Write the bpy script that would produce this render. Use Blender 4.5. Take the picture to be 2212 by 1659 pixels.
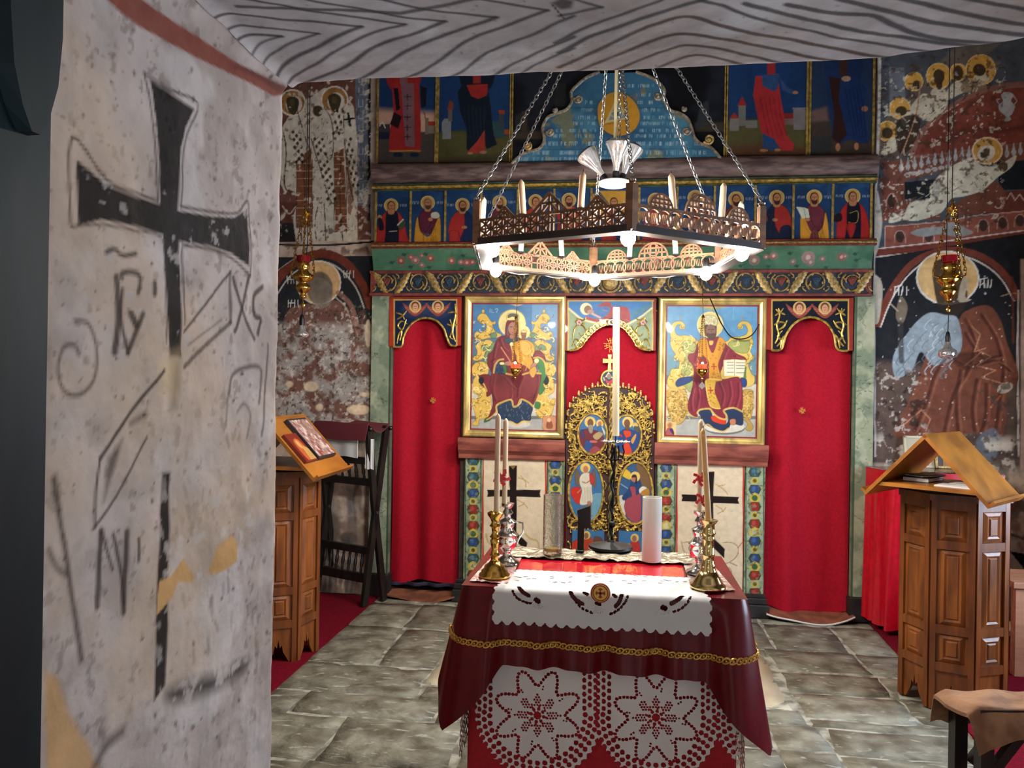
import bpy, bmesh, math, random
import numpy as np
from mathutils import Vector, Matrix

for o in list(bpy.data.objects): bpy.data.objects.remove(o)
scene = bpy.context.scene
COL = scene.collection
random.seed(7)

# ---------------------------------------------------------------- camera
# metres; x to the right along the altar screen, y towards it (screen front at y=0), z up
FPX, CX, CY = 1680.0, 1106.0, 829.5          # focal length / centre for a 2212x1659 frame
YAW, ROLL = math.radians(7.6), math.radians(.93)
CAM = np.array([0.0, -5.3, 1.5])
_F = np.array([-math.sin(YAW), math.cos(YAW), 0.0])
_R0 = np.array([math.cos(YAW), math.sin(YAW), 0.0]); _U0 = np.array([0, 0, 1.0])
_R = _R0*math.cos(ROLL) + _U0*math.sin(ROLL)
_U = -_R0*math.sin(ROLL) + _U0*math.cos(ROLL)
cam = bpy.data.cameras.new('camera'); camo = bpy.data.objects.new('camera', cam); COL.objects.link(camo)
cam.sensor_fit = 'HORIZONTAL'; cam.sensor_width = 36.0; cam.lens = FPX/2212*36
cam.clip_start = .02; cam.clip_end = 60
camo.matrix_world = Matrix(((_R[0], _U[0], -_F[0], CAM[0]), (_R[1], _U[1], -_F[1], CAM[1]), (_R[2], _U[2], -_F[2], CAM[2]), (0, 0, 0, 1)))
scene.camera = camo

# ---------------------------------------------------------------- world, exposure
world = bpy.data.worlds.new('world'); scene.world = world; world.use_nodes = True
_bg = world.node_tree.nodes['Background']
_bg.inputs[0].default_value = (.62, .78, 1.0, 1); _bg.inputs[1].default_value = 22.0
vs = scene.view_settings
vs.view_transform = 'Standard'; vs.look = 'None'; vs.gamma = 1.0; vs.exposure = 0.08
try: vs.use_curve_mapping = False
except Exception: pass
BULB_STRENGTH = 1100.0        # chandelier bulbs (their emission is set in the chandelier builder)

# added fill for the reveal and soffit, in the unseen porch behind the viewer
_pl = bpy.data.lights.new('porch_fill_light', 'POINT'); _pl.energy = 10; _pl.color = (1, .9, .82); _pl.shadow_soft_size = .12
_plo = bpy.data.objects.new('porch_fill_light', _pl); COL.objects.link(_plo); _plo.location = (.25, -6.2, 1.75)

# ---------------------------------------------------------------- measuring helpers (photo measurements -> real planes)
def _ray(px, py):
    px = np.asarray(px, float); py = np.asarray(py, float)
    return [_F[k]*FPX + _R[k]*(px-CX) - _U[k]*(py-CY) for k in range(3)]
def W(px, py, Y=0.0):                       # -> x, z on the plane y=Y
    d = _ray(px, py); t = (Y-CAM[1])/d[1]; return CAM[0]+d[0]*t, CAM[2]+d[2]*t
def G(px, py, z=0.0):                       # -> x, y on the plane z
    d = _ray(px, py); t = (z-CAM[2])/d[2]; return CAM[0]+d[0]*t, CAM[1]+d[1]*t
def J(px, py, x):                           # -> y, z on the plane x
    d = _ray(px, py); t = (x-CAM[0])/d[0]; return CAM[1]+d[1]*t, CAM[2]+d[2]*t
def V3(px, py, Y): x, z = W(px, py, Y); return Vector((float(x), Y, float(z)))
def wx(px, py, Y=0.0): return float(W(px, py, Y)[0])
def wz(px, py, Y=0.0): return float(W(px, py, Y)[1])

# ---------------------------------------------------------------- object helpers
def lin(c):
    out = []
    for v in c[:3]:
        v = v/255.0
        out.append(v/12.92 if v <= .04045 else ((v+.055)/1.055)**2.4)
    return out
def tag(o, label=None, cat=None, group=None, kind=None):
    if label: o['label'] = label
    if cat: o['category'] = cat
    if group: o['group'] = group
    if kind: o['kind'] = kind
    return o
def thing(name, label, cat, loc=(0, 0, 0), group=None):
    o = bpy.data.objects.new(name, None); COL.objects.link(o); o.location = loc; o.empty_display_size = .1
    return tag(o, label, cat, group)
def struct_root(name):
    o = bpy.data.objects.new(name, None); COL.objects.link(o); o['kind'] = 'structure'; return o
def _base(p):                                # parts are built in world coordinates; only a thing's Empty carries an offset
    return p.location if p.parent is None else Vector((0, 0, 0))
def link(name, me, mat, parent=None):
    o = bpy.data.objects.new(name, me); COL.objects.link(o)
    if mat is not None and not me.materials: me.materials.append(mat)
    if parent is not None:
        o.parent = parent
        o.matrix_parent_inverse = Matrix.Translation(-_base(parent))
    return o
def smooth(me, ang=40):
    for p in me.polygons: p.use_smooth = True
    try: me.set_sharp_from_angle(angle=math.radians(ang))
    except Exception: pass

class MB:
    """collects simple shapes and links them as one mesh object (world coordinates)"""
    def __init__(s): s.v = []; s.f = []
    def add(s, vs_, fs_):
        n = len(s.v); s.v += [tuple(map(float, q)) for q in vs_]; s.f += [tuple(i+n for i in f) for f in fs_]; return s
    def box(s, x0, x1, y0, y1, z0, z1, b=0.0):
        if b <= 0:
            return s.add([(x0,y0,z0),(x1,y0,z0),(x1,y1,z0),(x0,y1,z0),(x0,y0,z1),(x1,y0,z1),(x1,y1,z1),(x0,y1,z1)],
                  [(0,3,2,1),(4,5,6,7),(0,1,5,4),(1,2,6,5),(2,3,7,6),(3,0,4,7)])
        vs_ = []
        for z, i in ((z0, b), (z0+b, 0), (z1-b, 0), (z1, b)):
            vs_ += [(x0+i+(b if i == 0 else 0)*0, y0+i, z), (x1-i, y0+i, z), (x1-i, y1-i, z), (x0+i, y1-i, z)]
        fs_ = [(0,3,2,1), (12,13,14,15)]
        for k in range(3):
            for j in range(4):
                a = k*4+j; c = k*4+(j+1) % 4; fs_.append((a, c, c+4, a+4))
        return s.add(vs_, fs_)
    def prism(s, pts, n, t):
        """polygon pts (3d, in a plane) extruded along vector n by t"""
        n = Vector(n).normalized()*t; k = len(pts); p = [Vector(q) for q in pts]
        return s.add(p+[q+n for q in p], [tuple(range(k))[::-1], tuple(range(k, 2*k))]+[(i, (i+1) % k, k+(i+1) % k, k+i) for i in range(k)])
    def tube(s, pts, r, seg=8, closed=False, cap=True, squash=None):
        P = [Vector(q) for q in pts]; n = len(P); R = r if hasattr(r, '__len__') else [r]*n
        up = None; vs_ = []; fs_ = []
        for i in range(n):
            a = P[(i-1) % n] if (closed or i > 0) else P[i]; c = P[(i+1) % n] if (closed or i < n-1) else P[i]
            t = (c-a)
            if t.length < 1e-9: t = Vector((0, 0, 1))
            t.normalize()
            if up is None:
                up = Vector((0, 1, 0)) if abs(t.y) < .9 else Vector((1, 0, 0))
            u = up-t*up.dot(t)
            if u.length < 1e-6: u = t.orthogonal()
            u.normalize(); w = t.cross(u); up = u
            for k in range(seg):
                q = 2*math.pi*k/seg
                vs_.append(P[i]+(u*math.cos(q)*(squash or 1)+w*math.sin(q))*R[i])
        m = n if closed else n-1
        for i in range(m):
            for k in range(seg):
                a = i*seg+k; c = i*seg+(k+1) % seg; d = ((i+1) % n)*seg
                fs_.append((a, c, d+(k+1) % seg, d+k))
        if cap and not closed:
            fs_.append(tuple(range(seg))[::-1]); fs_.append(tuple((n-1)*seg+k for k in range(seg)))
        return s.add(vs_, fs_)
    def lathe(s, prof, c, seg=24, axis='z'):
        """prof: list of (radius, height); c: centre of base"""
        vs_ = []; fs_ = []; n = len(prof)
        for r, h in prof:
            for k in range(seg):
                q = 2*math.pi*k/seg
                if axis == 'z': vs_.append((c[0]+r*math.cos(q), c[1]+r*math.sin(q), c[2]+h))
                elif axis == 'y': vs_.append((c[0]+r*math.cos(q), c[1]+h, c[2]+r*math.sin(q)))
                else: vs_.append((c[0]+h, c[1]+r*math.cos(q), c[2]+r*math.sin(q)))
        for i in range(n-1):
            for k in range(seg):
                a = i*seg+k; b = i*seg+(k+1) % seg; fs_.append((a, b, b+seg, a+seg))
        if prof[0][0] > 1e-5: fs_.append(tuple(range(seg))[::-1])
        if prof[-1][0] > 1e-5: fs_.append(tuple((n-1)*seg+k for k in range(seg)))
        return s.add(vs_, fs_)
    def ball(s, c, r, seg=10, rings=7, sc=(1, 1, 1)):
        prof = [(max(1e-6, math.sin(math.pi*i/rings)), -math.cos(math.pi*i/rings)) for i in range(rings+1)]
        vs_ = []; fs_ = []
        for a, h in prof:
            for k in range(seg):
                q = 2*math.pi*k/seg; vs_.append((c[0]+a*math.cos(q)*r*sc[0], c[1]+a*math.sin(q)*r*sc[1], c[2]+h*r*sc[2]))
        for i in range(rings):
            for k in range(seg):
                a = i*seg+k; b = i*seg+(k+1) % seg; fs_.append((a, b, b+seg, a+seg))
        return s.add(vs_, fs_)
    def bar(s, a, b, w, t, n):
        """flat bar from a to b, width w (in the plane), thickness t along n"""
        a = Vector(a); b = Vector(b); n = Vector(n).normalized(); d = (b-a).normalized(); u = d.cross(n)*w*.5
        return s.prism([a-u, b-u, b+u, a+u], n, t)
    def move(s, M_):
        s.v = [tuple(M_ @ Vector(q)) for q in s.v]; return s
    def mesh(s, name):
        me = bpy.data.meshes.new(name); me.from_pydata(s.v, [], s.f); me.validate(); me.update(); return me
    def build(s, name, mat, parent=None, sm=False, ang=40):
        me = s.mesh(name)
        bm = bmesh.new(); bm.from_mesh(me); bmesh.ops.recalc_face_normals(bm, faces=bm.faces); bm.to_mesh(me); bm.free()
        if sm: smooth(me, ang)
        return link(name, me, mat, parent)

def catmull(P, k=6, closed=False):
    P = np.asarray(P, float); n = len(P)
    if n < 3: return P
    out = []
    rng = range(n) if closed else range(n-1)
    for i in rng:
        p0 = P[(i-1) % n] if (closed or i > 0) else P[i]; p1 = P[i]; p2 = P[(i+1) % n]
        p3 = P[(i+2) % n] if (closed or i < n-2) else p2
        for j in range(k):
            t = j/k
            out.append(.5*((2*p1)+(-p0+p2)*t+(2*p0-5*p1+4*p2-p3)*t*t+(-p0+3*p1-3*p2+p3)*t**3))
    if not closed: out.append(P[-1])
    return np.array(out)

# ---------------------------------------------------------------- noise for paint wear and uneven plaster
def vnoise(u, v, sc, seed=0):
    rs = np.random.RandomState(seed); T = rs.rand(64, 64)
    a = np.asarray(u)*sc+seed*1.37+1000; b = np.asarray(v)*sc+seed*2.11+1000
    i = np.floor(a).astype(int); j = np.floor(b).astype(int); fu = a-i; fv = b-j
    fu = fu*fu*(3-2*fu); fv = fv*fv*(3-2*fv)
    g = lambda p, q: T[p % 64, q % 64]
    return (g(i, j)*(1-fu)+g(i+1, j)*fu)*(1-fv)+(g(i, j+1)*(1-fu)+g(i+1, j+1)*fu)*fv
def fbm(u, v, sc, seed=0, oc=4):
    s_ = 0; a = 1; t = 0
    for k in range(oc): s_ = s_+a*vnoise(u, v, sc*2**k, seed+k*7); t += a; a *= .55
    return s_/t

# ---------------------------------------------------------------- painted surfaces: colour attribute on a real mesh grid
class Paint:
    """a grid of points (u,v in metres on a surface); shapes are given in photo coordinates and mapped by m()"""
    def __init__(s, U, V, m, base):
        s.U = U; s.V = V; s.m = m; s.c = np.empty(U.shape+(3,)); s.c[:] = lin(base)
        s.rows = None
    def px(s, pts):
        p = np.asarray(pts, float); a, b = s.m(p[:, 0], p[:, 1]); return np.stack([a, b], 1)
    def _mix(s, idx, al, c):
        c = np.array(lin(c)); al = al[:, None]; s.c[idx] = s.c[idx]*(1-al)+c*al
    def poly(s, pts, c, a=1.0, aa=.002, sm=False, raw=False):
        P = np.asarray(pts, float)
        if sm: P = catmull(P, 5, True)
        if not raw: P = s.px(P)
        lo = P.min(0)-aa; hi = P.max(0)+aa
        idx = np.nonzero((s.U >= lo[0]) & (s.U <= hi[0]) & (s.V >= lo[1]) & (s.V <= hi[1]))
        if len(idx[0]) == 0: return s
        x = s.U[idx]; y = s.V[idx]; ins = np.zeros(len(x), bool); d2 = np.full(len(x), 1e9)
        n = len(P)
        for i in range(n):
            x0, y0 = P[i]; x1, y1 = P[(i+1) % n]
            cnd = ((y0 > y) != (y1 > y))
            if y1 != y0: ins ^= cnd & (x < (x1-x0)*(y-y0)/(y1-y0)+x0)
            dx, dy = x1-x0, y1-y0; L = dx*dx+dy*dy+1e-18
            t = np.clip(((x-x0)*dx+(y-y0)*dy)/L, 0, 1); d2 = np.minimum(d2, (x-x0-t*dx)**2+(y-y0-t*dy)**2)
        d = np.sqrt(d2); sd = np.where(ins, -d, d)
        s._mix(idx, np.clip(.5-sd/aa, 0, 1)*a, c); return s
    def opoly(s, pts, c, a=1.0, aa=.0025, sm=True, w=1.1):          # filled shape with a drawn outline
        s.poly(pts, c, a, aa, sm); return s.line(pts, w, tuple(q*.42 for q in c), .6*a, aa, sm, True)
    def rect(s, x0, y0, x1, y1, c, a=1.0, aa=.002): return s.poly([(x0, y0), (x1, y0), (x1, y1), (x0, y1)], c, a, aa)
    def ell(s, cx, cy, rx, ry, c, a=1.0, aa=.003, rot=0, n=22):
        q = np.linspace(0, 2*math.pi, n, endpoint=False); cr, sr = math.cos(rot), math.sin(rot)
        X = rx*np.cos(q); Y = ry*np.sin(q)
        return s.poly(np.stack([cx+X*cr-Y*sr, cy+X*sr+Y*cr], 1), c, a, aa)
    def line(s, pts, w, c, a=1.0, aa=.002, sm=True, closed=False):
        """stroke of width w (photo units) along pts"""
        P = np.asarray(pts, float)
        if sm and len(P) > 2: P = catmull(P, 4, closed)
        if closed: P = np.vstack([P, P[:1]])
        q0 = s.px(P[:1]); q1 = s.px(P[:1]+[[1, 0]]); k = float(np.hypot(*(q1-q0)[0])); hw = w*k*.5
        P = s.px(P); lo = P.min(0)-hw-aa; hi = P.max(0)+hw+aa
        idx = np.nonzero((s.U >= lo[0]) & (s.U <= hi[0]) & (s.V >= lo[1]) & (s.V <= hi[1]))
        if len(idx[0]) == 0: return s
        x = s.U[idx]; y = s.V[idx]; d2 = np.full(len(x), 1e9)
        for i in range(len(P)-1):
            x0, y0 = P[i]; dx, dy = P[i+1]-P[i]; L = dx*dx+dy*dy+1e-18
            t = np.clip(((x-x0)*dx+(y-y0)*dy)/L, 0, 1); d2 = np.minimum(d2, (x-x0-t*dx)**2+(y-y0-t*dy)**2)
        s._mix(idx, np.clip(.5+(hw-np.sqrt(d2))/aa, 0, 1)*a, c); return s
    def wear(s, c, sc, th, soft=.08, seed=0, a=1.0, oc=4, reg=None):
        n = fbm(s.U, s.V, sc, seed, oc); al = np.clip((n-th)/soft, 0, 1)*a
        if reg is not None:
            x0, y0, x1, y1 = reg; q = s.px([(x0, y0), (x1, y1)]); lo = q.min(0); hi = q.max(0); f = .06
            al = al*np.clip((s.U-lo[0])/f, 0, 1)*np.clip((hi[0]-s.U)/f, 0, 1)*np.clip((s.V-lo[1])/f, 0, 1)*np.clip((hi[1]-s.V)/f, 0, 1)
        c = np.array(lin(c)); s.c = s.c*(1-al[..., None])+c*al[..., None]; return s
    def vary(s, amt, sc, seed=0):
        n = fbm(s.U, s.V, sc, seed, 4)-.5; s.c = np.clip(s.c*(1+amt*2*n[..., None]), 0, 1); return s

def sheet(name, P3, colors, mat, parent=None, thick=None, nrm=(0, 1, 0), sm=True, keep=None, wrap=False):
    """mesh from a grid of 3d points P3[ny,nx,3] with colours [ny,nx,3]; thick extrudes its rim along nrm"""
    ny, nx = P3.shape[:2]; v = P3.reshape(-1, 3); c = None if colors is None else colors.reshape(-1, 3)
    I = np.arange(ny*nx).reshape(ny, nx)
    f = np.stack([I[:-1, :-1], I[:-1, 1:], I[1:, 1:], I[1:, :-1]], -1)
    if keep is not None: f = f[keep]
    f = f.reshape(-1, 4)
    if thick:
        loop = np.concatenate([I[0, :], I[1:, -1], I[-1, -2::-1], I[-2:0:-1, 0]]); n = len(loop)
        off = np.array(nrm, float)*thick
        v = np.vstack([v, P3.reshape(-1, 3)[loop]+off])
        if c is not None: c = np.vstack([c, c[loop]])
        b = np.arange(n)+ny*nx; nb = np.roll(b, -1); nl = np.roll(loop, -1)
        f = np.vstack([f, np.stack([loop, b, nb, nl], 1)])
    me = bpy.data.meshes.new(name)
    me.vertices.add(len(v)); me.vertices.foreach_set('co', v.astype(np.float32).ravel())
    me.loops.add(len(f)*4); me.loops.foreach_set('vertex_index', f.astype(np.int32).ravel())
    me.polygons.add(len(f)); me.polygons.foreach_set('loop_start', np.arange(len(f), dtype=np.int32)*4)
    me.update(calc_edges=True)
    if c is not None:
        at = me.color_attributes.new('Col', 'FLOAT_COLOR', 'POINT')
        at.data.foreach_set('color', np.hstack([c, np.ones((len(c), 1))]).astype(np.float32).ravel())
    if sm:
        me.polygons.foreach_set('use_smooth', np.ones(len(f), bool))
        if thick:
            try: me.set_sharp_from_angle(angle=math.radians(50))
            except Exception: pass
    return link(name, me, mat, parent)

def wall_paint(x0, x1, z0, z1, Y, step, base):
    nx = max(2, int(abs(x1-x0)/step)+1); nz = max(2, int(abs(z1-z0)/step)+1)
    U, V = np.meshgrid(np.linspace(x0, x1, nx), np.linspace(z0, z1, nz))
    return Paint(U, V, lambda a, b: W(a, b, Y), base)
def wall_sheet(name, p, Y, mat, parent=None, thick=None, bump=None):
    p.c = np.clip(p.c, 0, 1)**1.17
    y = np.full(p.U.shape, Y) if bump is None else Y+bump
    return sheet(name, np.stack([p.U, y, p.V], -1), p.c, mat, parent, thick)

# ---------------------------------------------------------------- materials (all node based)
_mats = {}
def _nt(name):
    m = bpy.data.materials.new(name); m.use_nodes = True; nt = m.node_tree
    return m, nt, nt.nodes['Principled BSDF']
def _bump(nt, b, sc, st, detail=4, dist=.002, coord='Object', stretch=None):
    tc = nt.nodes.new('ShaderNodeTexCoord'); n = nt.nodes.new('ShaderNodeTexNoise'); n.inputs['Scale'].default_value = sc; n.inputs['Detail'].default_value = detail
    src = tc.outputs[coord]
    if stretch:
        mp = nt.nodes.new('ShaderNodeMapping'); mp.inputs['Scale'].default_value = stretch; nt.links.new(src, mp.inputs[0]); src = mp.outputs[0]
    nt.links.new(src, n.inputs['Vector'])
    bp = nt.nodes.new('ShaderNodeBump'); bp.inputs['Strength'].default_value = st; bp.inputs['Distance'].default_value = dist
    nt.links.new(n.outputs['Fac'], bp.inputs['Height']); nt.links.new(bp.outputs[0], b.inputs['Normal'])
    return n, src
def mat(name, c, rough=.6, metal=0.0, var=.0, vsc=20, bump=0.0, bsc=60, bdist=.002, stretch=None, c2=None, thr=(.4, .6), **kw):
    """plain material: colour c, optional second colour c2 mixed by noise, value variation and bump"""
    if name in _mats: return _mats[name]
    m, nt, b = _nt(name); _mats[name] = m
    L = lin(c); b.inputs['Base Color'].default_value = (*L, 1); b.inputs['Roughness'].default_value = rough; b.inputs['Metallic'].default_value = metal
    for k, v in kw.items():
        k = k.replace('_', ' ')
        b.inputs[k].default_value = v
    if bump: _bump(nt, b, bsc, bump, dist=bdist, stretch=stretch)
    if c2 is not None or var:
        tc = nt.nodes.new('ShaderNodeTexCoord'); mp = nt.nodes.new('ShaderNodeMapping'); nz = nt.nodes.new('ShaderNodeTexNoise'); nz.inputs['Scale'].default_value = vsc; nz.inputs['Detail'].default_value = 6
        if stretch: mp.inputs['Scale'].default_value = stretch
        rp = nt.nodes.new('ShaderNodeValToRGB')
        d = c2 if c2 is not None else tuple(max(0, q*(1-var)) for q in c)
        rp.color_ramp.elements[0].position = thr[0]; rp.color_ramp.elements[1].position = thr[1]
        rp.color_ramp.elements[0].color = (*lin(d), 1); rp.color_ramp.elements[1].color = (*L, 1)
        nt.links.new(tc.outputs['Object'], mp.inputs[0]); nt.links.new(mp.outputs[0], nz.inputs['Vector']); nt.links.new(nz.outputs['Fac'], rp.inputs[0]); nt.links.new(rp.outputs[0], b.inputs['Base Color'])
    return m
def paint_mat(name, rough=.6, var=.12, vsc=18, bump=.25, bsc=70, bdist=.002, metal=0.0, coat=0.0, spec=.12):
    """shows the painted colours (colour attribute), broken up by noise"""
    if name in _mats: return _mats[name]
    m, nt, b = _nt(name); _mats[name] = m
    b.inputs['Roughness'].default_value = rough; b.inputs['Metallic'].default_value = metal; b.inputs['Coat Weight'].default_value = coat; b.inputs['Specular IOR Level'].default_value = spec
    at = nt.nodes.new('ShaderNodeAttribute'); at.attribute_name = 'Col'
    n, src = _bump(nt, b, bsc, bump, dist=bdist, detail=6)
    n2 = nt.nodes.new('ShaderNodeTexNoise'); n2.inputs['Scale'].default_value = vsc; n2.inputs['Detail'].default_value = 8; nt.links.new(src, n2.inputs['Vector'])
    mr = nt.nodes.new('ShaderNodeMapRange'); mr.inputs[1].default_value = .3; mr.inputs[2].default_value = .7; mr.inputs[3].default_value = 1-var; mr.inputs[4].default_value = 1+var
    nt.links.new(n2.outputs['Fac'], mr.inputs[0])
    mx = nt.nodes.new('ShaderNodeVectorMath'); mx.operation = 'SCALE'; nt.links.new(at.outputs['Color'], mx.inputs[0]); nt.links.new(mr.outputs[0], mx.inputs['Scale'])
    nt.links.new(mx.outputs[0], b.inputs['Base Color']); return m
def emit_mat(name, c, st):
    if name in _mats: return _mats[name]
    m, nt, b = _nt(name); _mats[name] = m
    b.inputs['Base Color'].default_value = (.9, .9, .9, 1); b.inputs['Emission Color'].default_value = (*lin(c), 1); b.inputs['Emission Strength'].default_value = st; return m
def wood_mat(name, c, c2, rough=.45, sc=(1, 1, .12), vsc=30, bump=.15, thr=(.35, .65)):
    return mat(name, c, rough, 0, c2=c2, vsc=vsc, stretch=sc, bump=bump, bsc=80, thr=thr)

GOLD = mat('gold_leaf', (230, 192, 98), .32, .6, var=.35, vsc=40, bump=.3, bsc=90)
GOLD_OLD = mat('old_gilding', (200, 166, 100), .42, .35, var=.35, vsc=60, bump=.4, bsc=120)
BRASS = mat('brass', (214, 172, 84), .16, 1.0, bump=.03, bsc=20)
BRASS_PALE = mat('pale_brass', (226, 204, 140), .14, 1.0, bump=.03, bsc=20)
SILVER = mat('silver', (225, 222, 218), .12, 1.0, bump=.03, bsc=20)
CHAIN = mat('chain_metal', (150, 152, 152), .35, 1.0)
BLACK = mat('black_painted_metal', (12, 12, 13), .45, Specular_IOR_Level=.3)
WAX = mat('candle_wax', (196, 184, 150), .45, Subsurface_Weight=.15)
WAX_Y = mat('beeswax', (206, 176, 112), .45, Subsurface_Weight=.15)

# ================================================================ THE SETTING
# ---- floor of stone slabs
STONE = mat('floor_stone', (140, 137, 120), .6, bump=.8, bsc=26, bdist=.014, c2=(90, 84, 69), vsc=8, thr=(.36, .62))
def _slab_tint(m):
    nt = m.node_tree; b = nt.nodes['Principled BSDF']; src = b.inputs['Base Color'].links[0].from_socket
    oi = nt.nodes.new('ShaderNodeObjectInfo'); hs = nt.nodes.new('ShaderNodeHueSaturation')
    mr = nt.nodes.new('ShaderNodeMapRange'); mr.inputs[3].default_value = .72; mr.inputs[4].default_value = 1.25
    nt.links.new(oi.outputs['Random'], mr.inputs[0]); nt.links.new(mr.outputs[0], hs.inputs['Value']); nt.links.new(src, hs.inputs['Color'])
    # white scuffs worn into the stone
    tc = nt.nodes.new('ShaderNodeTexCoord'); n = nt.nodes.new('ShaderNodeTexNoise'); n.inputs['Scale'].default_value = 22; n.inputs['Detail'].default_value = 12; n.inputs['Distortion'].default_value = .8
    mp = nt.nodes.new('ShaderNodeMapping'); mp.inputs['Scale'].default_value = (.6, 1.6, 1)
    nt.links.new(tc.outputs['Object'], mp.inputs[0]); nt.links.new(mp.outputs[0], n.inputs['Vector'])
    rp = nt.nodes.new('ShaderNodeValToRGB'); rp.color_ramp.elements[0].position = .6; rp.color_ramp.elements[1].position = .7; rp.color_ramp.elements[1].color = (.6, .6, .6, 1)
    nt.links.new(n.outputs['Fac'], rp.inputs[0])
    mx = nt.nodes.new('ShaderNodeMix'); mx.data_type = 'RGBA'; nt.links.new(rp.outputs[0], mx.inputs[0]); nt.links.new(hs.outputs[0], mx.inputs[6]); mx.inputs[7].default_value = (*lin((200, 198, 186)), 1)
    nt.links.new(mx.outputs[2], b.inputs['Base Color'])
_slab_tint(STONE)
MORTAR = mat('mortar', (176, 172, 156), .85, bump=.6, bsc=60, c2=(110, 106, 92), vsc=14)
floor = MB().box(-3.0, 3.0, -3.72, .3, -.12, -.006).box(-1.2, 1.2, -6.6, -3.72, -.12, -.006).build('floor', MORTAR); tag(floor, kind='structure')
MARBLE = mat('cream_marble', (214, 202, 172), .3, bump=.12, bsc=8, c2=(188, 176, 146), vsc=4)
rs = random.Random(3)
def slab(x0, x1, y0, y1, m=STONE, name='slab', g=.012):
    x0 += g*rs.uniform(.5, 1.2); x1 -= g*rs.uniform(.5, 1.2); y0 += g*rs.uniform(.5, 1.2); y1 -= g*rs.uniform(.5, 1.2)
    nx = max(3, int((x1-x0)/.09)+2); ny = max(3, int((y1-y0)/.09)+2); sk = [rs.uniform(-.012, .012) for _ in range(4)]
    P = np.zeros((ny+2, nx+2, 3)); s0 = rs.randint(0, 900); dz = rs.uniform(-.003, .003)
    for j in range(ny+2):
        for i in range(nx+2):
            u = min(max(i-1, 0), nx-1)/(nx-1); v = min(max(j-1, 0), ny-1)/(ny-1); edge = i in (0, nx+1) or j in (0, ny+1)
            rim = (u in (0, 1)) or (v in (0, 1))
            x = x0+(x1-x0)*u+(sk[0]*(1-v)+sk[1]*v); y = y0+(y1-y0)*v+(sk[2]*(1-u)+sk[3]*u)
            if rim: x += .006*math.sin(s0+9*y*7+u*3); y += .006*math.sin(s0*1.3+x*60)
            z = -.03 if edge else (-.0025 if rim else 0)+dz+.0022*math.sin(s0+x*19)*math.cos(y*23+s0)
            if edge: x += (-.003 if i == 0 else .003 if i == nx+1 else 0); y += (-.003 if j == 0 else .003 if j == ny+1 else 0)
            P[j, i] = (x, y, z)
    o = sheet(name, P, None, m, floor); return o
_rows = [(-.16, -.02, [-1.66, -1.05, -.3, .42, .94, 1.35, 1.66]), (-.67, -.16, [-1.66, -1.27, -.72, .06, .94, 1.36, 1.66]),
         (-1.30, -.67, [-1.66, -1.25, -.93]), (-1.0, -.67, [.88, 1.37, 1.66]), (-1.30, -1.0, [.88, 1.38, 1.66]), (-.78, -.67, [-.93, -.2, .3, .88]),
         (-1.69, -1.30, [-1.66, -.92]), (-1.60, -1.30, [.88, 1.39, 1.66]), (-1.69, -1.60, [.88, 1.66]), (-1.69, -1.52, [-.92, -.1, .88]),
         (-1.94, -1.69, [-1.66, -1.45, -.78, -.1, .69, .93, 1.66]), (-2.07, -1.94, [-1.66, -1.16]), (-2.36, -2.07, [-1.66, -1.16]), (-2.36, -1.94, [-1.16, -.62, .2, .69, .92, 1.66]),
         (-2.85, -2.36, [-1.66, -1.2, -.9, -.2, .5, 1.0, 1.66]), (-3.3, -2.85, [-1.66, -.9, -.3, .4, .95, 1.66]), (-3.7, -3.3, [-1.66, -1.1, -.4, .3, 1.0, 1.66]),
         (-4.3, -3.7, [-.72, .1, .85]), (-5.0, -4.3, [-.72, -.1, .85]), (-5.8, -5.0, [-.72, .2, .85])]
for y0, y1, xs in _rows:
    for a, b in zip(xs, xs[1:]): slab(a, b, y0, y1)
slab(-.925, .86, -1.52, -.78, MARBLE, 'marble_slab')

# ---- room shell
PLASTER = mat('dim_fresco_plaster', (120, 104, 92), .85, bump=.4, bsc=25, c2=(78, 70, 66), vsc=3)
CEIL = mat('vault_plaster', (140, 128, 116), .9, bump=.3, bsc=20, c2=(104, 94, 86), vsc=2)
tag(MB().box(-3.1, -2.95, -3.72, .3, -.1, 4.7).build('wall_left', PLASTER), kind='structure')
_wr = MB()
WY0, WY1, WZ0, WZ1 = -2.6, -1.3, .7, 2.0
_wr.box(2.95, 3.3, -3.72, WY0, -.1, 4.7).box(2.95, 3.3, WY1, .3, -.1, 4.7).box(2.95, 3.3, WY0, WY1, -.1, WZ0).box(2.95, 3.3, WY0, WY1, WZ1, 4.7)
tag(_wr.build('wall_right', PLASTER), kind='structure')
w1 = struct_root('window_1')
WFR = mat('window_wood', (92, 70, 50), .6, bump=.2)
MB().box(3.1, 3.16, WY0, WY0+.06, WZ0, WZ1).box(3.1, 3.16, WY1-.06, WY1, WZ0, WZ1).box(3.1, 3.16, WY0, WY1, WZ0, WZ0+.06).box(3.1, 3.16, WY0, WY1, WZ1-.06, WZ1).box(3.11, 3.15, (WY0+WY1)/2-.02, (WY0+WY1)/2+.02, WZ0, WZ1).build('window_frame', WFR, w1)
tag(MB().box(-3.1, 3.3, -3.72, .3, 4.6, 4.75).build('ceiling', CEIL), kind='structure')
tag(MB().box(-3.1, 3.3, .3, .45, -.1, 4.7).build('wall_apse', mat('apse_dark', (60, 50, 46), .9, bump=.2)), kind='structure')
DW = mat('white_plaster', (196, 186, 178), .8, bump=.4, bsc=22, c2=(164, 152, 144), vsc=5)
_dw = MB(); SOF = 2.13
_dw.box(-3.1, -.76, -4.4, -3.72, -.1, 4.7).box(.92, 3.3, -4.4, -3.72, -.1, 4.7).box(-.76, .92, -4.4, -3.72, SOF+.06, 4.7)
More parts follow.
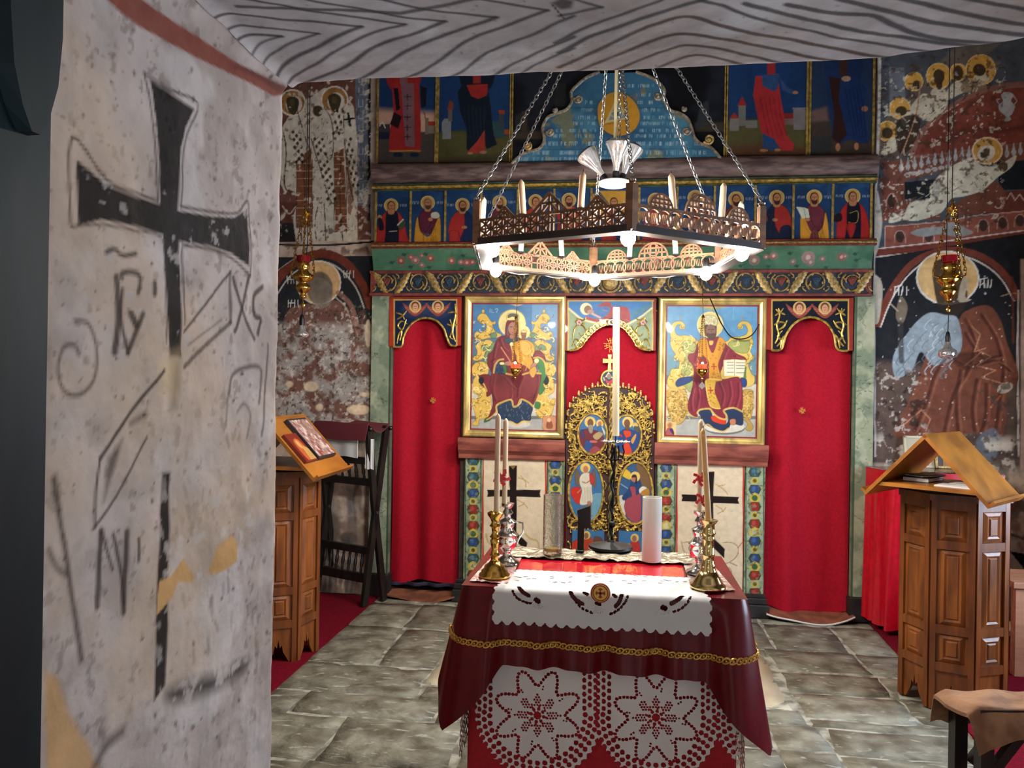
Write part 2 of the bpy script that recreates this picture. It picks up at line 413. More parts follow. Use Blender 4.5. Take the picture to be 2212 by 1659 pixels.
tag(_dw.build('wall_doorway', DW), kind='structure')
PORCH = mat('porch_plaster', (150, 138, 128), .9, bump=.3, bsc=20)
tag(MB().box(-1.3, -1.2, -7.0, -4.4, -.1, 2.9).box(1.4, 1.5, -7.0, -4.4, -.1, 2.9).box(-1.3, 1.5, -7.1, -7.0, -.1, 2.9).build('wall_porch', PORCH), kind='structure')
tag(MB().box(-1.3, 1.5, -7.1, -4.4, 2.8, 2.9).build('ceiling_porch', PORCH), kind='structure')

# ---- left reveal of the doorway, painted with a black cross
REV = paint_mat('reveal_plaster', .8, .10, 14, .5, 26, .006, spec=.02)
JX, R1 = -.70, .04
ny_, nz_ = 170, 520
yy = np.linspace(-4.46, -3.715, ny_); zz = np.linspace(0, 2.13-R1+R1*.7071, nz_)
U_, V_ = np.meshgrid(yy, zz)
rv = Paint(U_, V_, lambda a, b: J(a, b, JX), (172, 158, 151))
rv.wear((146, 131, 123), 5.0, .5, .15, 1, .6); rv.wear((132, 118, 110), 17, .58, .08, 61, .32); rv.wear((112, 98, 92), 46, .66, .05, 62, .55); rv.wear((186, 176, 171), 7, .55, .12, 2, .6)
rv.wear((176, 150, 124), 2.2, .6, .12, 4, .55)
# vertical streaks, darker grime low down
rv.c *= (1-.12*np.clip(fbm(U_*9, V_*.6, 6, 5)-.45, 0, 1)*4*np.clip((1.25-V_)/.5, 0, 1))[..., None]
for k in range(420):                                     # pits
    x = random.uniform(105, 590); y = random.uniform(20, 1640); q = random.choice([1, 1.4, 1.8, 2.5, 3.5])
    rv.ell(x, y, q, q*random.uniform(1, 1.9), (70, 58, 52), random.uniform(.35, .85), .004, n=8)
INK = (16, 14, 15); INK2 = (54, 45, 42)
def crossln(pts, w=4, a=.75): rv.line(pts, w, INK2, a, .004)
rv.poly([(326, 172), (372, 205), (421, 236), (402, 275), (391, 320), (387, 390), (386, 455), (460, 468), (508, 470), (537, 452), (540, 575), (500, 546), (450, 530), (388, 521), (389, 640), (389, 772), (364, 770), (357, 600), (352, 507), (290, 488), (215, 474), (168, 487), (163, 345), (225, 400), (290, 425), (346, 441), (345, 350), (339, 260)], INK, .94, .004)
rv.wear((170, 160, 156), 40, .7, .05, 11, .6, reg=(150, 150, 560, 800))
crossln([(314, 158), (330, 250), (338, 350), (341, 432)]); crossln([(314, 158), (370, 195), (430, 224), (405, 290), (395, 350), (392, 445)])
crossln([(341, 432), (285, 415), (225, 388), (152, 296), (151, 480)]); crossln([(152, 490), (215, 485), (290, 498), (348, 514), (355, 600), (358, 740)])
crossln([(392, 446), (460, 458), (515, 460), (540, 440), (544, 596)]); crossln([(395, 530), (450, 537), (500, 556), (544, 596)]); crossln([(395, 540), (396, 700)])
# faded lower shaft and foot bar
rv.poly([(352, 1020), (370, 1022), (366, 1250), (360, 1480), (334, 1515), (338, 1350), (346, 1180)], (30, 26, 25), .95, .006)
rv.poly([(366, 775), (386, 775), (380, 880), (366, 885)], (78, 70, 62), .7, .02); rv.poly([(340, 780), (385, 760), (378, 860), (345, 850)], (186, 158, 120), .6, .03)
rv.poly([(365, 1490), (460, 1455), (540, 1425), (520, 1460), (440, 1500), (370, 1520)], (44, 38, 36), .85, .025, True)
rv.wear((176, 164, 156), 34, .58, .08, 21, .7, reg=(320, 1000, 560, 1540))
# lance and sponge
rv.line([(395, 716), (450, 650), (500, 588)], 4, INK2, .85, .004); rv.line([(500, 590), (499, 696)], 6, INK2, .7, .004); rv.line([(500, 696), (440, 750), (395, 792)], 5, INK2, .7, .004)
rv.line([(405, 745), (480, 690)], 3, INK2, .5, .004)
rv.line([(350, 800), (280, 890), (215, 990)], 5, INK2, .9, .004); rv.line([(215, 990), (206, 1060), (205, 1138)], 5, INK2, .9, .004); rv.line([(205, 1138), (250, 1075), (318, 945)], 5, INK2, .85, .004)
rv.poly([(232, 990), (262, 950), (248, 1010), (224, 1085)], INK2, .75, .012); rv.line([(280, 915), (312, 895)], 8, INK2, .6, .01)
# letters
for p, w in [([(228, 545), (245, 538), (262, 552), (290, 548)], 5), ([(250, 600), (256, 680), (246, 760)], 9), ([(262, 600), (262, 590), (285, 588), (300, 600), (298, 632)], 6),
             ([(264, 625), (262, 690), (272, 762)], 5), ([(308, 678), (290, 720), (272, 762)], 6), ([(284, 680), (292, 700)], 9), ([(332, 612), (332, 634)], 7),
             ([(507, 600), (525, 670), (552, 732)], 4), ([(540, 600), (515, 700), (508, 715)], 4), ([(570, 620), (552, 640), (553, 680), (566, 690), (560, 720)], 4),
             ([(218, 1148), (215, 1240), (212, 1310)], 8), ([(245, 1155), (262, 1230), (270, 1305)], 5), ([(275, 1150), (272, 1230), (270, 1320)], 8), ([(220, 1150), (245, 1230)], 4), ([(300, 1165), (300, 1210)], 5)]:
    rv.line(p, w*1.35, INK2, .85, .005)
# scrolls and stem
rv.line([(160, 692), (190, 700), (207, 750), (200, 820), (170, 852), (135, 845), (120, 800), (132, 752), (158, 745), (168, 765)], 6, INK2, .8, .006)
rv.line([(497, 850), (505, 810), (540, 792), (565, 800), (560, 870)], 5, INK2, .7, .006); rv.line([(580, 745), (575, 830), (566, 940)], 4, INK2, .7, .006); rv.line([(495, 850), (490, 920)], 4, INK2, .5, .006)
rv.line([(515, 890), (530, 872), (542, 900), (535, 945)], 4, INK2, .5, .006)
rv.line([(112, 1035), (125, 1120), (145, 1215), (160, 1320), (178, 1425)], 11, (62, 54, 50), .85, .008); rv.line([(100, 1188), (120, 1225), (145, 1242)], 9, INK2, .7, .008)
for k in range(26):
    x = random.uniform(380, 575); y = random.uniform(880, 1620); rv.line([(x, y), (x+random.uniform(-5, 5), y+random.uniform(10, 34))], random.uniform(3, 6), (96, 86, 80), random.uniform(.25, .6), .008)
TANP = (178, 138, 92)
rv.poly([(340, 1330), (347, 1255), (375, 1245), (400, 1206), (422, 1245), (418, 1258), (388, 1258), (375, 1290)], TANP, 1, .003)
rv.poly([(449, 1238), (470, 1180), (504, 1156), (513, 1180), (510, 1215), (490, 1228), (465, 1240)], TANP, 1, .003)
rv.poly([(98, 1448), (128, 1465), (150, 1540), (185, 1600), (212, 1659), (200, 1700), (98, 1700)], (180, 140, 96), .9, .012)
rv.line([(205, 1655), (230, 1610), (265, 1580)], 14, INK2, .7, .015)
# red band below the cove
rv.poly([(190, -40), (240, 8), (300, 56), (360, 88), (420, 122), (480, 150), (540, 180), (590, 208), (640, 200), (590, 178), (520, 140), (460, 100), (395, 58), (340, 20), (290, -20), (270, -60)], (122, 66, 54), .95, .004)
rv.poly([(500, 140), (560, 172), (600, 200), (640, 200), (600, 178), (540, 150)], (70, 48, 46), .6, .01)
bump = (fbm(U_, V_, 3, 31)-.5)*.016+(fbm(U_, V_, 14, 32)-.5)*.006
XX = JX+bump
top = np.clip(V_-(2.13-R1), 0, R1*.999); XX = XX+(R1-np.sqrt(np.maximum(R1*R1-top**2, 0)))
rr = .045; d_ = np.clip(U_-(-3.752-rr+.03), 0, rr*.999); XX = XX-(rr-np.sqrt(rr*rr-d_**2))
tag(sheet('wall_reveal', np.stack([XX, U_, V_], -1), rv.c, REV), kind='structure')

# ---- soffit of the doorway, painted with grey zigzag stripes
SOFM = paint_mat('soffit_plaster', .8, .12, 16, .5, 26, .006, spec=.02)
xs_ = np.linspace(JX+R1*(1-.7071), .98, 440); ys_ = np.linspace(-4.46, -3.69, 230)
U_, V_ = np.meshgrid(xs_, ys_)
so = Paint(U_, V_, lambda a, b: G(a, b, SOF), (168, 158, 154))
so.wear((150, 136, 128), 4, .52, .15, 3, .5); so.wear((182, 176, 172), 6, .56, .1, 5, .6); so.wear((128, 106, 92), 2, .55, .2, 8, .35)
def z1(p): return [(240+x*.452, y*.452) for x, y in p]
def z2(p): return [(1212+x*.452, y*.452) for x, y in p]
SG = (66, 62, 62); SB = (72, 56, 48)
so.line(z1([(140, -60), (220, 0), (340, 62), (460, 150), (620, 240), (780, 360), (850, 388)]), 13, SG, .9, .006)
for p, w in [([(470, 130), (600, 150), (740, 160), (815, 165)], 9), ([(815, 165), (730, 188), (650, 230)], 6), ([(390, 50), (480, 92), (700, 125), (900, 140), (992, 150)], 7), ([(992, 150), (890, 182), (790, 232), (700, 280)], 7),
             ([(200, -60), (380, 20), (560, 58), (800, 85), (1000, 95), (1195, 120)], 9), ([(1195, 120), (1100, 152), (1000, 202), (880, 262), (790, 330)], 11),
             ([(560, -30), (800, 12), (930, 40), (1150, 72), (1405, 105)], 8), ([(1405, 105), (1250, 152), (1100, 214), (980, 292), (850, 372)], 9),
             ([(860, -30), (1050, 12), (1200, 36), (1400, 72), (1595, 95)], 8), ([(1595, 95), (1450, 152), (1250, 222), (1120, 312), (930, 388)], 11),
             ([(1200, -30), (1420, 20), (1600, 50), (1840, 80)], 8), ([(1840, 80), (1650, 142), (1450, 216), (1320, 292), (1250, 342), (1140, 400)], 11),
             ([(1650, -30), (1900, 22), (2085, 55)], 8), ([(2085, 55), (1900, 112), (1700, 192), (1550, 292), (1450, 352), (1310, 400)], 10),
             ([(2212, 75), (2050, 140), (1800, 242), (1680, 332), (1560, 395)], 9), ([(2212, 165), (2050, 232), (1900, 312), (1780, 390)], 9), ([(2212, 215), (2050, 292), (1900, 390)], 8)]:
    so.line(z1(p), w*1.2, SG, .9, .005)
so.line(z1([(2240, 270), (2040, 375)]), 6, (150, 118, 104), .7, .008)
for p, w, c in [([(-10, 78), (130, 47), (195, 35)], 8, SG), ([(195, 35), (100, 15), (0, -20)], 7, SG), ([(-30, 190), (150, 112), (300, 62), (480, -8)], 9, SG), ([(-10, 240), (120, 172), (280, 122), (420, 72), (600, 12), (680, -10)], 12, SG),
                ([(660, -10), (760, 20), (850, 52), (1000, 102), (1200, 152), (1400, 202), (1600, 242), (1850, 300)], 11, SG), ([(-10, 315), (120, 252), (300, 172), (450, 112), (590, 76), (750, 112), (900, 152), (1100, 192), (1300, 237), (1500, 277), (1750, 315)], 11, SB),
                ([(20, 372), (150, 302), (300, 242), (480, 177), (600, 160), (800, 187), (1000, 232), (1200, 277), (1500, 330)], 10, SB), ([(180, 370), (350, 292), (500, 237), (600, 210), (750, 227), (900, 267), (1100, 312), (1280, 335)], 9, SB),
                ([(400, 355), (530, 292), (640, 256), (780, 282), (900, 322), (1000, 348)], 9, SB), ([(510, 368), (600, 327), (700, 320), (820, 345)], 7, SB),
                ([(880, 10), (1100, 72), (1300, 122), (1500, 172), (1700, 217), (2000, 280)], 14, SG), ([(1080, 15), (1300, 62), (1480, 82), (1600, 142), (1700, 192), (1900, 242), (2150, 275)], 15, SG),
                ([(1330, -10), (1550, 62), (1750, 132), (2000, 192), (2240, 250)], 16, SG), ([(1580, -10), (1800, 62), (2000, 132), (2240, 200)], 15, SG), ([(1830, -10), (2050, 62), (2240, 125)], 14, SG)]:
    so.line(z2(p), w*1.15, c, .9, .005)
so.poly(z1([(2100, 20), (2150, 0), (2212, 10), (2200, 40), (2150, 50)]), (50, 44, 42), .8, .008); so.line(z1([(2110, 30), (2160, 85)]), 4, (40, 36, 34), .9)
for k in range(60):
    x = random.uniform(560, 2200); y = random.uniform(5, 170); so.ell(x, y, random.uniform(1, 3), random.uniform(1, 2.4), (80, 68, 62), .6, .004, n=8)
# stripes carry on over the part of the soffit above the viewer
_m = so.m; so.m = lambda a, b: (np.asarray(a), np.asarray(b))
for k in range(8): so.line([(x, -4.08-.047*k+(.055 if i % 2 else 0)-.02*x) for i, x in enumerate(np.linspace(-.64, .96, 7))], .011, SG, .85, .005, sm=False)
so.m = _m
so.line([(590, 190), (460, 100), (340, 10), (200, -110), (60, -260)], 16, (122, 66, 54), .9, .006)
ZZ = SOF+(fbm(U_, V_, 3, 41)-.5)*.022+(fbm(U_, V_, 12, 42)-.5)*.005
lf = np.clip((JX+R1)-U_, 0, R1*.999); ZZ = ZZ-(R1-np.sqrt(R1*R1-lf**2))
d_ = np.clip(V_-(-3.735-rr+.03), 0, rr*.999); ZZ = ZZ+(rr-np.sqrt(rr*rr-d_**2))
ZZ = ZZ+.05*np.clip((U_-.35)/.5, 0, 1)**2
tag(sheet('ceiling_doorway', np.stack([U_, V_, ZZ], -1), so.c, SOFM), kind='structure')
MB().box(.90, .99, -4.46, -3.66, -.1, 2.3).build('wall_reveal_right', DW)['kind'] = 'structure'

# ---- dark wooden door post beside the reveal
DOORM = mat('dark_teal_door_wood', (22, 34, 36), .6, c2=(9, 9, 10), vsc=5, stretch=(1, 1, .35), bump=.3, bsc=30, thr=(.45, .68), Specular_IOR_Level=.15)
trim = MB().box(-.86, -.672, -4.64, -4.455, -.1, 2.45, .012).build('trim_1', DOORM); tag(trim, kind='structure')
hp = []
for z, w_ in ((2.3, .05), (2.0, .05), (1.9, .05), (1.84, .042), (1.8, .026), (1.775, .008)): hp.append((z, w_))
mb = MB()
for (za, wa), (zb, wb) in zip(hp, hp[1:]):
    mb.add([(-.672, -4.5-wa, za), (-.672, -4.5+wa, za), (-.672, -4.5+wb, zb), (-.672, -4.5-wb, zb), (-.654, -4.5-wa*.8, za), (-.654, -4.5+wa*.8, za), (-.654, -4.5+wb*.8, zb), (-.654, -4.5-wb*.8, zb)],
           [(4, 5, 6, 7), (0, 4, 7, 3), (1, 2, 6, 5), (2, 3, 7, 6), (0, 1, 5, 4)])
mb.build('carved_corbel', DOORM, trim)

# ================================================================ FRESCOED END WALLS
FRES = paint_mat('fresco', .8, .16, 22, .45, 40, .004)
def q6(p): return [(580+x*.4706, 160+y*.4702) for x, y in p]      # left wall crop
fl = wall_paint(-2.62, -1.70, 0, 4.3, 0, .006, (150, 140, 130))
fl.wear((112, 96, 88), 4, .5, .12, 3, .8)
# --- upper zone: bishops in white robes
fl.poly([(560, -260), (812, -260), (812, 530), (560, 530)], (112, 78, 68))
fl.poly([(560, 480), (650, 480), (650, 530), (560, 530)], (52, 50, 50)); fl.poly([(560, 430), (650, 440), (650, 482), (560, 478)], (104, 66, 56))
fl.line([(610, 445), (625, 462), (640, 445), (650, 460)], 3, (190, 176, 164), .8)
fl.rect(768, -100, 797, 445, (104, 112, 122)); fl.rect(795, -100, 801, 480, (40, 42, 46)); fl.rect(801, -100, 812, 545, (168, 158, 148))
fl.wear((190, 184, 174), 30, .58, .05, 6, .9, reg=(780, 60, 812, 560))
for y in range(60, 440, 26): fl.line([(775, y), (775, y+14), (784, y+14), (784, y)], 1.6, (168, 174, 180), .8, sm=False)
WH = (190, 182, 168); BR = (126, 84, 62)
fl.poly([(606, 280), (622, 255), (640, 232), (672, 210), (700, 190), (735, 190), (764, 230), (772, 300), (772, 520), (640, 524), (632, 470), (648, 420), (606, 400)], WH, 1, .004, False)
for y in range(240, 480, 22): fl.line([(600, y), (606, y+8)], 3, (70, 52, 46), .7)
def bishop(hx, hy, r, w=1):
    fl.ell(hx, hy, r, r*1.02, (206, 200, 186)); fl.ell(hx, hy, r-3, r-3, (158, 118, 70)); fl.ell(hx+3, hy+4, r*.62, r*.66, (200, 192, 178))
    fl.poly([(hx-13, hy-8), (hx, hy-14), (hx+13, hy-6), (hx+12, hy+12), (hx+4, hy+26), (hx-6, hy+22), (hx-12, hy+8)], (74, 66, 48), 1, .004, True)
    fl.ell(hx, hy, 6, 8, (96, 84, 62), .7)
fl.line([(660, -100), (658, 180)], 2, (90, 84, 74), .5)
bishop(632, 222, 29); bishop(723, 216, 30); fl.ell(687, 246, 20, 22, (200, 192, 178)); fl.ell(687, 240, 11, 12, (82, 74, 56))
fl.poly([(610, 290), (620, 280), (640, 300), (646, 345), (640, 380), (616, 420), (608, 400)], (196, 188, 172), 1, .004); fl.line([(612, 285), (618, 330), (614, 400), (634, 418)], 2.4, (70, 60, 48))
fl.poly([(640, 345), (672, 320), (675, 450), (672, 490), (640, 492)], BR); fl.poly([(722, 330), (742, 320), (750, 500), (724, 502)], BR); fl.poly([(748, 320), (760, 380), (764, 440), (752, 480)], BR, .8)
for x0, x1, y0, y1 in ((640, 674, 345, 492), (722, 748, 330, 502)):
    for x in (x0, x1, (x0+x1)/2): fl.line([(x, y0), (x, y1)], 1.8, (60, 48, 40), .85)
    for y in range(y0+8, y1, 16): fl.line([(x0, y), (x1, y)], 1.2, (196, 176, 150), .6)
rq = random.Random(5)
def checks(x0, y0, x1, y1, w, n):
    for k in range(n):
        t = k/(n-1); cx = x0+(x1-x0)*t; cy = y0+(y1-y0)*t
        for j in (-1, 0, 1):
            fl.poly([(cx+j*w-4, cy), (cx+j*w, cy-5), (cx+j*w+4, cy), (cx+j*w, cy+5)], (34, 32, 30) if (k+j) % 2 else (206, 198, 184), .9, .003)
checks(640, 285, 646, 350, 7, 9); checks(688, 300, 716, 430, 8, 17); checks(735, 240, 724, 300, 6, 6); checks(752, 300, 768, 400, 5, 9)
for p in ([(672, 300), (690, 360), (712, 430), (722, 440)], [(640, 232), (660, 300), (672, 330), (655, 350)], [(700, 232), (716, 260), (720, 320), (712, 345), (700, 330)], [(742, 250), (745, 320), (756, 400), (772, 460)], [(690, 430), (680, 480), (684, 520)], [(700, 440), (704, 520)], [(735, 450), (740, 520)], [(650, 480), (652, 522)]):
    fl.line(p, 2.4, (64, 56, 46), .85)
fl.line([(752, 245), (757, 275)], 5, (40, 38, 34)); fl.line([(744, 258), (764, 256)], 4, (40, 38, 34))
for k in range(60): x = rq.uniform(650, 770); y = rq.uniform(225, 500); fl.line([(x, y), (x+rq.uniform(-5, 5), y+rq.uniform(3, 10))], 1.5, (70, 60, 48), .55)
fl.wear((196, 188, 174), 24, .62, .06, 9, .8, reg=(596, 160, 800, 540)); fl.wear((78, 60, 52), 30, .68, .05, 19, .7, reg=(596, 160, 800, 540))
# --- middle border
fl.poly([(560, 524), (806, 518), (806, 556), (560, 556)], (186, 170, 156)); fl.line([(560, 527), (690, 530), (806, 522)], 4, (36, 32, 30)); fl.wear((110, 84, 74), 18, .56, .08, 13, .8, reg=(560, 520, 812, 560))
# --- arched niche with a haloed figure, largely worn away
fl.poly([(560, 556), (808, 552), (808, 700), (560, 700)], (50, 52, 55))
fl.line([(575, 640), (610, 592), (650, 560), (700, 548), (745, 566), (780, 610), (800, 660)], 17, (120, 66, 52)); fl.line([(590, 650), (625, 598), (660, 576), (700, 566), (735, 582), (768, 620), (786, 665)], 3, (188, 180, 172)); fl.line([(570, 620), (606, 580), (650, 550)], 2, (180, 170, 160), .7)
fl.poly([(610, 700), (625, 668), (660, 656), (730, 650), (770, 690), (790, 740), (800, 900), (600, 900), (600, 740)], (118, 88, 78), 1, .006, True)
fl.ell(688, 610, 49, 48, (214, 204, 192)); fl.ell(688, 610, 46, 45, (206, 172, 128)); fl.ell(690, 622, 28, 36, (104, 94, 84), .9, .012); fl.poly([(676, 600), (712, 612), (716, 650), (690, 668), (670, 640)], (136, 126, 114), .8, .012, True)
for x, y, t in ((620, 604, 0), (742, 592, 0), (622, 655, 1)):
    for j in range(4): fl.line([(x+j*7, y-7), (x+j*7+rq.uniform(-2, 2), y+8)], 1.8, (206, 202, 196), .9); fl.line([(x, y), (x+14, y-1)], 1.4, (206, 202, 196), .8)
for x in range(0, 46, 5): fl.ell(738+x*.55, 632+x*2.4, 3.2, 3.2, (196, 184, 170), .9, n=8)
fl.line([(730, 632), (758, 660), (774, 720), (776, 790)], 10, (150, 112, 98), .8); fl.line([(722, 640), (750, 670), (764, 730)], 2.4, (190, 180, 166), .8)
fl.wear((158, 152, 147), 11, .34, .14, 14, .95, reg=(560, 690, 810, 960)); fl.wear((112, 86, 76), 16, .56, .12, 15, .7, reg=(560, 660, 812, 960)); fl.wear((196, 190, 180), 44, .62, .06, 16, .6, reg=(560, 655, 812, 960)); fl.wear((70, 62, 58), 50, .64, .05, 17, .8, reg=(560, 650, 812, 960))
for x, y, a, b in ((672, 835, 16, 11), (625, 830, 8, 7), (690, 880, 8, 8), (775, 885, 26, 11), (795, 720, 7, 30), (790, 852, 14, 5)): fl.ell(x, y, a, b, (206, 188, 162), .85, .012)
# --- dado: faded painted hangings
fl.poly([(560, 960), (812, 960), (812, 1400), (560, 1400)], (178, 162, 148), 1, .05)
for x, c in ((712, (150, 148, 144)), (738, (196, 180, 164)), (756, (146, 142, 140)), (775, (200, 186, 170))): fl.line([(x, 1050), (x+4, 1140), (x-4, 1300)], 16, c, .8, .02)
fl.rect(700, 1035, 800, 1072, (132, 112, 98), .8, .02); fl.ell(718, 1140, 18, 32, (110, 104, 96), .9, .03); fl.ell(752, 1163, 18, 14, (84, 84, 84), .9, .02); fl.wear((120, 100, 88), 6, .58, .1, 18, .6, reg=(560, 950, 812, 1400))
fl.vary(.25, 12, 4); fl.c *= 1.22
bump = (fbm(fl.U, fl.V, 3, 51)-.5)*.02+(fbm(fl.U, fl.V, 20, 52)-.5)*.006
wl = wall_sheet('wall_fresco_left', fl, .0, FRES, None, None, bump); tag(wl, kind='structure')
tag(MB().box(-2.96, -2.6, -.004, .3, -.1, 4.7).build('wall_end_left', PLASTER), kind='structure')
tag(MB().box(-2.64, -1.68, .03, .3, -.1, 4.7).build('wall_core_left', PLASTER), kind='structure')

def q5(p): return [(1880+x*.2712, 110+y*.2712) for x, y in p]     # right wall upper crop
def q9(p): return [(1620+x*.3255, 560+y*.3255) for x, y in p]     # right wall lower crop
fr = wall_paint(1.642, 2.80, 0, 4.3, 0, .006, (120, 110, 104))
fr.poly([(1860, -300), (2330, -300), (2330, 560), (1860, 560)], (84, 90, 98))
fr.poly(q5([(150, 130), (270, 130), (280, 500), (150, 560)]), (112, 118, 126)); fr.poly(q5([(60, 880), (330, 830), (400, 600), (260, 500), (180, 480), (70, 600)]), (104, 92, 84))
RED = (124, 72, 62)
fr.poly(q5([(310, 830), (340, 720), (420, 600), (560, 480), (720, 370), (900, 290), (1100, 250), (1300, 240), (1700, 230), (1700, 720), (1224, 740), (830, 790), (330, 860)]), (136, 102, 92), 1, .004)
fr.poly(q5([(350, 830), (390, 720), (470, 610), (620, 480), (760, 400), (920, 330), (1100, 300), (1300, 290), (1700, 280), (1700, 720), (1224, 730), (830, 780), (480, 825)]), RED, 1, .004)
fr.poly(q5([(600, 520), (760, 440), (900, 430), (980, 480), (900, 560), (700, 560)]), (142, 88, 78), .5, .03, True); fr.line(q5([(620, 700), (800, 620), (1000, 640), (1224, 610)]), 12, (96, 54, 48), .6, .02)
VZ = (172, 176, 178)
fr.poly(q5([(1040, 350), (1090, 330), (1140, 350), (1120, 400), (1150, 440), (1130, 500), (1110, 520), (1120, 550), (1070, 560), (1075, 520), (1030, 480), (1020, 430), (1055, 400)]), VZ, .9, .004, True); fr.line(q5([(1140, 360), (1165, 400), (1140, 430)]), 2, VZ, .9); fr.line(q5([(1030, 385), (1005, 390), (1020, 420)]), 2, VZ, .9)
OC = (198, 158, 86); FA = (66, 58, 46); WG = (196, 190, 172)
fr.poly(q5([(80, 680), (200, 660), (330, 560), (420, 500), (560, 400), (700, 270), (850, 200), (980, 180), (1040, 90), (900, 60), (1040, -60), (700, -60), (400, 240), (300, 380), (110, 560)]), (112, 104, 96), .85, .01)
for x, y, r in ((345, 245, 76), (545, 200, 102), (880, 150, 122), (700, 170, 70), (235, 460, 86), (135, 640, 80)):
    fr.ell(*q5([(x, y)])[0], r*.2712, r*.28, (214, 196, 150)); fr.ell(*q5([(x, y)])[0], r*.2712-1.6, r*.28-1.6, OC)
for p in ([(330, 430), (420, 340), (500, 380), (560, 470), (480, 560), (380, 520), (310, 480)], [(480, 330), (560, 290), (620, 350), (610, 440), (540, 500)], [(600, 340), (680, 240), (760, 270), (850, 280), (700, 350), (620, 390)], [(240, 540), (300, 480), (330, 520), (270, 610)], [(110, 760), (170, 690), (215, 720), (200, 800), (90, 830)], [(820, 210), (900, 180), (950, 230), (860, 260)]):
    fr.poly(q5(p), WG, .92, .006, True)
fr.poly(q5([(205, 580), (330, 510), (400, 580), (320, 780), (220, 800)]), (62, 52, 46), .9, .006, True); fr.poly(q5([(750, 240), (860, 240), (920, 290), (740, 330)]), (142, 126, 104), .9, .006, True)
for x, y, a, b in ((545, 205, 46, 60), (700, 175, 42, 60), (870, 150, 52, 50), (370, 270, 34, 36), (245, 480, 46, 38), (135, 655, 44, 44), (550, 270, 24, 40)): fr.ell(*q5([(x, y)])[0], a*.2712, b*.2712, FA, .95, .004)
rq = random.Random(9)
for k in range(80):
    t = rq.random(); x = 110+t*800+rq.uniform(-60, 90); y = 760-t*560+rq.uniform(-70, 80)
    fr.line(q5([(x, y), (x+rq.uniform(-40, 40), y+rq.uniform(-30, 50))]), rq.uniform(1, 2.6), rq.choice([(92, 72, 56), (206, 198, 180), (60, 50, 42)]), .7)
fr.line(q5([(400, 250), (360, 520), (250, 820)]), 3, (168, 132, 104))
# balustrade
fr.poly(q5([(80, 880), (330, 860), (830, 790), (1300, 725), (1700, 680), (1700, 860), (1224, 880), (800, 900), (560, 960), (280, 1030), (120, 1000)]), (122, 82, 70), 1, .004)
for k in range(14):
    x = 245+k*54+ (250 if k > 10 else 0); y = 915-k*10.5
    fr.poly(q5([(x-4, y-50), (x+4, y-50), (x+10, y-10), (x+19, y+20), (x, y+52), (x-19, y+20), (x-10, y-10)]), VZ, .85, .003, True)
    if k < 7: fr.ell(*q5([(x+50, y+70)])[0], 7, 5, VZ, .8, n=10)
fr.poly(q5([(80, 1000), (280, 1030), (290, 1190), (560, 1180), (560, 1340), (100, 1360)]), (122, 78, 68)); fr.ell(*q5([(170, 1200)])[0], 8, 16, (64, 50, 48)); fr.line(q5([(125, 1260), (130, 1190), (170, 1135), (215, 1190), (220, 1260)]), 2, (176, 160, 150), .8)
fr.poly(q5([(275, 1045), (520, 1020), (490, 1180), (275, 1180)]), (38, 44, 50)); fr.poly(q5([(1010, 880), (1700, 850), (1700, 1080), (1030, 1110)]), (38, 44, 50)); fr.poly(q5([(1040, 1120), (1700, 1080), (1700, 1270), (900, 1300)]), (110, 66, 58))
fr.line(q5([(1050, 1130), (1090, 1180), (1120, 1130), (1155, 1190), (1190, 1140), (1224, 1190), (1260, 1140), (1300, 1190), (1340, 1140), (1380, 1190)]), 2.4, (184, 170, 158), .9, sm=False)
# reclining figure in white
fr.poly(q5([(150, 1370), (180, 1290), (260, 1320), (320, 1210), (470, 1180), (480, 1090), (560, 980), (700, 890), (820, 850), (900, 920), (1040, 900), (1160, 830), (1130, 920), (1010, 1010), (900, 1110), (740, 1160), (640, 1180), (560, 1290), (380, 1350), (260, 1350)]), (198, 196, 180), 1, .005, True)
fr.poly(q5([(500, 1060), (560, 1030), (540, 1180), (490, 1190)]), (150, 152, 146), .8, .006, True); fr.poly(q5([(900, 1110), (1000, 1040), (1080, 1170), (900, 1290), (740, 1310), (620, 1290), (700, 1200), (800, 1150)]), (116, 76, 62), .95, .006, True)
fr.ell(*q5([(932, 795)])[0], 34, 30, (220, 200, 168)); fr.ell(*q5([(932, 795)])[0], 31, 27, OC); fr.ell(*q5([(925, 815)])[0], 20, 16, (206, 200, 186), rot=-.5); fr.ell(*q5([(915, 812)])[0], 13, 8, (92, 84, 72), rot=-.8)
fr.ell(*q5([(1058, 920)])[0], 11, 11, (96, 86, 66))
for k in range(70):
    t = rq.random(); x = 200+t*850+rq.uniform(-60, 60); y = 1300-t*400+rq.uniform(-60, 60)
    fr.line(q5([(x, y), (x+rq.uniform(-50, 50), y+rq.uniform(-20, 40))]), rq.uniform(1, 2.6), rq.choice([(150, 150, 140), (96, 80, 64), (212, 208, 196), (120, 96, 76)]), .6)
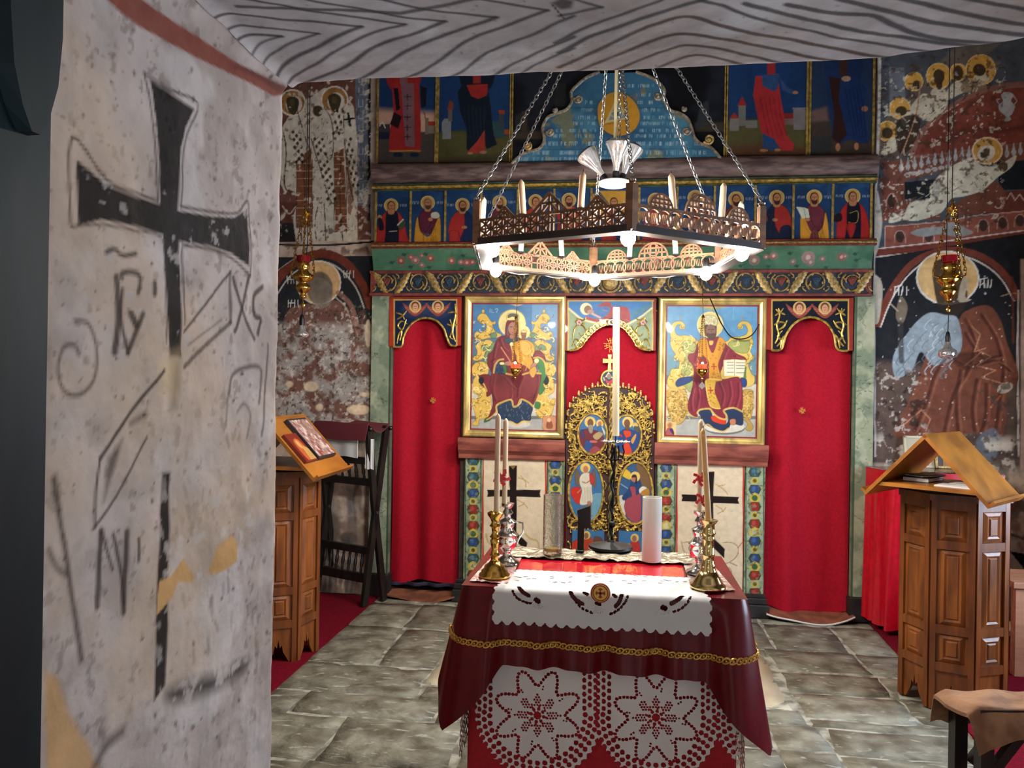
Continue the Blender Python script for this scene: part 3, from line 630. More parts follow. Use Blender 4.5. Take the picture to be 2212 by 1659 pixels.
# lower courses with small arches
fr.poly(q5([(110, 1390), (560, 1360), (1224, 1270), (1700, 1210), (1700, 1400), (1224, 1440), (110, 1570)]), (142, 92, 80)); fr.line(q5([(115, 1570), (120, 1400), (560, 1362), (860, 1310), (1224, 1275), (1700, 1215)]), 2, (190, 176, 164), .8, sm=False)
for x, y in ((235, 1480), (465, 1475), (900, 1390), (1055, 1370), (1195, 1350)): fr.ell(*q5([(x, y)])[0], 9, 13, (78, 62, 58)); fr.line(q5([(x-45, y+50), (x-38, y-20), (x, y-50), (x+38, y-20), (x+45, y+50)]), 1.6, (180, 166, 156), .8)
fr.poly(q5([(320, 1450), (420, 1410), (560, 1400), (640, 1365), (700, 1380), (760, 1410), (820, 1450), (700, 1480), (560, 1460), (420, 1480)]), (146, 150, 150), .95, .006, True)
fr.poly(q5([(20, 1580), (560, 1520), (1224, 1430), (1700, 1370), (1700, 1440), (1224, 1500), (560, 1590), (20, 1650)]), (118, 66, 56)); fr.line(q5([(20, 1580), (560, 1520), (1224, 1430), (1700, 1370)]), 3, (200, 192, 186), .95); fr.line(q5([(20, 1645), (560, 1582), (1224, 1495), (1700, 1435)]), 3, (200, 192, 186), .95)
# jagged white joint at the screen
fr.poly(q5([(15, 100), (80, 130), (60, 900), (30, 1560), (15, 1560)]), (74, 56, 52)); fr.poly([(1897, 60), (1905, 60), (1903, 200), (1899, 330), (1894, 430), (1891, 400), (1895, 250)], (196, 192, 186), .95, .004); fr.wear((40, 42, 46), 40, .55, .05, 23, .8, reg=(1890, 100, 1922, 420))
# --- niche: bearded prophet
fr.poly([(1878, 560), (2210, 505), (2330, 490), (2330, 700), (2202, 990), (1878, 1000)], (44, 46, 50), 1, .004)
fr.poly([(1878, 780), (2200, 800), (2200, 1000), (1878, 1000)], (94, 80, 74), 1, .06)
fr.line([(1896, 700), (1912, 655), (1935, 612), (1965, 575), (2000, 552), (2047, 540), (2095, 545), (2140, 566), (2175, 600), (2200, 645)], 15, (120, 70, 58)); fr.line([(1903, 706), (1920, 660), (1942, 620), (1972, 585), (2006, 562), (2047, 551), (2092, 556), (2132, 576), (2164, 605), (2190, 650)], 3.4, (196, 190, 184))
fr.line([(1888, 560), (1889, 700), (1890, 985)], 4, (178, 172, 168), .9); fr.line([(2199, 628), (2198, 800), (2200, 985)], 5, (176, 168, 164), .95)
fr.ell(2047, 600, 69, 59, (206, 202, 196)); fr.ell(2047, 600, 65, 55.5, (202, 172, 124)); fr.poly([(2015, 580), (2030, 560), (2065, 562), (2080, 590), (2090, 640), (2070, 680), (2030, 665), (2018, 620)], (62, 52, 46), .92, .006, True); fr.poly([(2080, 600), (2092, 610), (2085, 640), (2098, 648), (2070, 650)], (186, 176, 158), .8, .006, True)
RB = (118, 78, 64)
fr.poly([(2072, 690), (2095, 668), (2135, 660), (2160, 690), (2175, 740), (2198, 800), (2195, 830), (2175, 850), (2165, 940), (2100, 935), (2060, 945), (1990, 945), (1930, 940), (1960, 870), (1990, 800), (2010, 745), (2030, 765), (2060, 760)], RB, 1, .006, True)
fr.poly([(2070, 690), (2075, 760), (2020, 790), (1990, 760), (1970, 800), (1935, 815), (1930, 770), (1960, 720), (1985, 690), (2010, 675), (2040, 680)], (140, 152, 160), 1, .006, True)
for k in range(46):
    x = rq.uniform(1945, 2068); y = rq.uniform(690, 800); 
    if x < 1990 and y < 720: continue
    fr.line([(x, y), (x-8, y+6), (x-14, y+16), (x-10, y+22)], 2, rq.choice([(96, 108, 118), (178, 188, 194), (110, 122, 132)]), .8)
FD = (78, 48, 42); FLt = (158, 112, 92)
for p in ([(2085, 690), (2105, 740), (2090, 800), (2060, 850), (2040, 930)], [(2120, 680), (2150, 730), (2165, 790), (2160, 850), (2150, 930)], [(2045, 770), (2020, 810), (2000, 870), (1975, 930)], [(2075, 800), (2065, 860), (2070, 935)], [(2110, 820), (2100, 880), (2105, 930)], [(2130, 830), (2128, 900), (2120, 930)], [(2060, 775), (2100, 790), (2150, 780), (2180, 800)], [(2085, 720), (2120, 770), (2160, 770)]):
    fr.line(p, 7, FD, .75, .008); fr.line([(x+8, y+2) for x, y in p], 4, FLt, .45, .008)
for p in ([(2085, 790), (2120, 760), (2140, 770), (2110, 790), (2150, 800), (2120, 815), (2170, 830)], [(2100, 705), (2118, 722), (2105, 760), (2130, 752)], [(1950, 920), (1990, 885), (2010, 905), (2000, 930)]): fr.line(p, 3, (178, 138, 112), .7, sm=False)
fr.poly([(2050, 770), (2100, 760), (2150, 775), (2090, 800)], (70, 46, 40), .6, .02, True); fr.ell(2170, 838, 18, 11, (176, 170, 156), .9, rot=-.4); fr.line([(2160, 855), (2140, 880)], 5, (150, 92, 70), .9)
fr.line([(2162, 640), (2184, 634), (2205, 634)], 3, (168, 148, 128), .8); fr.line([(2186, 600), (2188, 740)], 5, (110, 60, 50), .7)
fr.poly([(1935, 680), (1945, 640), (1960, 660), (1955, 690), (1945, 700)], (150, 136, 118), .6, .006, True); fr.line([(1922, 655), (1940, 672)], 3, (176, 166, 150), .8); fr.line([(1945, 700), (1948, 780)], 12, (66, 66, 68), .8, .01)
for x, y in ((1934, 628), (2118, 612)):
    for j in range(4): fr.line([(x+j*8, y-8), (x+j*8+rq.uniform(-3, 3), y+9)], 2.6, (206, 204, 200), .95)
    fr.line([(x-2, y-8), (x+14, y-12)], 2.4, (206, 204, 200), .95); fr.line([(x-2, y+6), (x+8, y-2)], 2, (206, 204, 200), .9); fr.ell(x+10, y+22, 2.6, 2.6, (206, 204, 200))
fr.poly([(2110, 950), (2140, 925), (2158, 940), (2150, 990), (2110, 990)], (110, 116, 124), .9, .01, True)
fr.wear((172, 164, 156), 30, .64, .05, 24, .85, reg=(1880, 780, 2010, 1020)); fr.wear((46, 40, 38), 22, .58, .07, 25, .7, reg=(1880, 790, 2010, 960)); fr.wear((188, 182, 172), 12, .5, .08, 26, .9, reg=(1880, 930, 2202, 1070)); fr.wear((80, 72, 68), 26, .6, .06, 27, .7, reg=(2100, 800, 2215, 1070))
for k in range(130): x = rq.uniform(1892, 2196); y = rq.uniform(590, 990); fr.ell(x, y, rq.uniform(.8, 2.4), rq.uniform(.8, 2.2), (196, 190, 182), .8, .003, n=6)
fr.poly([(1880, 405), (1895, 410), (1903, 450), (1905, 490), (1896, 540), (1884, 560), (1880, 520)], (184, 178, 166), 1, .005, True); fr.poly([(1880, 600), (1894, 596), (1906, 620), (1900, 690), (1888, 700), (1880, 690)], (180, 172, 158), 1, .005, True)
# plaster beyond the niche and dado
fr.poly([(2204, 560), (2420, 540), (2420, 1060), (2204, 1060)], (160, 142, 132), 1, .01); fr.poly([(1878, 1005), (2420, 1030), (2420, 1500), (1878, 1500)], (174, 158, 142), 1, .06); fr.wear((96, 84, 76), 9, .52, .08, 28, .8, reg=(2120, 1010, 2420, 1180)); fr.wear((118, 72, 56), 7, .58, .08, 29, .6, reg=(2100, 1060, 2420, 1400))
fr.poly([(2180, 1190), (2230, 1200), (2225, 1245)], (34, 32, 32)); fr.line([(2170, 1150), (2230, 1170)], 6, (90, 70, 56), .8)
fr.wear((84, 66, 52), 34, .62, .05, 71, .75, reg=(1890, 110, 2180, 500)); fr.wear((208, 204, 188), 40, .66, .04, 72, .6, reg=(1890, 150, 2180, 500)); fr.vary(.22, 12, 4); fr.c *= 1.35
bump = (fbm(fr.U, fr.V, 3, 61)-.5)*.02+(fbm(fr.U, fr.V, 20, 62)-.5)*.006
wr2 = wall_sheet('wall_fresco_right', fr, .0, FRES, None, None, bump); tag(wr2, kind='structure')
tag(MB().box(2.78, 2.96, -.004, .3, -.1, 4.7).build('wall_end_right', PLASTER), kind='structure')
tag(MB().box(1.62, 2.82, .03, .3, -.1, 4.7).build('wall_core_right', PLASTER), kind='structure')

# ================================================================ THE ALTAR SCREEN
AX = -.035                                             # axis of the church
ico = thing('iconostasis', 'painted and gilded wooden altar screen spanning the far wall', 'iconostasis', (AX, 0, 0))
PNT = paint_mat('tempera', .5, .10, 30, .2, 60, .0015, coat=.1)
OIL = paint_mat('varnished_tempera', .38, .08, 30, .25, 45, .0015, coat=.12, spec=.3)
REDW = mat('red_painted_wood', (140, 62, 54), .55, var=.3, vsc=25, bump=.3, bsc=40)
GREENW = mat('green_painted_wood', (64, 84, 64), .55, var=.35, vsc=25, bump=.3, bsc=40)
DARKW = mat('dark_base_wood', (40, 38, 36), .55, c2=(22, 21, 21), vsc=12, bump=.3, bsc=30)
NAVY = mat('navy_ground', (30, 46, 66), .6, var=.3, vsc=15, bump=.2)
BOARD = mat('screen_board', (60, 44, 36), .8, var=.3)
# carcass behind the painted faces (open at the three doorways)
MB().box(-1.70, -1.56, .0, .05, 0, 2.1).box(-1.06, -.335, .0, .05, 0, 2.1).box(.27, .985, .0, .05, 0, 2.1).box(1.52, 1.642, .0, .05, 0, 2.1).box(-1.70, 1.642, .0, .05, 2.1, 4.25).build('carcass', BOARD, ico)

rq = random.Random(21)
# ---- marbled posts
for x0, x1, nm in ((-1.70, -1.555, 0), (1.520, 1.645, 1)):
    Y = -.035; p = wall_paint(x0, x1, .16, 2.108, Y, .0045, (164, 168, 142) if nm else (146, 156, 136))
    p.wear((120, 134, 116), 7, .5, .1, 3+nm, .7); p.wear((186, 186, 162), 9, .56, .1, 5+nm, .6)
    for k in range(46):
        x = rq.uniform(x0, x1); z = rq.uniform(.2, 2.1); pts = [(x, z)]
        for j in range(5): x += rq.uniform(-.022, .022); z += rq.uniform(-.035, .015); pts.append((x, z))
        P = catmull(pts, 4); hw = rq.uniform(.0012, .0022)
        n_ = np.vstack([P+[0, hw], P[::-1]-[0, hw]]); p.poly(n_, (58, 68, 56), .8, .002, raw=True)
    e = .016
    if nm == 0: p.poly([(x1-e, .1), (x1, .1), (x1, 2.2), (x1-e, 2.2)], (58, 74, 58), .85, .003, raw=True)
    else: p.poly([(x0, .1), (x0+e, .1), (x0+e, 2.2), (x0, 2.2)], (70, 92, 72), .85, .003, raw=True)
    wall_sheet('post', p, Y, PNT, ico, .05)
    MB().box(x0-.01, x1+.012, -.055, .03, 0, .165, .01).build('post_base', DARKW, ico)

# ---- side doorway headers with cherubs
def header(px0, px1, pyt, arch, base, red, painter, Y=-.045, nm='door_header'):
    x0 = wx(px0, pyt, Y); x1 = wx(px1, pyt, Y); zt = wz((px0+px1)/2, pyt, Y)
    A = np.array([W(a, b, Y) for a, b in arch]); A = A[np.argsort(A[:, 0])]
    n = 130; xs = np.linspace(x0, x1, n); ca = catmull(A, 8); ca = ca[np.argsort(ca[:, 0])]; low = np.interp(xs, ca[:, 0], ca[:, 1], left=ca[0, 1], right=ca[-1, 1])
    t = np.linspace(0, 1, 84)[:, None]; U = np.repeat(xs[None], 84, 0); V = low[None]*(1-t)+zt*t
    p = Paint(U, V, lambda a, b: W(a, b, Y), base); painter(p)
    o = wall_sheet(nm, p, Y, PNT, ico, .035)
    pts = [(xs[i], Y-.004, low[i]) for i in range(n)]
    ins = [q for q in pts if x0+.03 < q[0] < x1-.03]
    MB().tube(ins, .008, 6).build('gilt_arch_edge', GOLD, o, True)
    return o, x0, x1, zt
def cherub(p, x, y, s=1.0):
    for d in (-1, 1):
        p.poly([(x+d*4*s, y+8*s), (x+d*13*s, y+2*s), (x+d*28*s, y-9*s), (x+d*22*s, y+4*s), (x+d*14*s, y+13*s), (x+d*6*s, y+19*s)], (150, 84, 74), 1, .003)
        for k in range(3): p.line([(x+d*(7+k*5)*s, y+(8-k*2)*s), (x+d*(12+k*5)*s, y+(12-k*5)*s)], 1.2, (196, 132, 112), .7)
    p.ell(x, y+10*s, 11*s, 11*s, (146, 78, 70)); p.ell(x, y, 13*s, 13*s, (212, 186, 132)); p.ell(x, y, 11.2*s, 11.2*s, (196, 160, 104)); p.ell(x, y-1*s, 8.4*s, 9.5*s, (108, 66, 48)); p.ell(x, y+1*s, 6.2*s, 8*s, (208, 160, 132))
    p.line([(x-3*s, y), (x-1*s, y)], 1, (80, 50, 44)); p.line([(x+1*s, y), (x+3.2*s, y)], 1, (80, 50, 44)); p.line([(x-1.6*s, y+4.6*s), (x+1.8*s, y+4.6*s)], 1, (150, 70, 66))
    p.line([(x-6*s, y+12*s), (x, y+15*s), (x+6*s, y+12*s)], 1.4, (210, 150, 130), .8)
def leaf_relief(parent, pts, Y, r=.006, m=GOLD, k=5):
    P = catmull([W(a, b, Y) for a, b in pts], k); n = len(P)
    return MB().tube([(q[0], Y-.004, q[1]) for q in P], [r*(.45+.75*math.sin(math.pi*min(1, .12+i/n*.9))) for i in range(n)], 6).build('gilt_leaf_scroll', m, parent, True)
def hdL(p):
    p.rect(838, 630, 850, 760, (168, 66, 46)); p.rect(988, 630, 1002, 760, (168, 66, 46)); p.rect(838, 636, 1002, 645, (150, 62, 50)); p.rect(850, 646, 988, 649, (196, 166, 92)); p.rect(850, 646, 853, 760, (196, 166, 92)); p.rect(985, 646, 988, 750, (196, 166, 92))
    p.ell(897, 668, 30, 20, (58, 76, 104), .5, .02); p.ell(946, 668, 30, 20, (58, 76, 104), .5, .02); cherub(p, 897, 662); cherub(p, 946, 662)
h, *_ = header(842, 997, 641, [(842, 748), (867, 748.5), (871.5, 730), (882, 708.6), (899, 692.6), (920.6, 687), (942, 692.6), (958, 708.6), (966, 730), (975, 746), (997, 746)], (32, 48, 82), 0, hdL)
for pts in ([(858, 742), (862, 722), (872, 708), (878, 690)], [(864, 736), (868, 716), (860, 704), (868, 694), (880, 700)], [(858, 690), (870, 682), (878, 672)], [(856, 676), (868, 680), (874, 690)], [(984, 738), (978, 720), (980, 700), (984, 680), (983, 656)], [(966, 700), (978, 704), (990, 700)], [(968, 676), (980, 674), (988, 680)], [(972, 690), (978, 712), (972, 728), (982, 734)]): leaf_relief(h, pts, -.047)
def hdR(p):
    p.rect(1650, 630, 1666, 770, (150, 60, 50)); p.rect(1834, 630, 1850, 770, (150, 60, 50)); p.rect(1650, 636, 1850, 646, (140, 62, 54)); p.rect(1666, 646, 1834, 650, (196, 166, 92)); p.rect(1666, 646, 1669, 760, (196, 166, 92)); p.rect(1831, 646, 1834, 760, (196, 166, 92))
    cherub(p, 1727, 665, 1.08); cherub(p, 1782, 665, 1.08)
h, *_ = header(1657, 1844, 643, [(1657, 755), (1686, 755), (1698, 723), (1718, 697), (1750, 685), (1783, 697), (1801, 723), (1809, 755), (1844, 757)], (30, 36, 48), 0, hdR)
for d, xx in ((1, 1674), (-1, 1826)):
    for pts in ([(0, 90), (8, 72), (4, 50), (10, 30), (8, 14)], [(0, 30), (10, 24), (22, 28)], [(2, 16), (10, 22), (18, 14)], [(-2, 50), (10, 44), (24, 46)], [(8, 60), (18, 54), (26, 40)], [(4, 96), (14, 84), (6, 74), (16, 62)], [(12, 100), (16, 80), (24, 70)]): leaf_relief(h, [(xx+d*a, 652+b) for a, b in pts], -.047)
def hdC(p):
    p.rect(1215, 630, 1425, 650, (140, 74, 68)); p.rect(1215, 630, 1226, 770, (140, 74, 68)); p.rect(1410, 630, 1425, 770, (140, 74, 68)); p.rect(1226, 648, 1412, 651, (198, 176, 112)); p.rect(1226, 650, 1229, 765, (198, 176, 112)); p.rect(1408, 650, 1411, 765, (198, 176, 112))
    p.poly([(1229, 651), (1408, 651), (1408, 664), (1380, 690), (1340, 704), (1300, 698), (1260, 690), (1229, 668)], (92, 136, 178), 1, .004); p.poly([(1355, 690), (1408, 668), (1408, 655), (1370, 672)], (104, 140, 140), .7, .02)
    p.poly([(1262, 690), (1300, 655), (1320, 654), (1322, 662), (1355, 664), (1362, 690), (1358, 700), (1300, 698)], (164, 98, 98), 1, .004, True); p.poly([(1284, 664), (1310, 662), (1318, 670), (1300, 688), (1270, 684), (1276, 670)], (96, 128, 168), 1, .004, True)
    p.ell(1266, 667, 13, 13, (222, 212, 178)); p.ell(1270, 669, 8.5, 9, (146, 120, 104)); p.ell(1276, 674, 7, 5, (176, 148, 130)); p.line([(1280, 678), (1296, 686)], 4, (196, 168, 150))
    p.line([(1229, 667), (1255, 688), (1280, 696), (1296, 699)], 4, (212, 204, 168)); p.line([(1408, 666), (1385, 684), (1360, 698), (1345, 704)], 4, (212, 204, 168))
    for k in range(12): x = rq.uniform(1290, 1360); y = rq.uniform(658, 698); p.line([(x, y), (x+8, y+rq.uniform(-4, 4))], 1.4, rq.choice([(190, 130, 126), (130, 70, 74)]), .6)
h, hx0, hx1, hzt = header(1222, 1418, 644, [(1222, 757.5), (1230, 757), (1243, 755), (1250, 752), (1256, 744), (1272, 726), (1293, 708), (1321, 699), (1349, 708), (1367, 726), (1376, 745), (1384, 753), (1394, 755), (1410, 757), (1418, 757.5)], (150, 164, 138), 0, hdC)
ring = MB(); cl = catmull([W(a, b, -.05) for a, b in [(1252, 745), (1262, 732), (1272, 720), (1284, 709), (1297, 701), (1308, 697), (1321, 695), (1336, 698), (1349, 704), (1360, 715), (1370, 728), (1378, 742)]], 8)
_s = np.concatenate([[0], np.cumsum(np.hypot(*np.diff(cl, axis=0).T))]); _n = int(_s[-1]/.026)
for k in range(_n+1):
    q = _s[-1]*k/_n; cx, cz = np.interp(q, _s, cl[:, 0]), np.interp(q, _s, cl[:, 1])
    ring.tube([(cx+.019*math.cos(a), -.052, cz+.019*math.sin(a)) for a in np.linspace(0, 2*math.pi, 12, endpoint=False)], .0042, 5, closed=True)
ring.build('gilt_ring_chain', GOLD, h, True)
fb = MB()
for k in range(9): a = k*.7; fb.ball((wx(1321, 696, -.05)+.018*math.cos(a), -.058, wz(1321, 696, -.05)+.016*math.sin(a)), .012, 6, 4)
fb.build('silvered_rosette', SILVER, h, True)
for d, xx in ((1, 1236), (-1, 1404)):
    for pts in ([(0, 96), (8, 80), (18, 92), (10, 100), (4, 90)], [(2, 80), (4, 62), (12, 50), (24, 52), (30, 64), (22, 74), (14, 66)], [(6, 44), (14, 38), (24, 40), (30, 34)], [(10, 34), (18, 44), (28, 48)], [(14, 100), (24, 92), (30, 80)], [(28, 70), (36, 62), (40, 52)]): leaf_relief(h, [(xx+d*a, 652+b) for a, b in pts], -.047, .0055)
    bl = wx(xx+d*15, 697, -.05); bz = wz(xx+d*15, 697, -.05); b = MB()
    for k in range(6): b.ball((bl+.012*math.cos(k), -.054, bz+.012*math.sin(k)), .009, 6, 4)
    b.build('rose', mat('rose_pink', (196, 150, 142), .5), h, True)

# ---- plinths, ledges and panelled dado
LEDG = mat('marbled_ledge', (150, 82, 66), .5, c2=(106, 48, 42), vsc=14, stretch=(.4, 1, 1.4), bump=.3, bsc=30)
def ledge(x0, x1, z0, z1):
    prof = [(0, z0), (-.045, z0), (-.05, z0+.01), (-.052, z0+.03), (-.075, z0+.06), (-.085, z1-.03), (-.085, z1-.008), (-.08, z1), (0, z1)]
    mb = MB(); n = len(prof); mb.add([(x0, y, z) for y, z in prof]+[(x1, y, z) for y, z in prof], [tuple(range(n)), tuple(range(n, 2*n))[::-1]]+[(i, i+n, (i+1) % n+n, (i+1) % n) for i in range(n)])
    return mb.build('ledge', LEDG, ico)
ledge(-1.063, -.333, .985, 1.128); ledge(.262, .99, .985, 1.128)
for x0, x1 in ((-1.09, -.31), (.24, 1.01)):
    MB().box(x0, x1, -.07, .03, 0, .085, .006).box(x0+.012, x1-.012, -.055, .03, .085, .125, .006).box(x0+.02, x1-.02, -.04, .03, .125, .15, .004).build('plinth', DARKW, ico)
CREAM = (216, 200, 174)
def dado(pl, pr, yt, cross):
    Y = -.02; p = wall_paint(wx(pl, 1100, Y), wx(pr, 1100, Y), .15, .99, Y, .0045, CREAM); p.wear((204, 188, 164), 4, .5, .1, 5, .5)
    p.line([(pl+1, yt-10), (pl+1, 1300)], 4, (190, 70, 54)); p.line([(pr-1, yt-10), (pr-1, 1300)], 4, (190, 70, 54)); cross(p); return wall_sheet('dado_panel', p, Y, PNT, ico, .02)
CRB = (44, 32, 32)
def twig(p, pts, c=(176, 146, 92), w=2.2): p.line(pts, w, c, .75)
def crossL(p):
    p.poly([(1099, 1006), (1117, 1006), (1116, 1058), (1168, 1058), (1166, 1066), (1168, 1074), (1116, 1073), (1116, 1150), (1139, 1172), (1137, 1191), (1116, 1170), (1117, 1260), (1100, 1260), (1101, 1160), (1080, 1142), (1086, 1124), (1101, 1134), (1101, 1073), (1052, 1073), (1054, 1066), (1052, 1058), (1101, 1058)], CRB)
    for a in ((1120, 1032, 1142, 1044), (1125, 1028, 1136, 1052), (1118, 1080, 1140, 1098), (1120, 1094, 1132, 1086), (1092, 1030, 1084, 1050), (1096, 1080, 1080, 1096)): twig(p, [(a[0], a[1]), ((a[0]+a[2])/2+4, (a[1]+a[3])/2), (a[2], a[3])])
    twig(p, [(1135, 1154), (1146, 1164), (1160, 1168), (1164, 1180), (1162, 1196)], (186, 164, 104), 4); twig(p, [(1050, 1154), (1054, 1170), (1064, 1180)], (186, 164, 104), 4); p.poly([(1102, 1007), (1114, 1007), (1108, 1014)], (150, 126, 72), .8)
def crossR(p):
    p.poly([(1526, 1019), (1543, 1019), (1541, 1072), (1597, 1073), (1594, 1080), (1597, 1088), (1541, 1087), (1541, 1162), (1566, 1186), (1564, 1206), (1541, 1183), (1542, 1260), (1526, 1260), (1527, 1170), (1503, 1146), (1506, 1128), (1527, 1146), (1527, 1085), (1472, 1083), (1474, 1075), (1472, 1068), (1527, 1070)], CRB)
    for a in ((1546, 1046, 1572, 1068), (1552, 1050, 1566, 1046), (1546, 1092, 1562, 1106), (1550, 1110, 1568, 1096), (1504, 1050, 1510, 1062), (1500, 1092, 1510, 1104)): twig(p, [(a[0], a[1]), ((a[0]+a[2])/2+4, (a[1]+a[3])/2), (a[2], a[3])])
    twig(p, [(1472, 1170), (1477, 1190), (1488, 1200)], (150, 120, 96)); twig(p, [(1476, 1172), (1492, 1170), (1505, 1172)], (150, 120, 96)); twig(p, [(1562, 1172), (1580, 1172), (1594, 1182), (1592, 1200), (1575, 1215), (1556, 1220), (1548, 1228)], (150, 120, 96)); twig(p, [(1603, 1172), (1594, 1184)], (150, 120, 96)); twig(p, [(1560, 1240), (1572, 1245), (1580, 1236), (1574, 1226), (1564, 1228), (1566, 1236)], (120, 104, 96)); twig(p, [(1578, 1216), (1592, 1222)], (120, 104, 96))
dado(1042, 1180, 985, crossL); dado(1461, 1607, 1003, crossR)
GEMS = {'b': (56, 84, 130), 'r': (152, 58, 48), 't': (62, 100, 114)}
def gemstrip(pl, pr, seq, y0, pitch, k0=0):
    Y = -.026; xa, xb = wx(pl, 1100, Y), wx(pr, 1100, Y); p = wall_paint(xa, xb, .15, .99, Y, .004, (160, 172, 146)); p.wear((128, 142, 118), 9, .5, .1, 7, .7)
    for k in range(22):
        x = rq.uniform(pl, pr); y = rq.uniform(970, 1240); p.line([(x, y), (x+rq.uniform(-6, 6), y+7), (x+rq.uniform(-6, 6), y+15)], 1.3, (64, 72, 58), .7)
    p.line([(pl+2, 960), (pl+2, 1300)], 3.4, (60, 78, 58), .8); p.line([(pr-2, 960), (pr-2, 1300)], 3.4, (60, 78, 58), .8)
    c = (pl+pr)/2; y = y0
    for i, ch in enumerate(seq):
        yy_ = y+i*pitch
        if ch in GEMS:
            p.poly([(c-9, yy_-10), (c+9, yy_-10), (c+14, yy_), (c+9, yy_+10), (c-9, yy_+10), (c-14, yy_)], (66, 62, 40), .9); p.poly([(c-7.5, yy_-9), (c+7.5, yy_-9), (c+9, yy_), (c+7.5, yy_+9), (c-7.5, yy_+9), (c-9, yy_)], GEMS[ch]); p.ell(c-2, yy_-2, 4, 5, tuple(min(255, q+46) for q in GEMS[ch]), .5, .006)
        elif ch == 'o': p.ell(c, yy_, 8, 7.5, (196, 176, 84)); p.ell(c, yy_, 4.6, 4.4, (120, 110, 72)); p.line([(c-2, yy_-2), (c+2, yy_+2)], 1.3, (60, 44, 36))
        elif ch == 'O': p.poly([(c-13, yy_), (c-6, yy_-9), (c, yy_-12), (c+6, yy_-9), (c+13, yy_), (c+6, yy_+9), (c, yy_+12), (c-6, yy_+9)], (198, 178, 82), 1, .003); p.ell(c, yy_, 6.4, 6.4, (74, 104, 74) if i % 8 < 5 else (206, 196, 160))
    p.wear((140, 148, 122), 40, .6, .06, 9, .55); p.wear((70, 74, 58), 50, .66, .05, 19, .6)
    wall_sheet('jewelled_strip', p, Y, PNT, ico, .026)
gemstrip(1003, 1041, 'totObororObotOror', 995, 17.6)
gemstrip(1181, 1218, 'bobObobOrobOtobOr', 1003, 17.5)
gemstrip(1418, 1460, 'bobOrorObobObobOr', 1010, 18)
gemstrip(1609, 1652, 'tobOrorObobOroror', 1020, 18.6)

# ---- carved vine frieze
Yf = -.055; zf0, zf1 = 2.113, 2.268
frz = MB().box(-1.705, 1.612, Yf, .02, zf0, zf1).build('frieze', NAVY, ico)
MB().box(-1.712, 1.618, Yf-.008, .0, zf1-.016, zf1+.006, .003).build('red_fillet', REDW, frz); MB().box(-1.712, 1.618, Yf-.008, .0, zf0-.014, zf0+.006, .003).build('red_fillet', REDW, frz)
for s_, a in ((-1, -1.705), (1, 1.612)): MB().prism([(a, Yf-.006, zf0), (a, Yf-.006, zf1), (a-s_*.045, Yf-.006, zf1 if s_ < 0 else zf0+.06), (a-s_*.03, Yf-.006, zf0+.02)], (0, 1, 0), .01).build('red_corner', REDW, frz)
zm = (zf0+zf1)/2
GR_B = mat('blue_grapes', (58, 84, 106), .4, var=.3); GR_R = mat('red_grapes', (146, 74, 64), .4, var=.3)
def scroll_mb(d, up):
    mb = MB(); R0 = .060; pts = []; rad = []
    n = 40
    for i in range(n):
        t = i/(n-1); a = (2.2+t*2*math.pi*1.18); r = R0*(1-.50*t**2.6)
        pts.append((d*r*math.cos(a), -.006, up*r*math.sin(a))); rad.append(.0072*(1-.35*t))
    mb.tube(pts, rad, 6)
    for a0, r0, k in ((.3, .045, 1), (2.6, .05, -1), (4.2, .048, 1)):
        q = [(d*(r0*math.cos(a0)-.004*j*math.sin(a0)*k), -.008, up*(r0*math.sin(a0)-.006*j)) for j in range(4)]; mb.tube(q, [.004, .006, .005, .002], 5)
    mb.ball((d*.045, -.008, up*-.05), .009, 6, 4); mb.ball((d*.052, -.008, up*.045), .008, 6, 4)
    return mb.mesh('vine_scroll')
def leaf_mb(d, up):
    mb = MB(); n = 12; ctr = catmull([(-.055, -.074), (-.03, -.05), (.0, 0), (.03, .05), (.055, .074)], 4); L = len(ctr)
    left = []; right = []
    for i, q in enumerate(ctr):
        t = i/(L-1); w = .022*math.sin(math.pi*(.12+.8*t))*(1+.35*(i % 2)); tn = ctr[min(i+1, L-1)]-ctr[max(i-1, 0)]; tn = tn/np.hypot(*tn); nn = np.array([-tn[1], tn[0]])
        left.append(q+nn*w); right.append(q-nn*w)
    vs_ = []
    for i in range(L):
        for q, y in ((left[i], -.004), (ctr[i], -.016), (right[i], -.004)): vs_.append((d*q[0], y, up*q[1]))
    fs_ = []
    for i in range(L-1):
        for j in (0, 1): a = i*3+j; fs_.append((a, a+1, a+4, a+3))
    mb.add(vs_, fs_); mb.tube([(d*(-.05), -.008, up*.06), (d*-.03, -.009, up*.045), (d*-.028, -.008, up*.03), (d*-.04, -.008, up*.03)], .005, 5); mb.tube([(d*.05, -.008, up*-.06), (d*.03, -.009, up*-.045), (d*.028, -.008, up*-.03), (d*.04, -.008, up*-.03)], .005, 5)
    return mb.mesh('acanthus_leaf')
def grape_mb():
    mb = MB(); k = 0
    for row in range(6):
        for j in range(6-row):
            mb.ball(((j-(5-row)/2)*.0105, -.006-.003*((j+row) % 2), .022-row*.0095), .0064, 6, 4)
    return mb.mesh('grape_cluster')
sm_ = {(d, u): scroll_mb(d, u) for d in (-1, 1) for u in (-1, 1)}; lm_ = {(d, u): leaf_mb(d, u) for d in (-1, 1) for u in (-1, 1)}; gm_ = grape_mb(); gm2_ = gm_.copy()
for me in list(sm_.values())+list(lm_.values()): me.materials.append(GOLD_OLD); smooth(me, 60)
for me, m_ in ((gm_, GR_B), (gm2_, GR_R)): me.materials.append(m_); smooth(me, 80)
pit = .2195
def put(me, nm, x, z, parent, y=Yf):
    o = link(nm, me, None, parent); o.location = (x, y, z); return o
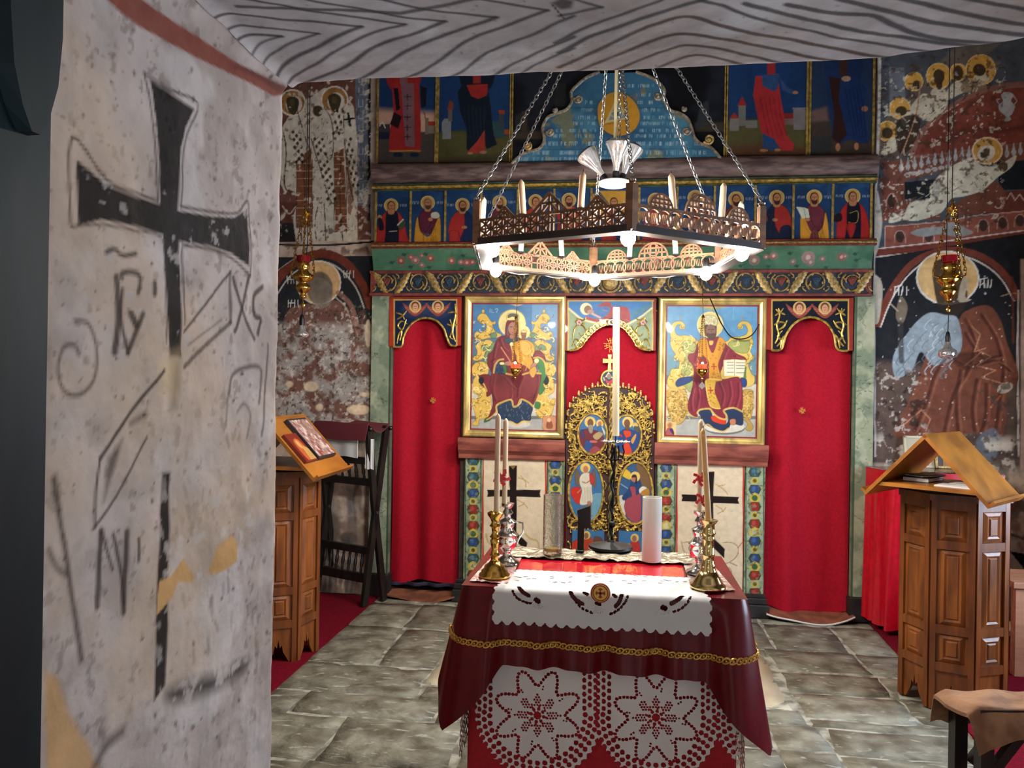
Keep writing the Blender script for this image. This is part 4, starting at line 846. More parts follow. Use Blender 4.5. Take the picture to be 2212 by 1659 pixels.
for side in (-1, 1):
    for k in range(1, 8):
        x = AX-.012+side*pit*k; u = 1 if k % 2 else -1
        put(sm_[(side, u)], 'vine_scroll', x, zm, frz); put((gm_ if (k+side) % 3 else gm2_) if side < 0 else (gm2_ if k % 2 else gm_), 'grape_cluster', x+.004*side, zm+.004, frz)
        put(lm_[(-side, u)], 'acanthus_leaf', x-side*pit*.5, zm, frz)
    put(lm_[(-side, -1)], 'acanthus_leaf', AX+side*(pit*7.3), zm, frz)
bs = MB().ball((AX-.012, Yf-.01, zm), .052, 16, 10, (1, .5, 1)); bs.build('carved_boss', GOLD_OLD, frz, True)
MB().tube([(AX-.012+.066*math.cos(a), Yf-.006, zm+.066*math.sin(a)) for a in np.linspace(0, 2*math.pi, 28, endpoint=False)], .007, 6, closed=True).build('boss_ring', GOLD_OLD, frz, True)

# ---- green cove beam painted with roses
n_ = 30; tt = np.linspace(0, 1, n_); prof = np.stack([-.05-.055*tt**1.6, 2.276+.146*tt], 1); xs = np.linspace(-1.69, 1.615, 620)
U = np.repeat(xs[None], n_, 0); V = np.repeat(prof[:, 1][:, None], len(xs), 1); Yc = np.repeat(prof[:, 0][:, None], len(xs), 1)
p = Paint(U, V, lambda a, b: W(a, b, -.07), (78, 118, 92)); p.wear((56, 92, 72), 3, .5, .12, 3, .7); p.wear((104, 140, 112), 6, .58, .1, 4, .5)
for x, y, r, c in ((866, 563, 9, (156, 74, 68)), (888, 556, 7, (164, 88, 88)), (897, 562, 9, (172, 104, 106)), (912, 553, 5, (160, 90, 86)), (910, 572, 6, (170, 110, 106)), (930, 558, 8, (168, 78, 68)), (975, 563, 8, (166, 84, 72)), (995, 566, 6, (172, 104, 104)), (1008, 567, 8, (168, 88, 84)), (1020, 566, 7, (160, 86, 84)),
                   (1630, 562, 12, (140, 112, 104)), (1655, 555, 6, (150, 100, 96)), (1671, 553, 9, (150, 104, 98)), (1714, 565, 7, (148, 118, 116)), (1746, 556, 15, (156, 124, 122)), (1752, 566, 9, (150, 122, 122)), (1777, 559, 7, (148, 110, 106)), (1818, 555, 10, (150, 92, 90)), (1826, 554, 5, (160, 112, 104)),
                   (1150, 560, 8, (166, 84, 78)), (1172, 566, 7, (172, 104, 104)), (1240, 560, 8, (166, 84, 78)), (1420, 562, 9, (166, 94, 88)), (1450, 566, 7, (172, 104, 104)), (1490, 560, 8, (166, 84, 78)), (1540, 565, 9, (150, 104, 98))):
    p.ell(x, y, r, r*.85, c, .9, .006); p.ell(x, y, r*.35, r*.35, (206, 184, 160), .8, .005); p.line([(x-r*.6, y+r*.3), (x, y+r*.6), (x+r*.6, y+r*.2)], 1.4, (110, 48, 50), .6)
for x, y in ((845, 567), (885, 576), (925, 577), (995, 580), (873, 551), (920, 550), (1000, 553), (1600, 574), (1660, 575), (1705, 548), (1722, 574), (1785, 577), (1846, 549), (1850, 562), (1120, 574), (1210, 575), (1470, 576)):
    p.poly([(x-6, y), (x-1, y-4), (x+6, y-1), (x+2, y+4)], (38, 70, 62), .85, .004); p.line([(x, y), (x+9, y-4)], 1.2, (44, 64, 50), .7)
sheet('rose_painted_beam', np.stack([U, Yc, V], -1), p.c, PNT, ico, .09, (0, 1, 0))
# ---- mouldings
def mould(nm, z0, z1, y0, m, x0=-1.69, x1=1.625):
    pr = [(0.0, z0), (y0, z0), (y0-.008, z0+(z1-z0)*.25), (y0-.011, (z0+z1)/2), (y0-.008, z1-(z1-z0)*.25), (y0, z1), (0, z1)]; k = len(pr); mb = MB()
    mb.add([(x0, y, z) for y, z in pr]+[(x1, y, z) for y, z in pr], [tuple(range(k)), tuple(range(k, 2*k))[::-1]]+[(i, i+k, (i+1) % k+k, (i+1) % k) for i in range(k)])
    return mb.build(nm, m, ico, True, 50)
mould('red_moulding', 2.418, 2.432, -.105, REDW); mould('gilt_moulding', 2.431, 2.449, -.112, GOLD_OLD); mould('red_moulding', 2.449, 2.464, -.098, REDW)
mould('green_moulding', 2.818, 2.832, -.085, GREENW); mould('gilt_moulding', 2.831, 2.852, -.108, GOLD); mould('green_moulding', 2.851, 2.872, -.092, GREENW)
# ---- marbled log beam
lb = MB(); L = 90; prf = [(-.0, 2.868), (-.07, 2.868), (-.105, 2.885), (-.125, 2.92), (-.128, 2.955), (-.115, 2.985), (-.085, 3.006), (0, 3.01)]
xs = np.linspace(-1.69, 1.63, L); k = len(prf)
for x in xs:
    w_ = 1+.03*math.sin(x*2.1)+.015*math.sin(x*7)
    lb.v += [(float(x), y*w_, z+.004*math.sin(x*3)) for y, z in prf]
for i in range(L-1):
    for j in range(k-1): a = i*k+j; lb.f.append((a, a+1, a+1+k, a+k))
lb.f += [tuple(range(k)), tuple((L-1)*k+j for j in range(k))[::-1]]
LOG = mat('marbled_log', (120, 98, 92), .5, c2=(72, 52, 50), vsc=24, stretch=(.3, 1, 1.3), bump=.35, bsc=22)
lb.build('marbled_beam', LOG, ico, True, 60)

# ---- row of apostles
DIV = [812, 887, 962, 1039, 1118, 1197, 1277, 1380, 1462, 1543, 1631, 1713, 1798, 1881]
Ya = -.075; za0, za1 = 2.462, 2.82
FACE = (172, 124, 92); BRN = (66, 44, 34)
def apostle(p, i, hx, hy):
    r = 15.5 if hx < 1330 else 16.8; yb = 536; s = r/15.5
    B = lambda pts, c, a=1.0: p.opoly([(hx+x*s, hy+y*s) for x, y in pts], c, a, .003)
    Ln = lambda pts, w, c, a=.8: p.line([(hx+x*s, hy+y*s) for x, y in pts], w*s, c, a)
    if i != 6: p.ell(hx, hy, r, r*.98, (206, 184, 120)); p.ell(hx, hy, r-1.6, r-1.8, (178, 146, 92))
    und, man = [((30, 34, 50), (160, 54, 48)), ((96, 44, 60), (190, 140, 54)), ((34, 50, 86), (164, 56, 52)), ((104, 50, 62), (34, 52, 84)), ((38, 58, 92), (160, 62, 56)), ((140, 60, 70), (166, 62, 58)), ((150, 50, 48), (36, 56, 92)), ((150, 62, 62), (132, 70, 76)), ((36, 60, 100), (130, 62, 62)), ((40, 60, 92), (104, 62, 56)), ((34, 44, 66), (158, 56, 50)), ((108, 54, 66), (192, 142, 56)), ((28, 32, 48), (164, 48, 46))][i]
    if i in (0, 12):
        B([(-24, 30), (-12, 14), (0, 10), (14, 14), (26, 30), (33, 60), (38, 95), (-24, 95), (-32, 60)], man); B([(-10, 14), (2, 12), (14, 18), (16, 60), (12, 95), (-14, 95), (-12, 60)], und)
        if i == 0: p.ell(hx-25, hy+26, 5, 6, FACE); B([(-28, 28), (-20, 30), (-16, 50), (-26, 52)], und); B([(14, 42), (26, 30), (32, 40), (20, 52)], (70, 84, 62)); Ln([(14, 42), (26, 30)], 3, (200, 194, 172)); Ln([(-4, 56), (12, 55)], 1.6, (190, 180, 160))
        else: B([(-6, 34), (10, 30), (8, 52), (-8, 52)], (24, 24, 28)); Ln([(-6, 34), (10, 30), (8, 52), (-8, 52)], 1.2, (196, 166, 100)); B([(-38, 40), (-24, 34), (-22, 48), (-36, 50)], (36, 30, 34)); B([(-12, 56), (6, 56), (0, 80), (-6, 82)], man)
    elif i in (1, 11):
        m = 1 if i == 1 else -1
        B([(-22*m, 44), (-16*m, 22), (0, 12), (14*m, 20), (22*m, 34), (20*m, 60), (0, 66), (-16*m, 60)], und); B([(-22*m, 30), (-16*m, 60), (4*m, 72), (24*m, 30), (28*m, 60), (22*m, 96), (-24*m, 96), (-28*m, 62)], man)
        B([(-18*m, 24), (2*m, 14), (8*m, 40), (-8*m, 66), (-17*m, 52)], und)
        if i == 1: B([(8, 22), (20, 20), (26, 28), (20, 34), (8, 32)], (190, 184, 168)); p.ell(hx+6, hy+36, 5, 4, FACE)
        else: p.poly([(hx-39, hy+21), (hx-22, hy+22), (hx-13, hy+26), (hx-10, hy+44), (hx-26, hy+46)], (190, 196, 178)); Ln([(-21, 22), (-16, 44)], 1.2, (120, 120, 104)); p.ell(hx-14, hy+48, 5, 3.5, FACE); B([(-4, 66), (4, 60), (10, 98), (-12, 98)], und)
        for k in range(5): Ln([(-18+k*8, 60+k*3), (-8+k*7, 76), (-12+k*8, 94)], 1.4, (150, 100, 40), .6)
    else:
        B([(-22, 40), (-14, 20), (0, 12), (16, 18), (25, 36), (28, 66), (24, 96), (-22, 96), (-26, 66)], und)
        m = -1 if i in (2, 4, 9) else 1
        B([(m*-2, 14), (m*16, 18), (m*27, 36), (m*30, 62), (m*14, 58), (m*8, 74), (m*-4, 50)], man); B([(m*8, 60), (m*28, 58), (m*24, 96), (m*6, 96)], man if i != 10 else und)
        p.ell(hx-m*4, hy+48, 6, 3.4, FACE)
        if i in (9, 10): p.ell(hx-27*s, hy+18*s, 3.6, 8, FACE); Ln([(-27, 26), (-22, 44)], 8, man)
        if i == 5: Ln([(-25, 4), (-27, 30)], 2, (190, 170, 120)); B([(-30, 20), (-22, 28), (-14, 40), (-24, 42)], man)
    for k in range(4): x = rq.uniform(-18, 18); Ln([(x, rq.uniform(40, 60)), (x+rq.uniform(-5, 5), 92)], 1.6, (24, 22, 28), .35)
    B([(-7, 4), (7, 4), (6, 18), (-6, 18)], FACE); p.ell(hx, hy, 8.6*s, 10*s, BRN if i not in (1, 8) else (110, 96, 84)); p.ell(hx+.5, hy+1, 6.6*s, 8.4*s, FACE)
    if i not in (0, 4, 12): p.ell(hx+.5, hy+8*s, 6.2*s, 6.5*s, BRN if i != 1 else (84, 66, 56)); p.ell(hx+.5, hy+2*s, 5.6*s, 4.6*s, FACE)
    Ln([(-3.4, -.5), (-1, -.5)], 1.4, (60, 36, 30)); Ln([(1.4, -.5), (4, -.5)], 1.4, (60, 36, 30)); Ln([(.4, 0), (.4, 4)], 1, (130, 84, 62)); Ln([(-1.6, 6), (2.2, 6)], 1, (120, 56, 50))
    for d in (-1, 1):
        for k in range(5): x = hx+d*(20+k*3.2)*s; p.line([(x, hy-3), (x+rq.uniform(-1, 1), hy+2)], 1.2, (176, 184, 190), .7)
HX = [845, 924, 999, 1079, 1157, 1229, 1326, 1416, 1502, 1590, 1678, 1759, 1842]; HY = [444, 438, 443, 437, 435, 432, 436, 433, 427, 430, 427, 426, 424]
for i in range(13):
    a, b = wx(DIV[i], 480, Ya), wx(DIV[i+1], 480, Ya); p = wall_paint(a+.004, b-.004, za0, za1, Ya, .0042, (42, 74, 112)); p.wear((34, 58, 88), 5, .5, .12, i, .7); p.wear((62, 96, 134), 7, .58, .1, i+3, .5)
    if i == 6:
        p.poly([(1280, 420), (1292, 412), (1340, 412), (1366, 412), (1350, 440), (1376, 470), (1340, 470), (1326, 500), (1300, 465), (1284, 440)], (188, 146, 66), 1, .004); p.poly([(1282, 412), (1296, 414), (1316, 440), (1310, 462), (1286, 430)], (72, 88, 92), .9, .004)
    apostle(p, i, HX[i], HY[i]); p.vary(.14, 14, i)
    wall_sheet('apostle_panel', p, Ya, PNT, ico, .03)
DIVM = mat('dull_gilt_strip', (176, 146, 70), .5, .4, var=.3, vsc=40)
for x in DIV: a = wx(x, 480, Ya); MB().box(a-.007, a+.007, Ya-.008, Ya+.02, za0, za1, .003).build('divider_strip', DIVM, ico)

# ---- upper tier: standing saints (seen up to the knees from the doorway) and the dark panels beside the crest
Yu = -.03; zu0, zu1 = 3.005, 4.2
def upper(pl, pr, base, fn, seed):
    a, b = wx(pl, 270, Yu), wx(pr, 270, Yu); p = wall_paint(a, b, zu0, zu1, Yu, .005 if pr-pl < 300 else .009, base); fn(p); p.vary(.16, 10, seed); o = wall_sheet('saint_panel', p, Yu, PNT, ico, .03)
    for x in (a, b): MB().box(x-.007, x+.007, Yu-.008, Yu+.02, zu0, zu1, .002).build('gilt_border', DIVM, o)
    MB().box(a, b, Yu-.008, Yu+.02, zu0, zu0+.012, .002).build('gilt_border', DIVM, o)
SKY = (38, 66, 104)
def saint_top(p, cx, robe, c2, s=1.0):                # the part of the figure hidden by the lintel from here
    p.poly([(cx-30, 190), (cx-44, 100), (cx-40, 20), (cx-14, -6), (cx+14, -6), (cx+40, 20), (cx+44, 100), (cx+30, 190)], robe, 1, .006, True); p.poly([(cx-10, 0), (cx+10, 0), (cx+8, 190), (cx-8, 190)], c2, 1, .006)
    p.ell(cx, -40, 40, 40, (190, 156, 96)); p.ell(cx, -40, 19, 24, BRN); p.ell(cx, -36, 15, 19, FACE)
def u1(p):
    p.poly([(800, 100), (960, 100), (960, 260), (800, 250)], SKY, 1, .02); p.poly([(800, 235), (960, 245), (960, 290), (800, 290)], (190, 156, 136), 1, .05); p.poly([(800, 285), (960, 285), (960, 380), (800, 380)], (80, 74, 70), 1, .01); p.poly([(800, 270), (842, 268), (842, 300), (800, 302)], (30, 40, 60), .9)
    saint_top(p, 872, (150, 48, 46), (130, 96, 100)); p.poly([(846, 180), (905, 180), (908, 240), (910, 300), (908, 326), (840, 326), (842, 280), (850, 240)], (156, 52, 50), 1, .003); p.poly([(866, 180), (894, 180), (896, 318), (876, 316)], (128, 96, 102), 1, .003)
    for y in (210, 230, 254, 276, 296): p.line([(880, y-6), (880, y+6)], 2, (60, 50, 60)); p.line([(874, y-1), (887, y-1)], 2, (60, 50, 60))
    p.poly([(852, 242), (868, 252), (860, 278), (842, 268)], (46, 34, 36)); p.poly([(850, 190), (860, 190), (864, 235), (856, 240)], (26, 30, 40)); p.poly([(908, 185), (922, 190), (920, 230), (910, 232)], (30, 36, 40)); p.line([(842, 326), (908, 326)], 3, (176, 130, 60)); p.ell(860, 334, 11, 5, (34, 46, 66)); p.ell(895, 334, 10, 5, (34, 46, 66))
    p.rect(918, 255, 926, 290, (120, 110, 96)); p.rect(924, 262, 940, 272, (150, 56, 46)); p.rect(926, 272, 940, 288, (130, 122, 110)); p.line([(820, 272), (826, 264), (832, 276)], 2, (206, 200, 190)); p.line([(916, 240), (919, 256)], 2, (120, 70, 50))
def u2(p):
    p.poly([(930, 100), (1120, 100), (1120, 280), (930, 280)], SKY, 1, .02); p.poly([(930, 288), (1000, 282), (1060, 300), (1120, 288), (1120, 380), (930, 380)], (88, 86, 54), 1, .02); p.poly([(930, 345), (1120, 330), (1120, 380), (930, 380)], (70, 60, 48), .8, .04)
    p.poly([(954, 265), (960, 256), (974, 256), (974, 300), (956, 300)], (132, 136, 136)); p.rect(968, 236, 977, 262, (110, 96, 92)); p.poly([(966, 236), (972, 216), (979, 222), (979, 236)], (130, 70, 54)); p.rect(1050, 262, 1090, 296, (56, 84, 88)); p.rect(1078, 244, 1088, 275, (70, 76, 82)); p.rect(1077, 238, 1090, 246, (150, 70, 46)); p.rect(1090, 280, 1100, 290, (150, 76, 46))
    saint_top(p, 1030, (26, 36, 48), (140, 54, 50)); p.poly([(1000, 180), (1052, 180), (1060, 230), (1066, 290), (1074, 312), (1052, 322), (1040, 300), (1016, 330), (1008, 322), (1008, 280), (994, 240), (988, 200)], (26, 38, 50), 1, .003); p.poly([(1008, 184), (1054, 182), (1052, 206), (1034, 214), (1018, 208)], (150, 52, 48)); p.poly([(1010, 328), (1030, 306), (1047, 280), (1048, 325), (1030, 332)], (156, 62, 52), 1, .003); p.ell(1044, 329, 8, 3.4, (150, 120, 96)); p.ell(1016, 331, 6, 3, (150, 120, 96))
    for k in range(6): p.line([(1002+k*9, 230), (1006+k*8, 270), (1010+k*8, 300)], 2, (44, 60, 76), .6)
def udark(p):
    p.wear((46, 52, 62), 3, .5, .15, 2, .8); p.rect(1100, 283, 1185, 300, (84, 70, 58), .8, .01); p.rect(1198, 180, 1222, 230, (60, 62, 64), .7, .01); p.poly([(1112, 250), (1138, 240), (1140, 285), (1114, 290)], (60, 58, 58), .8, .01); p.rect(1128, 240, 1138, 282, (84, 66, 52), .8)
    p.rect(1500, 264, 1580, 284, (80, 70, 58), .8, .01); p.poly([(1505, 280), (1512, 235), (1530, 218), (1528, 262)], (66, 70, 74), .8, .01, True)
def u4(p):
    p.poly([(1560, 100), (1760, 100), (1760, 250), (1560, 250)], SKY, 1, .02); p.poly([(1560, 262), (1630, 258), (1760, 258), (1760, 380), (1560, 380)], (92, 88, 58), 1, .02); p.poly([(1560, 318), (1640, 310), (1760, 318), (1760, 380), (1560, 380)], (98, 66, 52), .85, .04)
    p.rect(1595, 228, 1611, 272, (120, 118, 112)); p.poly([(1593, 228), (1603, 208), (1613, 228)], (150, 52, 46)); p.rect(1577, 256, 1596, 282, (128, 124, 118)); p.poly([(1575, 256), (1586, 243), (1597, 256)], (150, 60, 50)); p.rect(1611, 260, 1636, 276, (128, 124, 116)); p.rect(1690, 252, 1720, 270, (122, 104, 98)); p.rect(1690, 245, 1716, 256, (136, 50, 46)); p.rect(1714, 236, 1742, 280, (128, 122, 122)); p.line([(1714, 234), (1742, 234)], 4, (128, 122, 122))
    saint_top(p, 1666, (40, 68, 112), (160, 54, 56)); p.poly([(1632, 165), (1680, 160), (1686, 210), (1694, 250), (1698, 290), (1716, 312), (1712, 326), (1690, 326), (1672, 300), (1645, 288), (1634, 240), (1627, 205)], (166, 56, 58), 1, .003); p.poly([(1645, 162), (1684, 160), (1680, 190), (1672, 198), (1648, 186)], (56, 84, 120), 1, .003); p.poly([(1684, 166), (1700, 188), (1718, 196), (1712, 205), (1690, 194)], (60, 86, 120)); p.ell(1718, 200, 6, 3.5, FACE); p.poly([(1648, 288), (1672, 300), (1682, 320), (1668, 326), (1648, 318)], (52, 82, 120)); p.ell(1650, 325, 9, 3, FACE); p.ell(1680, 324, 7, 3, FACE)
    for k in range(5): p.line([(1642+k*10, 210), (1650+k*9, 250), (1660+k*10, 292)], 2, (126, 36, 42), .6)
def u5(p):
    p.poly([(1740, 100), (1900, 100), (1900, 300), (1740, 300)], (48, 66, 92), 1, .02); p.poly([(1740, 260), (1790, 255), (1800, 300), (1900, 300), (1900, 380), (1740, 380)], (76, 66, 58), 1, .03); p.poly([(1752, 240), (1786, 230), (1790, 260), (1752, 264)], (126, 100, 88), .8, .02); p.poly([(1740, 300), (1800, 290), (1796, 340), (1740, 340)], (60, 62, 64), .8, .02)
    saint_top(p, 1822, (40, 58, 92), (74, 48, 44)); p.poly([(1782, 165), (1850, 165), (1872, 190), (1866, 240), (1876, 310), (1856, 308), (1836, 300), (1814, 312), (1798, 300), (1800, 250), (1790, 225)], (38, 60, 100), 1, .003); p.poly([(1790, 165), (1816, 170), (1812, 215), (1830, 290), (1812, 312), (1798, 300), (1802, 245)], (62, 40, 38), 1, .003); p.ell(1810, 318, 5, 9, FACE); p.ell(1850, 316, 5, 8, FACE); p.ell(1868, 235, 7, 6, (160, 116, 92)); p.ell(1828, 170, 10, 6, (170, 140, 116))
    for k in range(5): p.line([(1826+k*8, 190), (1834+k*8, 240), (1846+k*6, 296)], 2, (24, 38, 66), .7)
upper(816, 942, (44, 62, 92), u1, 1); upper(946, 1103, (44, 62, 92), u2, 2); upper(1106, 1566, (24, 26, 32), udark, 3); upper(1569, 1743, (44, 62, 92), u4, 4); upper(1749, 1886, (44, 62, 92), u5, 5)

# ---- blue crest board with eye in triangle and lines of writing
Yt = -.10
def q8(x, y): return (1100+x*.217, 180+y*.217)
Lf = [(805, 25), (760, 70), (690, 170), (650, 300), (560, 350), (450, 332), (340, 380), (310, 450), (260, 570), (190, 622), (80, 620), (10, 690), (-60, 780), (-110, 900)]; Rt = [(805, 2125), (720, 2080), (640, 2000), (600, 1900), (540, 1842), (440, 1810), (350, 1770), (300, 1690), (270, 1600), (200, 1552), (150, 1532), (80, 1545), (10, 1500), (-60, 1400), (-110, 1260)]
LP = np.array([W(*q8(x, y), Yt) for y, x in Lf]); RP = np.array([W(*q8(x, y), Yt) for y, x in Rt])
LP[0, 1] = RP[0, 1] = 3.005
zz = np.linspace(3.005, min(LP[-1, 1], RP[-1, 1]), 190); xl = np.interp(zz, LP[:, 1], LP[:, 0]); xr = np.interp(zz, RP[:, 1], RP[:, 0]); t = np.linspace(0, 1, 330)[None]
U = xl[:, None]*(1-t)+xr[:, None]*t; V = np.repeat(zz[:, None], 330, 1)
p = Paint(U, V, lambda a, b: W(a, b, Yt), (70, 114, 138)); p.wear((54, 92, 120), 3, .5, .12, 3, .8); p.wear((92, 138, 156), 6, .57, .1, 4, .6); p.wear((132, 126, 84), 7, .68, .05, 9, .7)
p.line([q8(420, 245), q8(1750, 245)], 1.3, (40, 66, 84), .6); p.line([q8(150, 660), q8(2000, 650)], 1.2, (44, 72, 90), .5)
p.ell(*q8(1080, 310), 49, 49, (56, 82, 92), .7, .03); p.poly([q8(x, y) for x, y in [(880, 280), (900, 190), (980, 110), (1080, 88), (1190, 130), (1270, 220), (1300, 330), (1270, 430), (1190, 500), (1080, 522), (980, 490), (900, 410)]], (188, 142, 56), 1, .004, True); p.wear((150, 106, 44), 14, .6, .08, 12, .6, reg=(1285, 195, 1385, 295))
p.poly([q8(1065, 150), q8(1195, 350), q8(945, 400)], (196, 176, 122), 1, .004); p.poly([q8(1068, 185), q8(1165, 338), q8(990, 370)], (120, 142, 150), 1, .004); p.ell(*q8(1070, 305), 15, 8, (196, 178, 128)); p.ell(*q8(1070, 305), 12, 6, (120, 142, 150)); p.ell(*q8(1072, 305), 4.6, 4.6, (48, 58, 66))
rq = random.Random(77)
for y, segs in ((25, [(1180, 1430)]), (115, [(1270, 1440)]), (190, [(760, 840), (1280, 1450)]), (265, [(720, 830), (1330, 1500)]), (340, [(690, 850), (1340, 1640)]), (400, [(640, 860), (1310, 1720)]), (470, [(470, 870), (1300, 1700)]), (525, [(420, 900), (1250, 1760)]), (600, [(350, 1960)]), (690, [(240, 1960)]), (755, [(120, 1850)])):
    for a, b in segs:
        x = a; h = 15 if y < 590 else 18
        while x < b:
            w = rq.uniform(9, 16); al = rq.uniform(.25, .8); c = rq.choice([(168, 196, 204), (150, 184, 196), (184, 200, 200)])
            k = rq.randint(0, 4)
            if rq.random() < .86:
                p.line([q8(x, y-h), q8(x, y+h)], 1.3, c, al, .003)
                if k in (0, 1): p.line([q8(x+w, y-h), q8(x+w, y+h)], 1.3, c, al, .003)
                if k == 0: p.line([q8(x, y), q8(x+w, y)], 1.2, c, al, .003)
                if k == 1: p.line([q8(x, y+h), q8(x+w, y-h)], 1.2, c, al, .003)
                if k == 2: p.line([q8(x, y-h), q8(x+w, y-h), q8(x+w, y)], 1.2, c, al, .003)
                if k == 3: p.line([q8(x+w, y-h+3), q8(x, y), q8(x+w, y+h-3)], 1.2, c, al, .003)
            x += w+rq.uniform(7, 12)
            if rq.random() < .14: x += 22
crest = wall_sheet('crest_board', p, Yt, PNT, ico, .045)
GREYG = mat('tarnished_gilding', (164, 152, 132), .45, .3, var=.35, vsc=50)
def edge(pts, spirals, m, r=.011):
    P = catmull([W(*q8(x, y), Yt) for x, y in pts], 6)
    MB().tube([(a, Yt-.006, b) for a, b in P], r, 7).build('carved_edge', m, crest, True)
def volute(x, y, r, d, m, a0=0):
    cx, cz = W(*q8(x, y), Yt); pts = [(cx+d*r*(1-t*.8)*math.cos(a0+t*9.5), Yt-.01, cz+r*(1-t*.8)*math.sin(a0+t*9.5)) for t in np.linspace(0, 1, 26)]
    MB().tube(pts, [.010*(1-.4*k/25) for k in range(26)], 6).ball((cx, Yt-.012, cz), .012, 8, 6).build('volute', m, crest, True)
edge([(25, 805), (75, 750), (170, 690), (300, 650), (350, 560), (332, 450), (380, 345), (450, 312), (520, 285), (570, 262), (622, 190), (618, 90), (690, 10), (780, -60), (900, -110)], 0, GREYG)
edge([(2125, 805), (2080, 720), (2000, 640), (1900, 600), (1842, 540), (1812, 440), (1770, 350), (1690, 300), (1600, 270), (1552, 200), (1532, 150), (1545, 80), (1500, 10), (1400, -60), (1260, -110)], 0, GREYG)
volute(185, 632, .026, -1, GOLD_OLD, 2); volute(1985, 560, .034, 1, GOLD_OLD, 3.6); volute(410, 490, .026, 1, GREYG, 3); volute(1765, 480, .026, -1, GREYG, 3); volute(690, 160, .028, 1, GREYG, 3); volute(1480, 135, .026, -1, GREYG, 3); volute(455, 275, .014, -1, GREYG, 2); volute(1745, 262, .014, 1, GREYG, 2)

# ================================================================ ICONS, ROYAL DOORS, CURTAINS
FRG = mat('bright_gilt_frame', (236, 206, 126), .3, .55, var=.25, vsc=12, stretch=(1, 1, .4), bump=.25, bsc=40)
def frame(parent, x0, x1, z0, z1, w, Y, m=FRG, nm='frame_rail', d=.03):
    pr = [(0, 0), (0, -d*.7), (w*.2, -d), (w*.45, -d), (w*.55, -d*.62), (w*.8, -d*.55), (w, -d*.25), (w, 0)]
    cs = [((x0, z0), (1, 1)), ((x1, z0), (-1, 1)), ((x1, z1), (-1, -1)), ((x0, z1), (1, -1))]; k = len(pr)
    for i in range(4):
        mb = MB(); vs_ = []
        for (cx, cz), (sx, sz) in (cs[i], cs[(i+1) % 4]): vs_ += [(cx+sx*a, Y+b, cz+sz*a) for a, b in pr]
        mb.add(vs_, [(j, (j+1) % k, (j+1) % k+k, j+k) for j in range(k)]); mb.build(nm, m, parent, True, 35)
def framed_icon(name, label, px, inner, base, painter, group=None):
    Y = -.03; (a, b, c, d) = px; x0 = wx(a, 790, Y); x1 = wx(c, 790, Y); z1 = wz((a+c)/2, b, Y); z0 = wz((a+c)/2, d, Y)
    t = thing(name, label, 'icon', ((x0+x1)/2, Y, z0), group)
    MB().box(x0+.01, x1-.01, Y+.004, .004, z0+.01, z1-.01).build('backboard', BOARD, t)
    w = .045; p = wall_paint(x0+w-.004, x1-w+.004, z0+w-.004, z1-w+.004, Y, .0032, base); painter(p)
    e = .011; X0, X1, Z0, Z1 = x0+w, x1-w, z0+w, z1-w
    for q in ([(X0, Z0), (X1, Z0), (X1, Z0+e), (X0, Z0+e)], [(X0, Z1-e), (X1, Z1-e), (X1, Z1), (X0, Z1)], [(X0, Z0), (X0+e, Z0), (X0+e, Z1), (X0, Z1)], [(X1-e, Z0), (X1, Z0), (X1, Z1), (X1-e, Z1)]): p.poly(q, (140, 52, 48), 1, .002, raw=True)
    p.vary(.12, 20, 3); wall_sheet('painting', p, Y, OIL, t)
    frame(t, x0, x1, z0, z1, w, Y); return t
GLD = (208, 176, 94); GLd = (112, 78, 28); GLl = (236, 220, 158); MAR = (124, 50, 58); MARd = (84, 30, 40); MARl = (160, 84, 88)
rq = random.Random(31)
def curls(p, q, n, reg, cs=(GLd, GLl), w=1.6):
    for k in range(n):
        x, y = rq.uniform(reg[0], reg[2]), rq.uniform(reg[1], reg[3]); r = rq.uniform(10, 34); a = rq.uniform(0, 6.3); d = rq.choice((-1, 1))
        p.line([q(x+r*math.cos(a+d*t), y+r*math.sin(a+d*t)) for t in (0, .8, 1.6, 2.4)], w, cs[k % len(cs)], .7, .002)
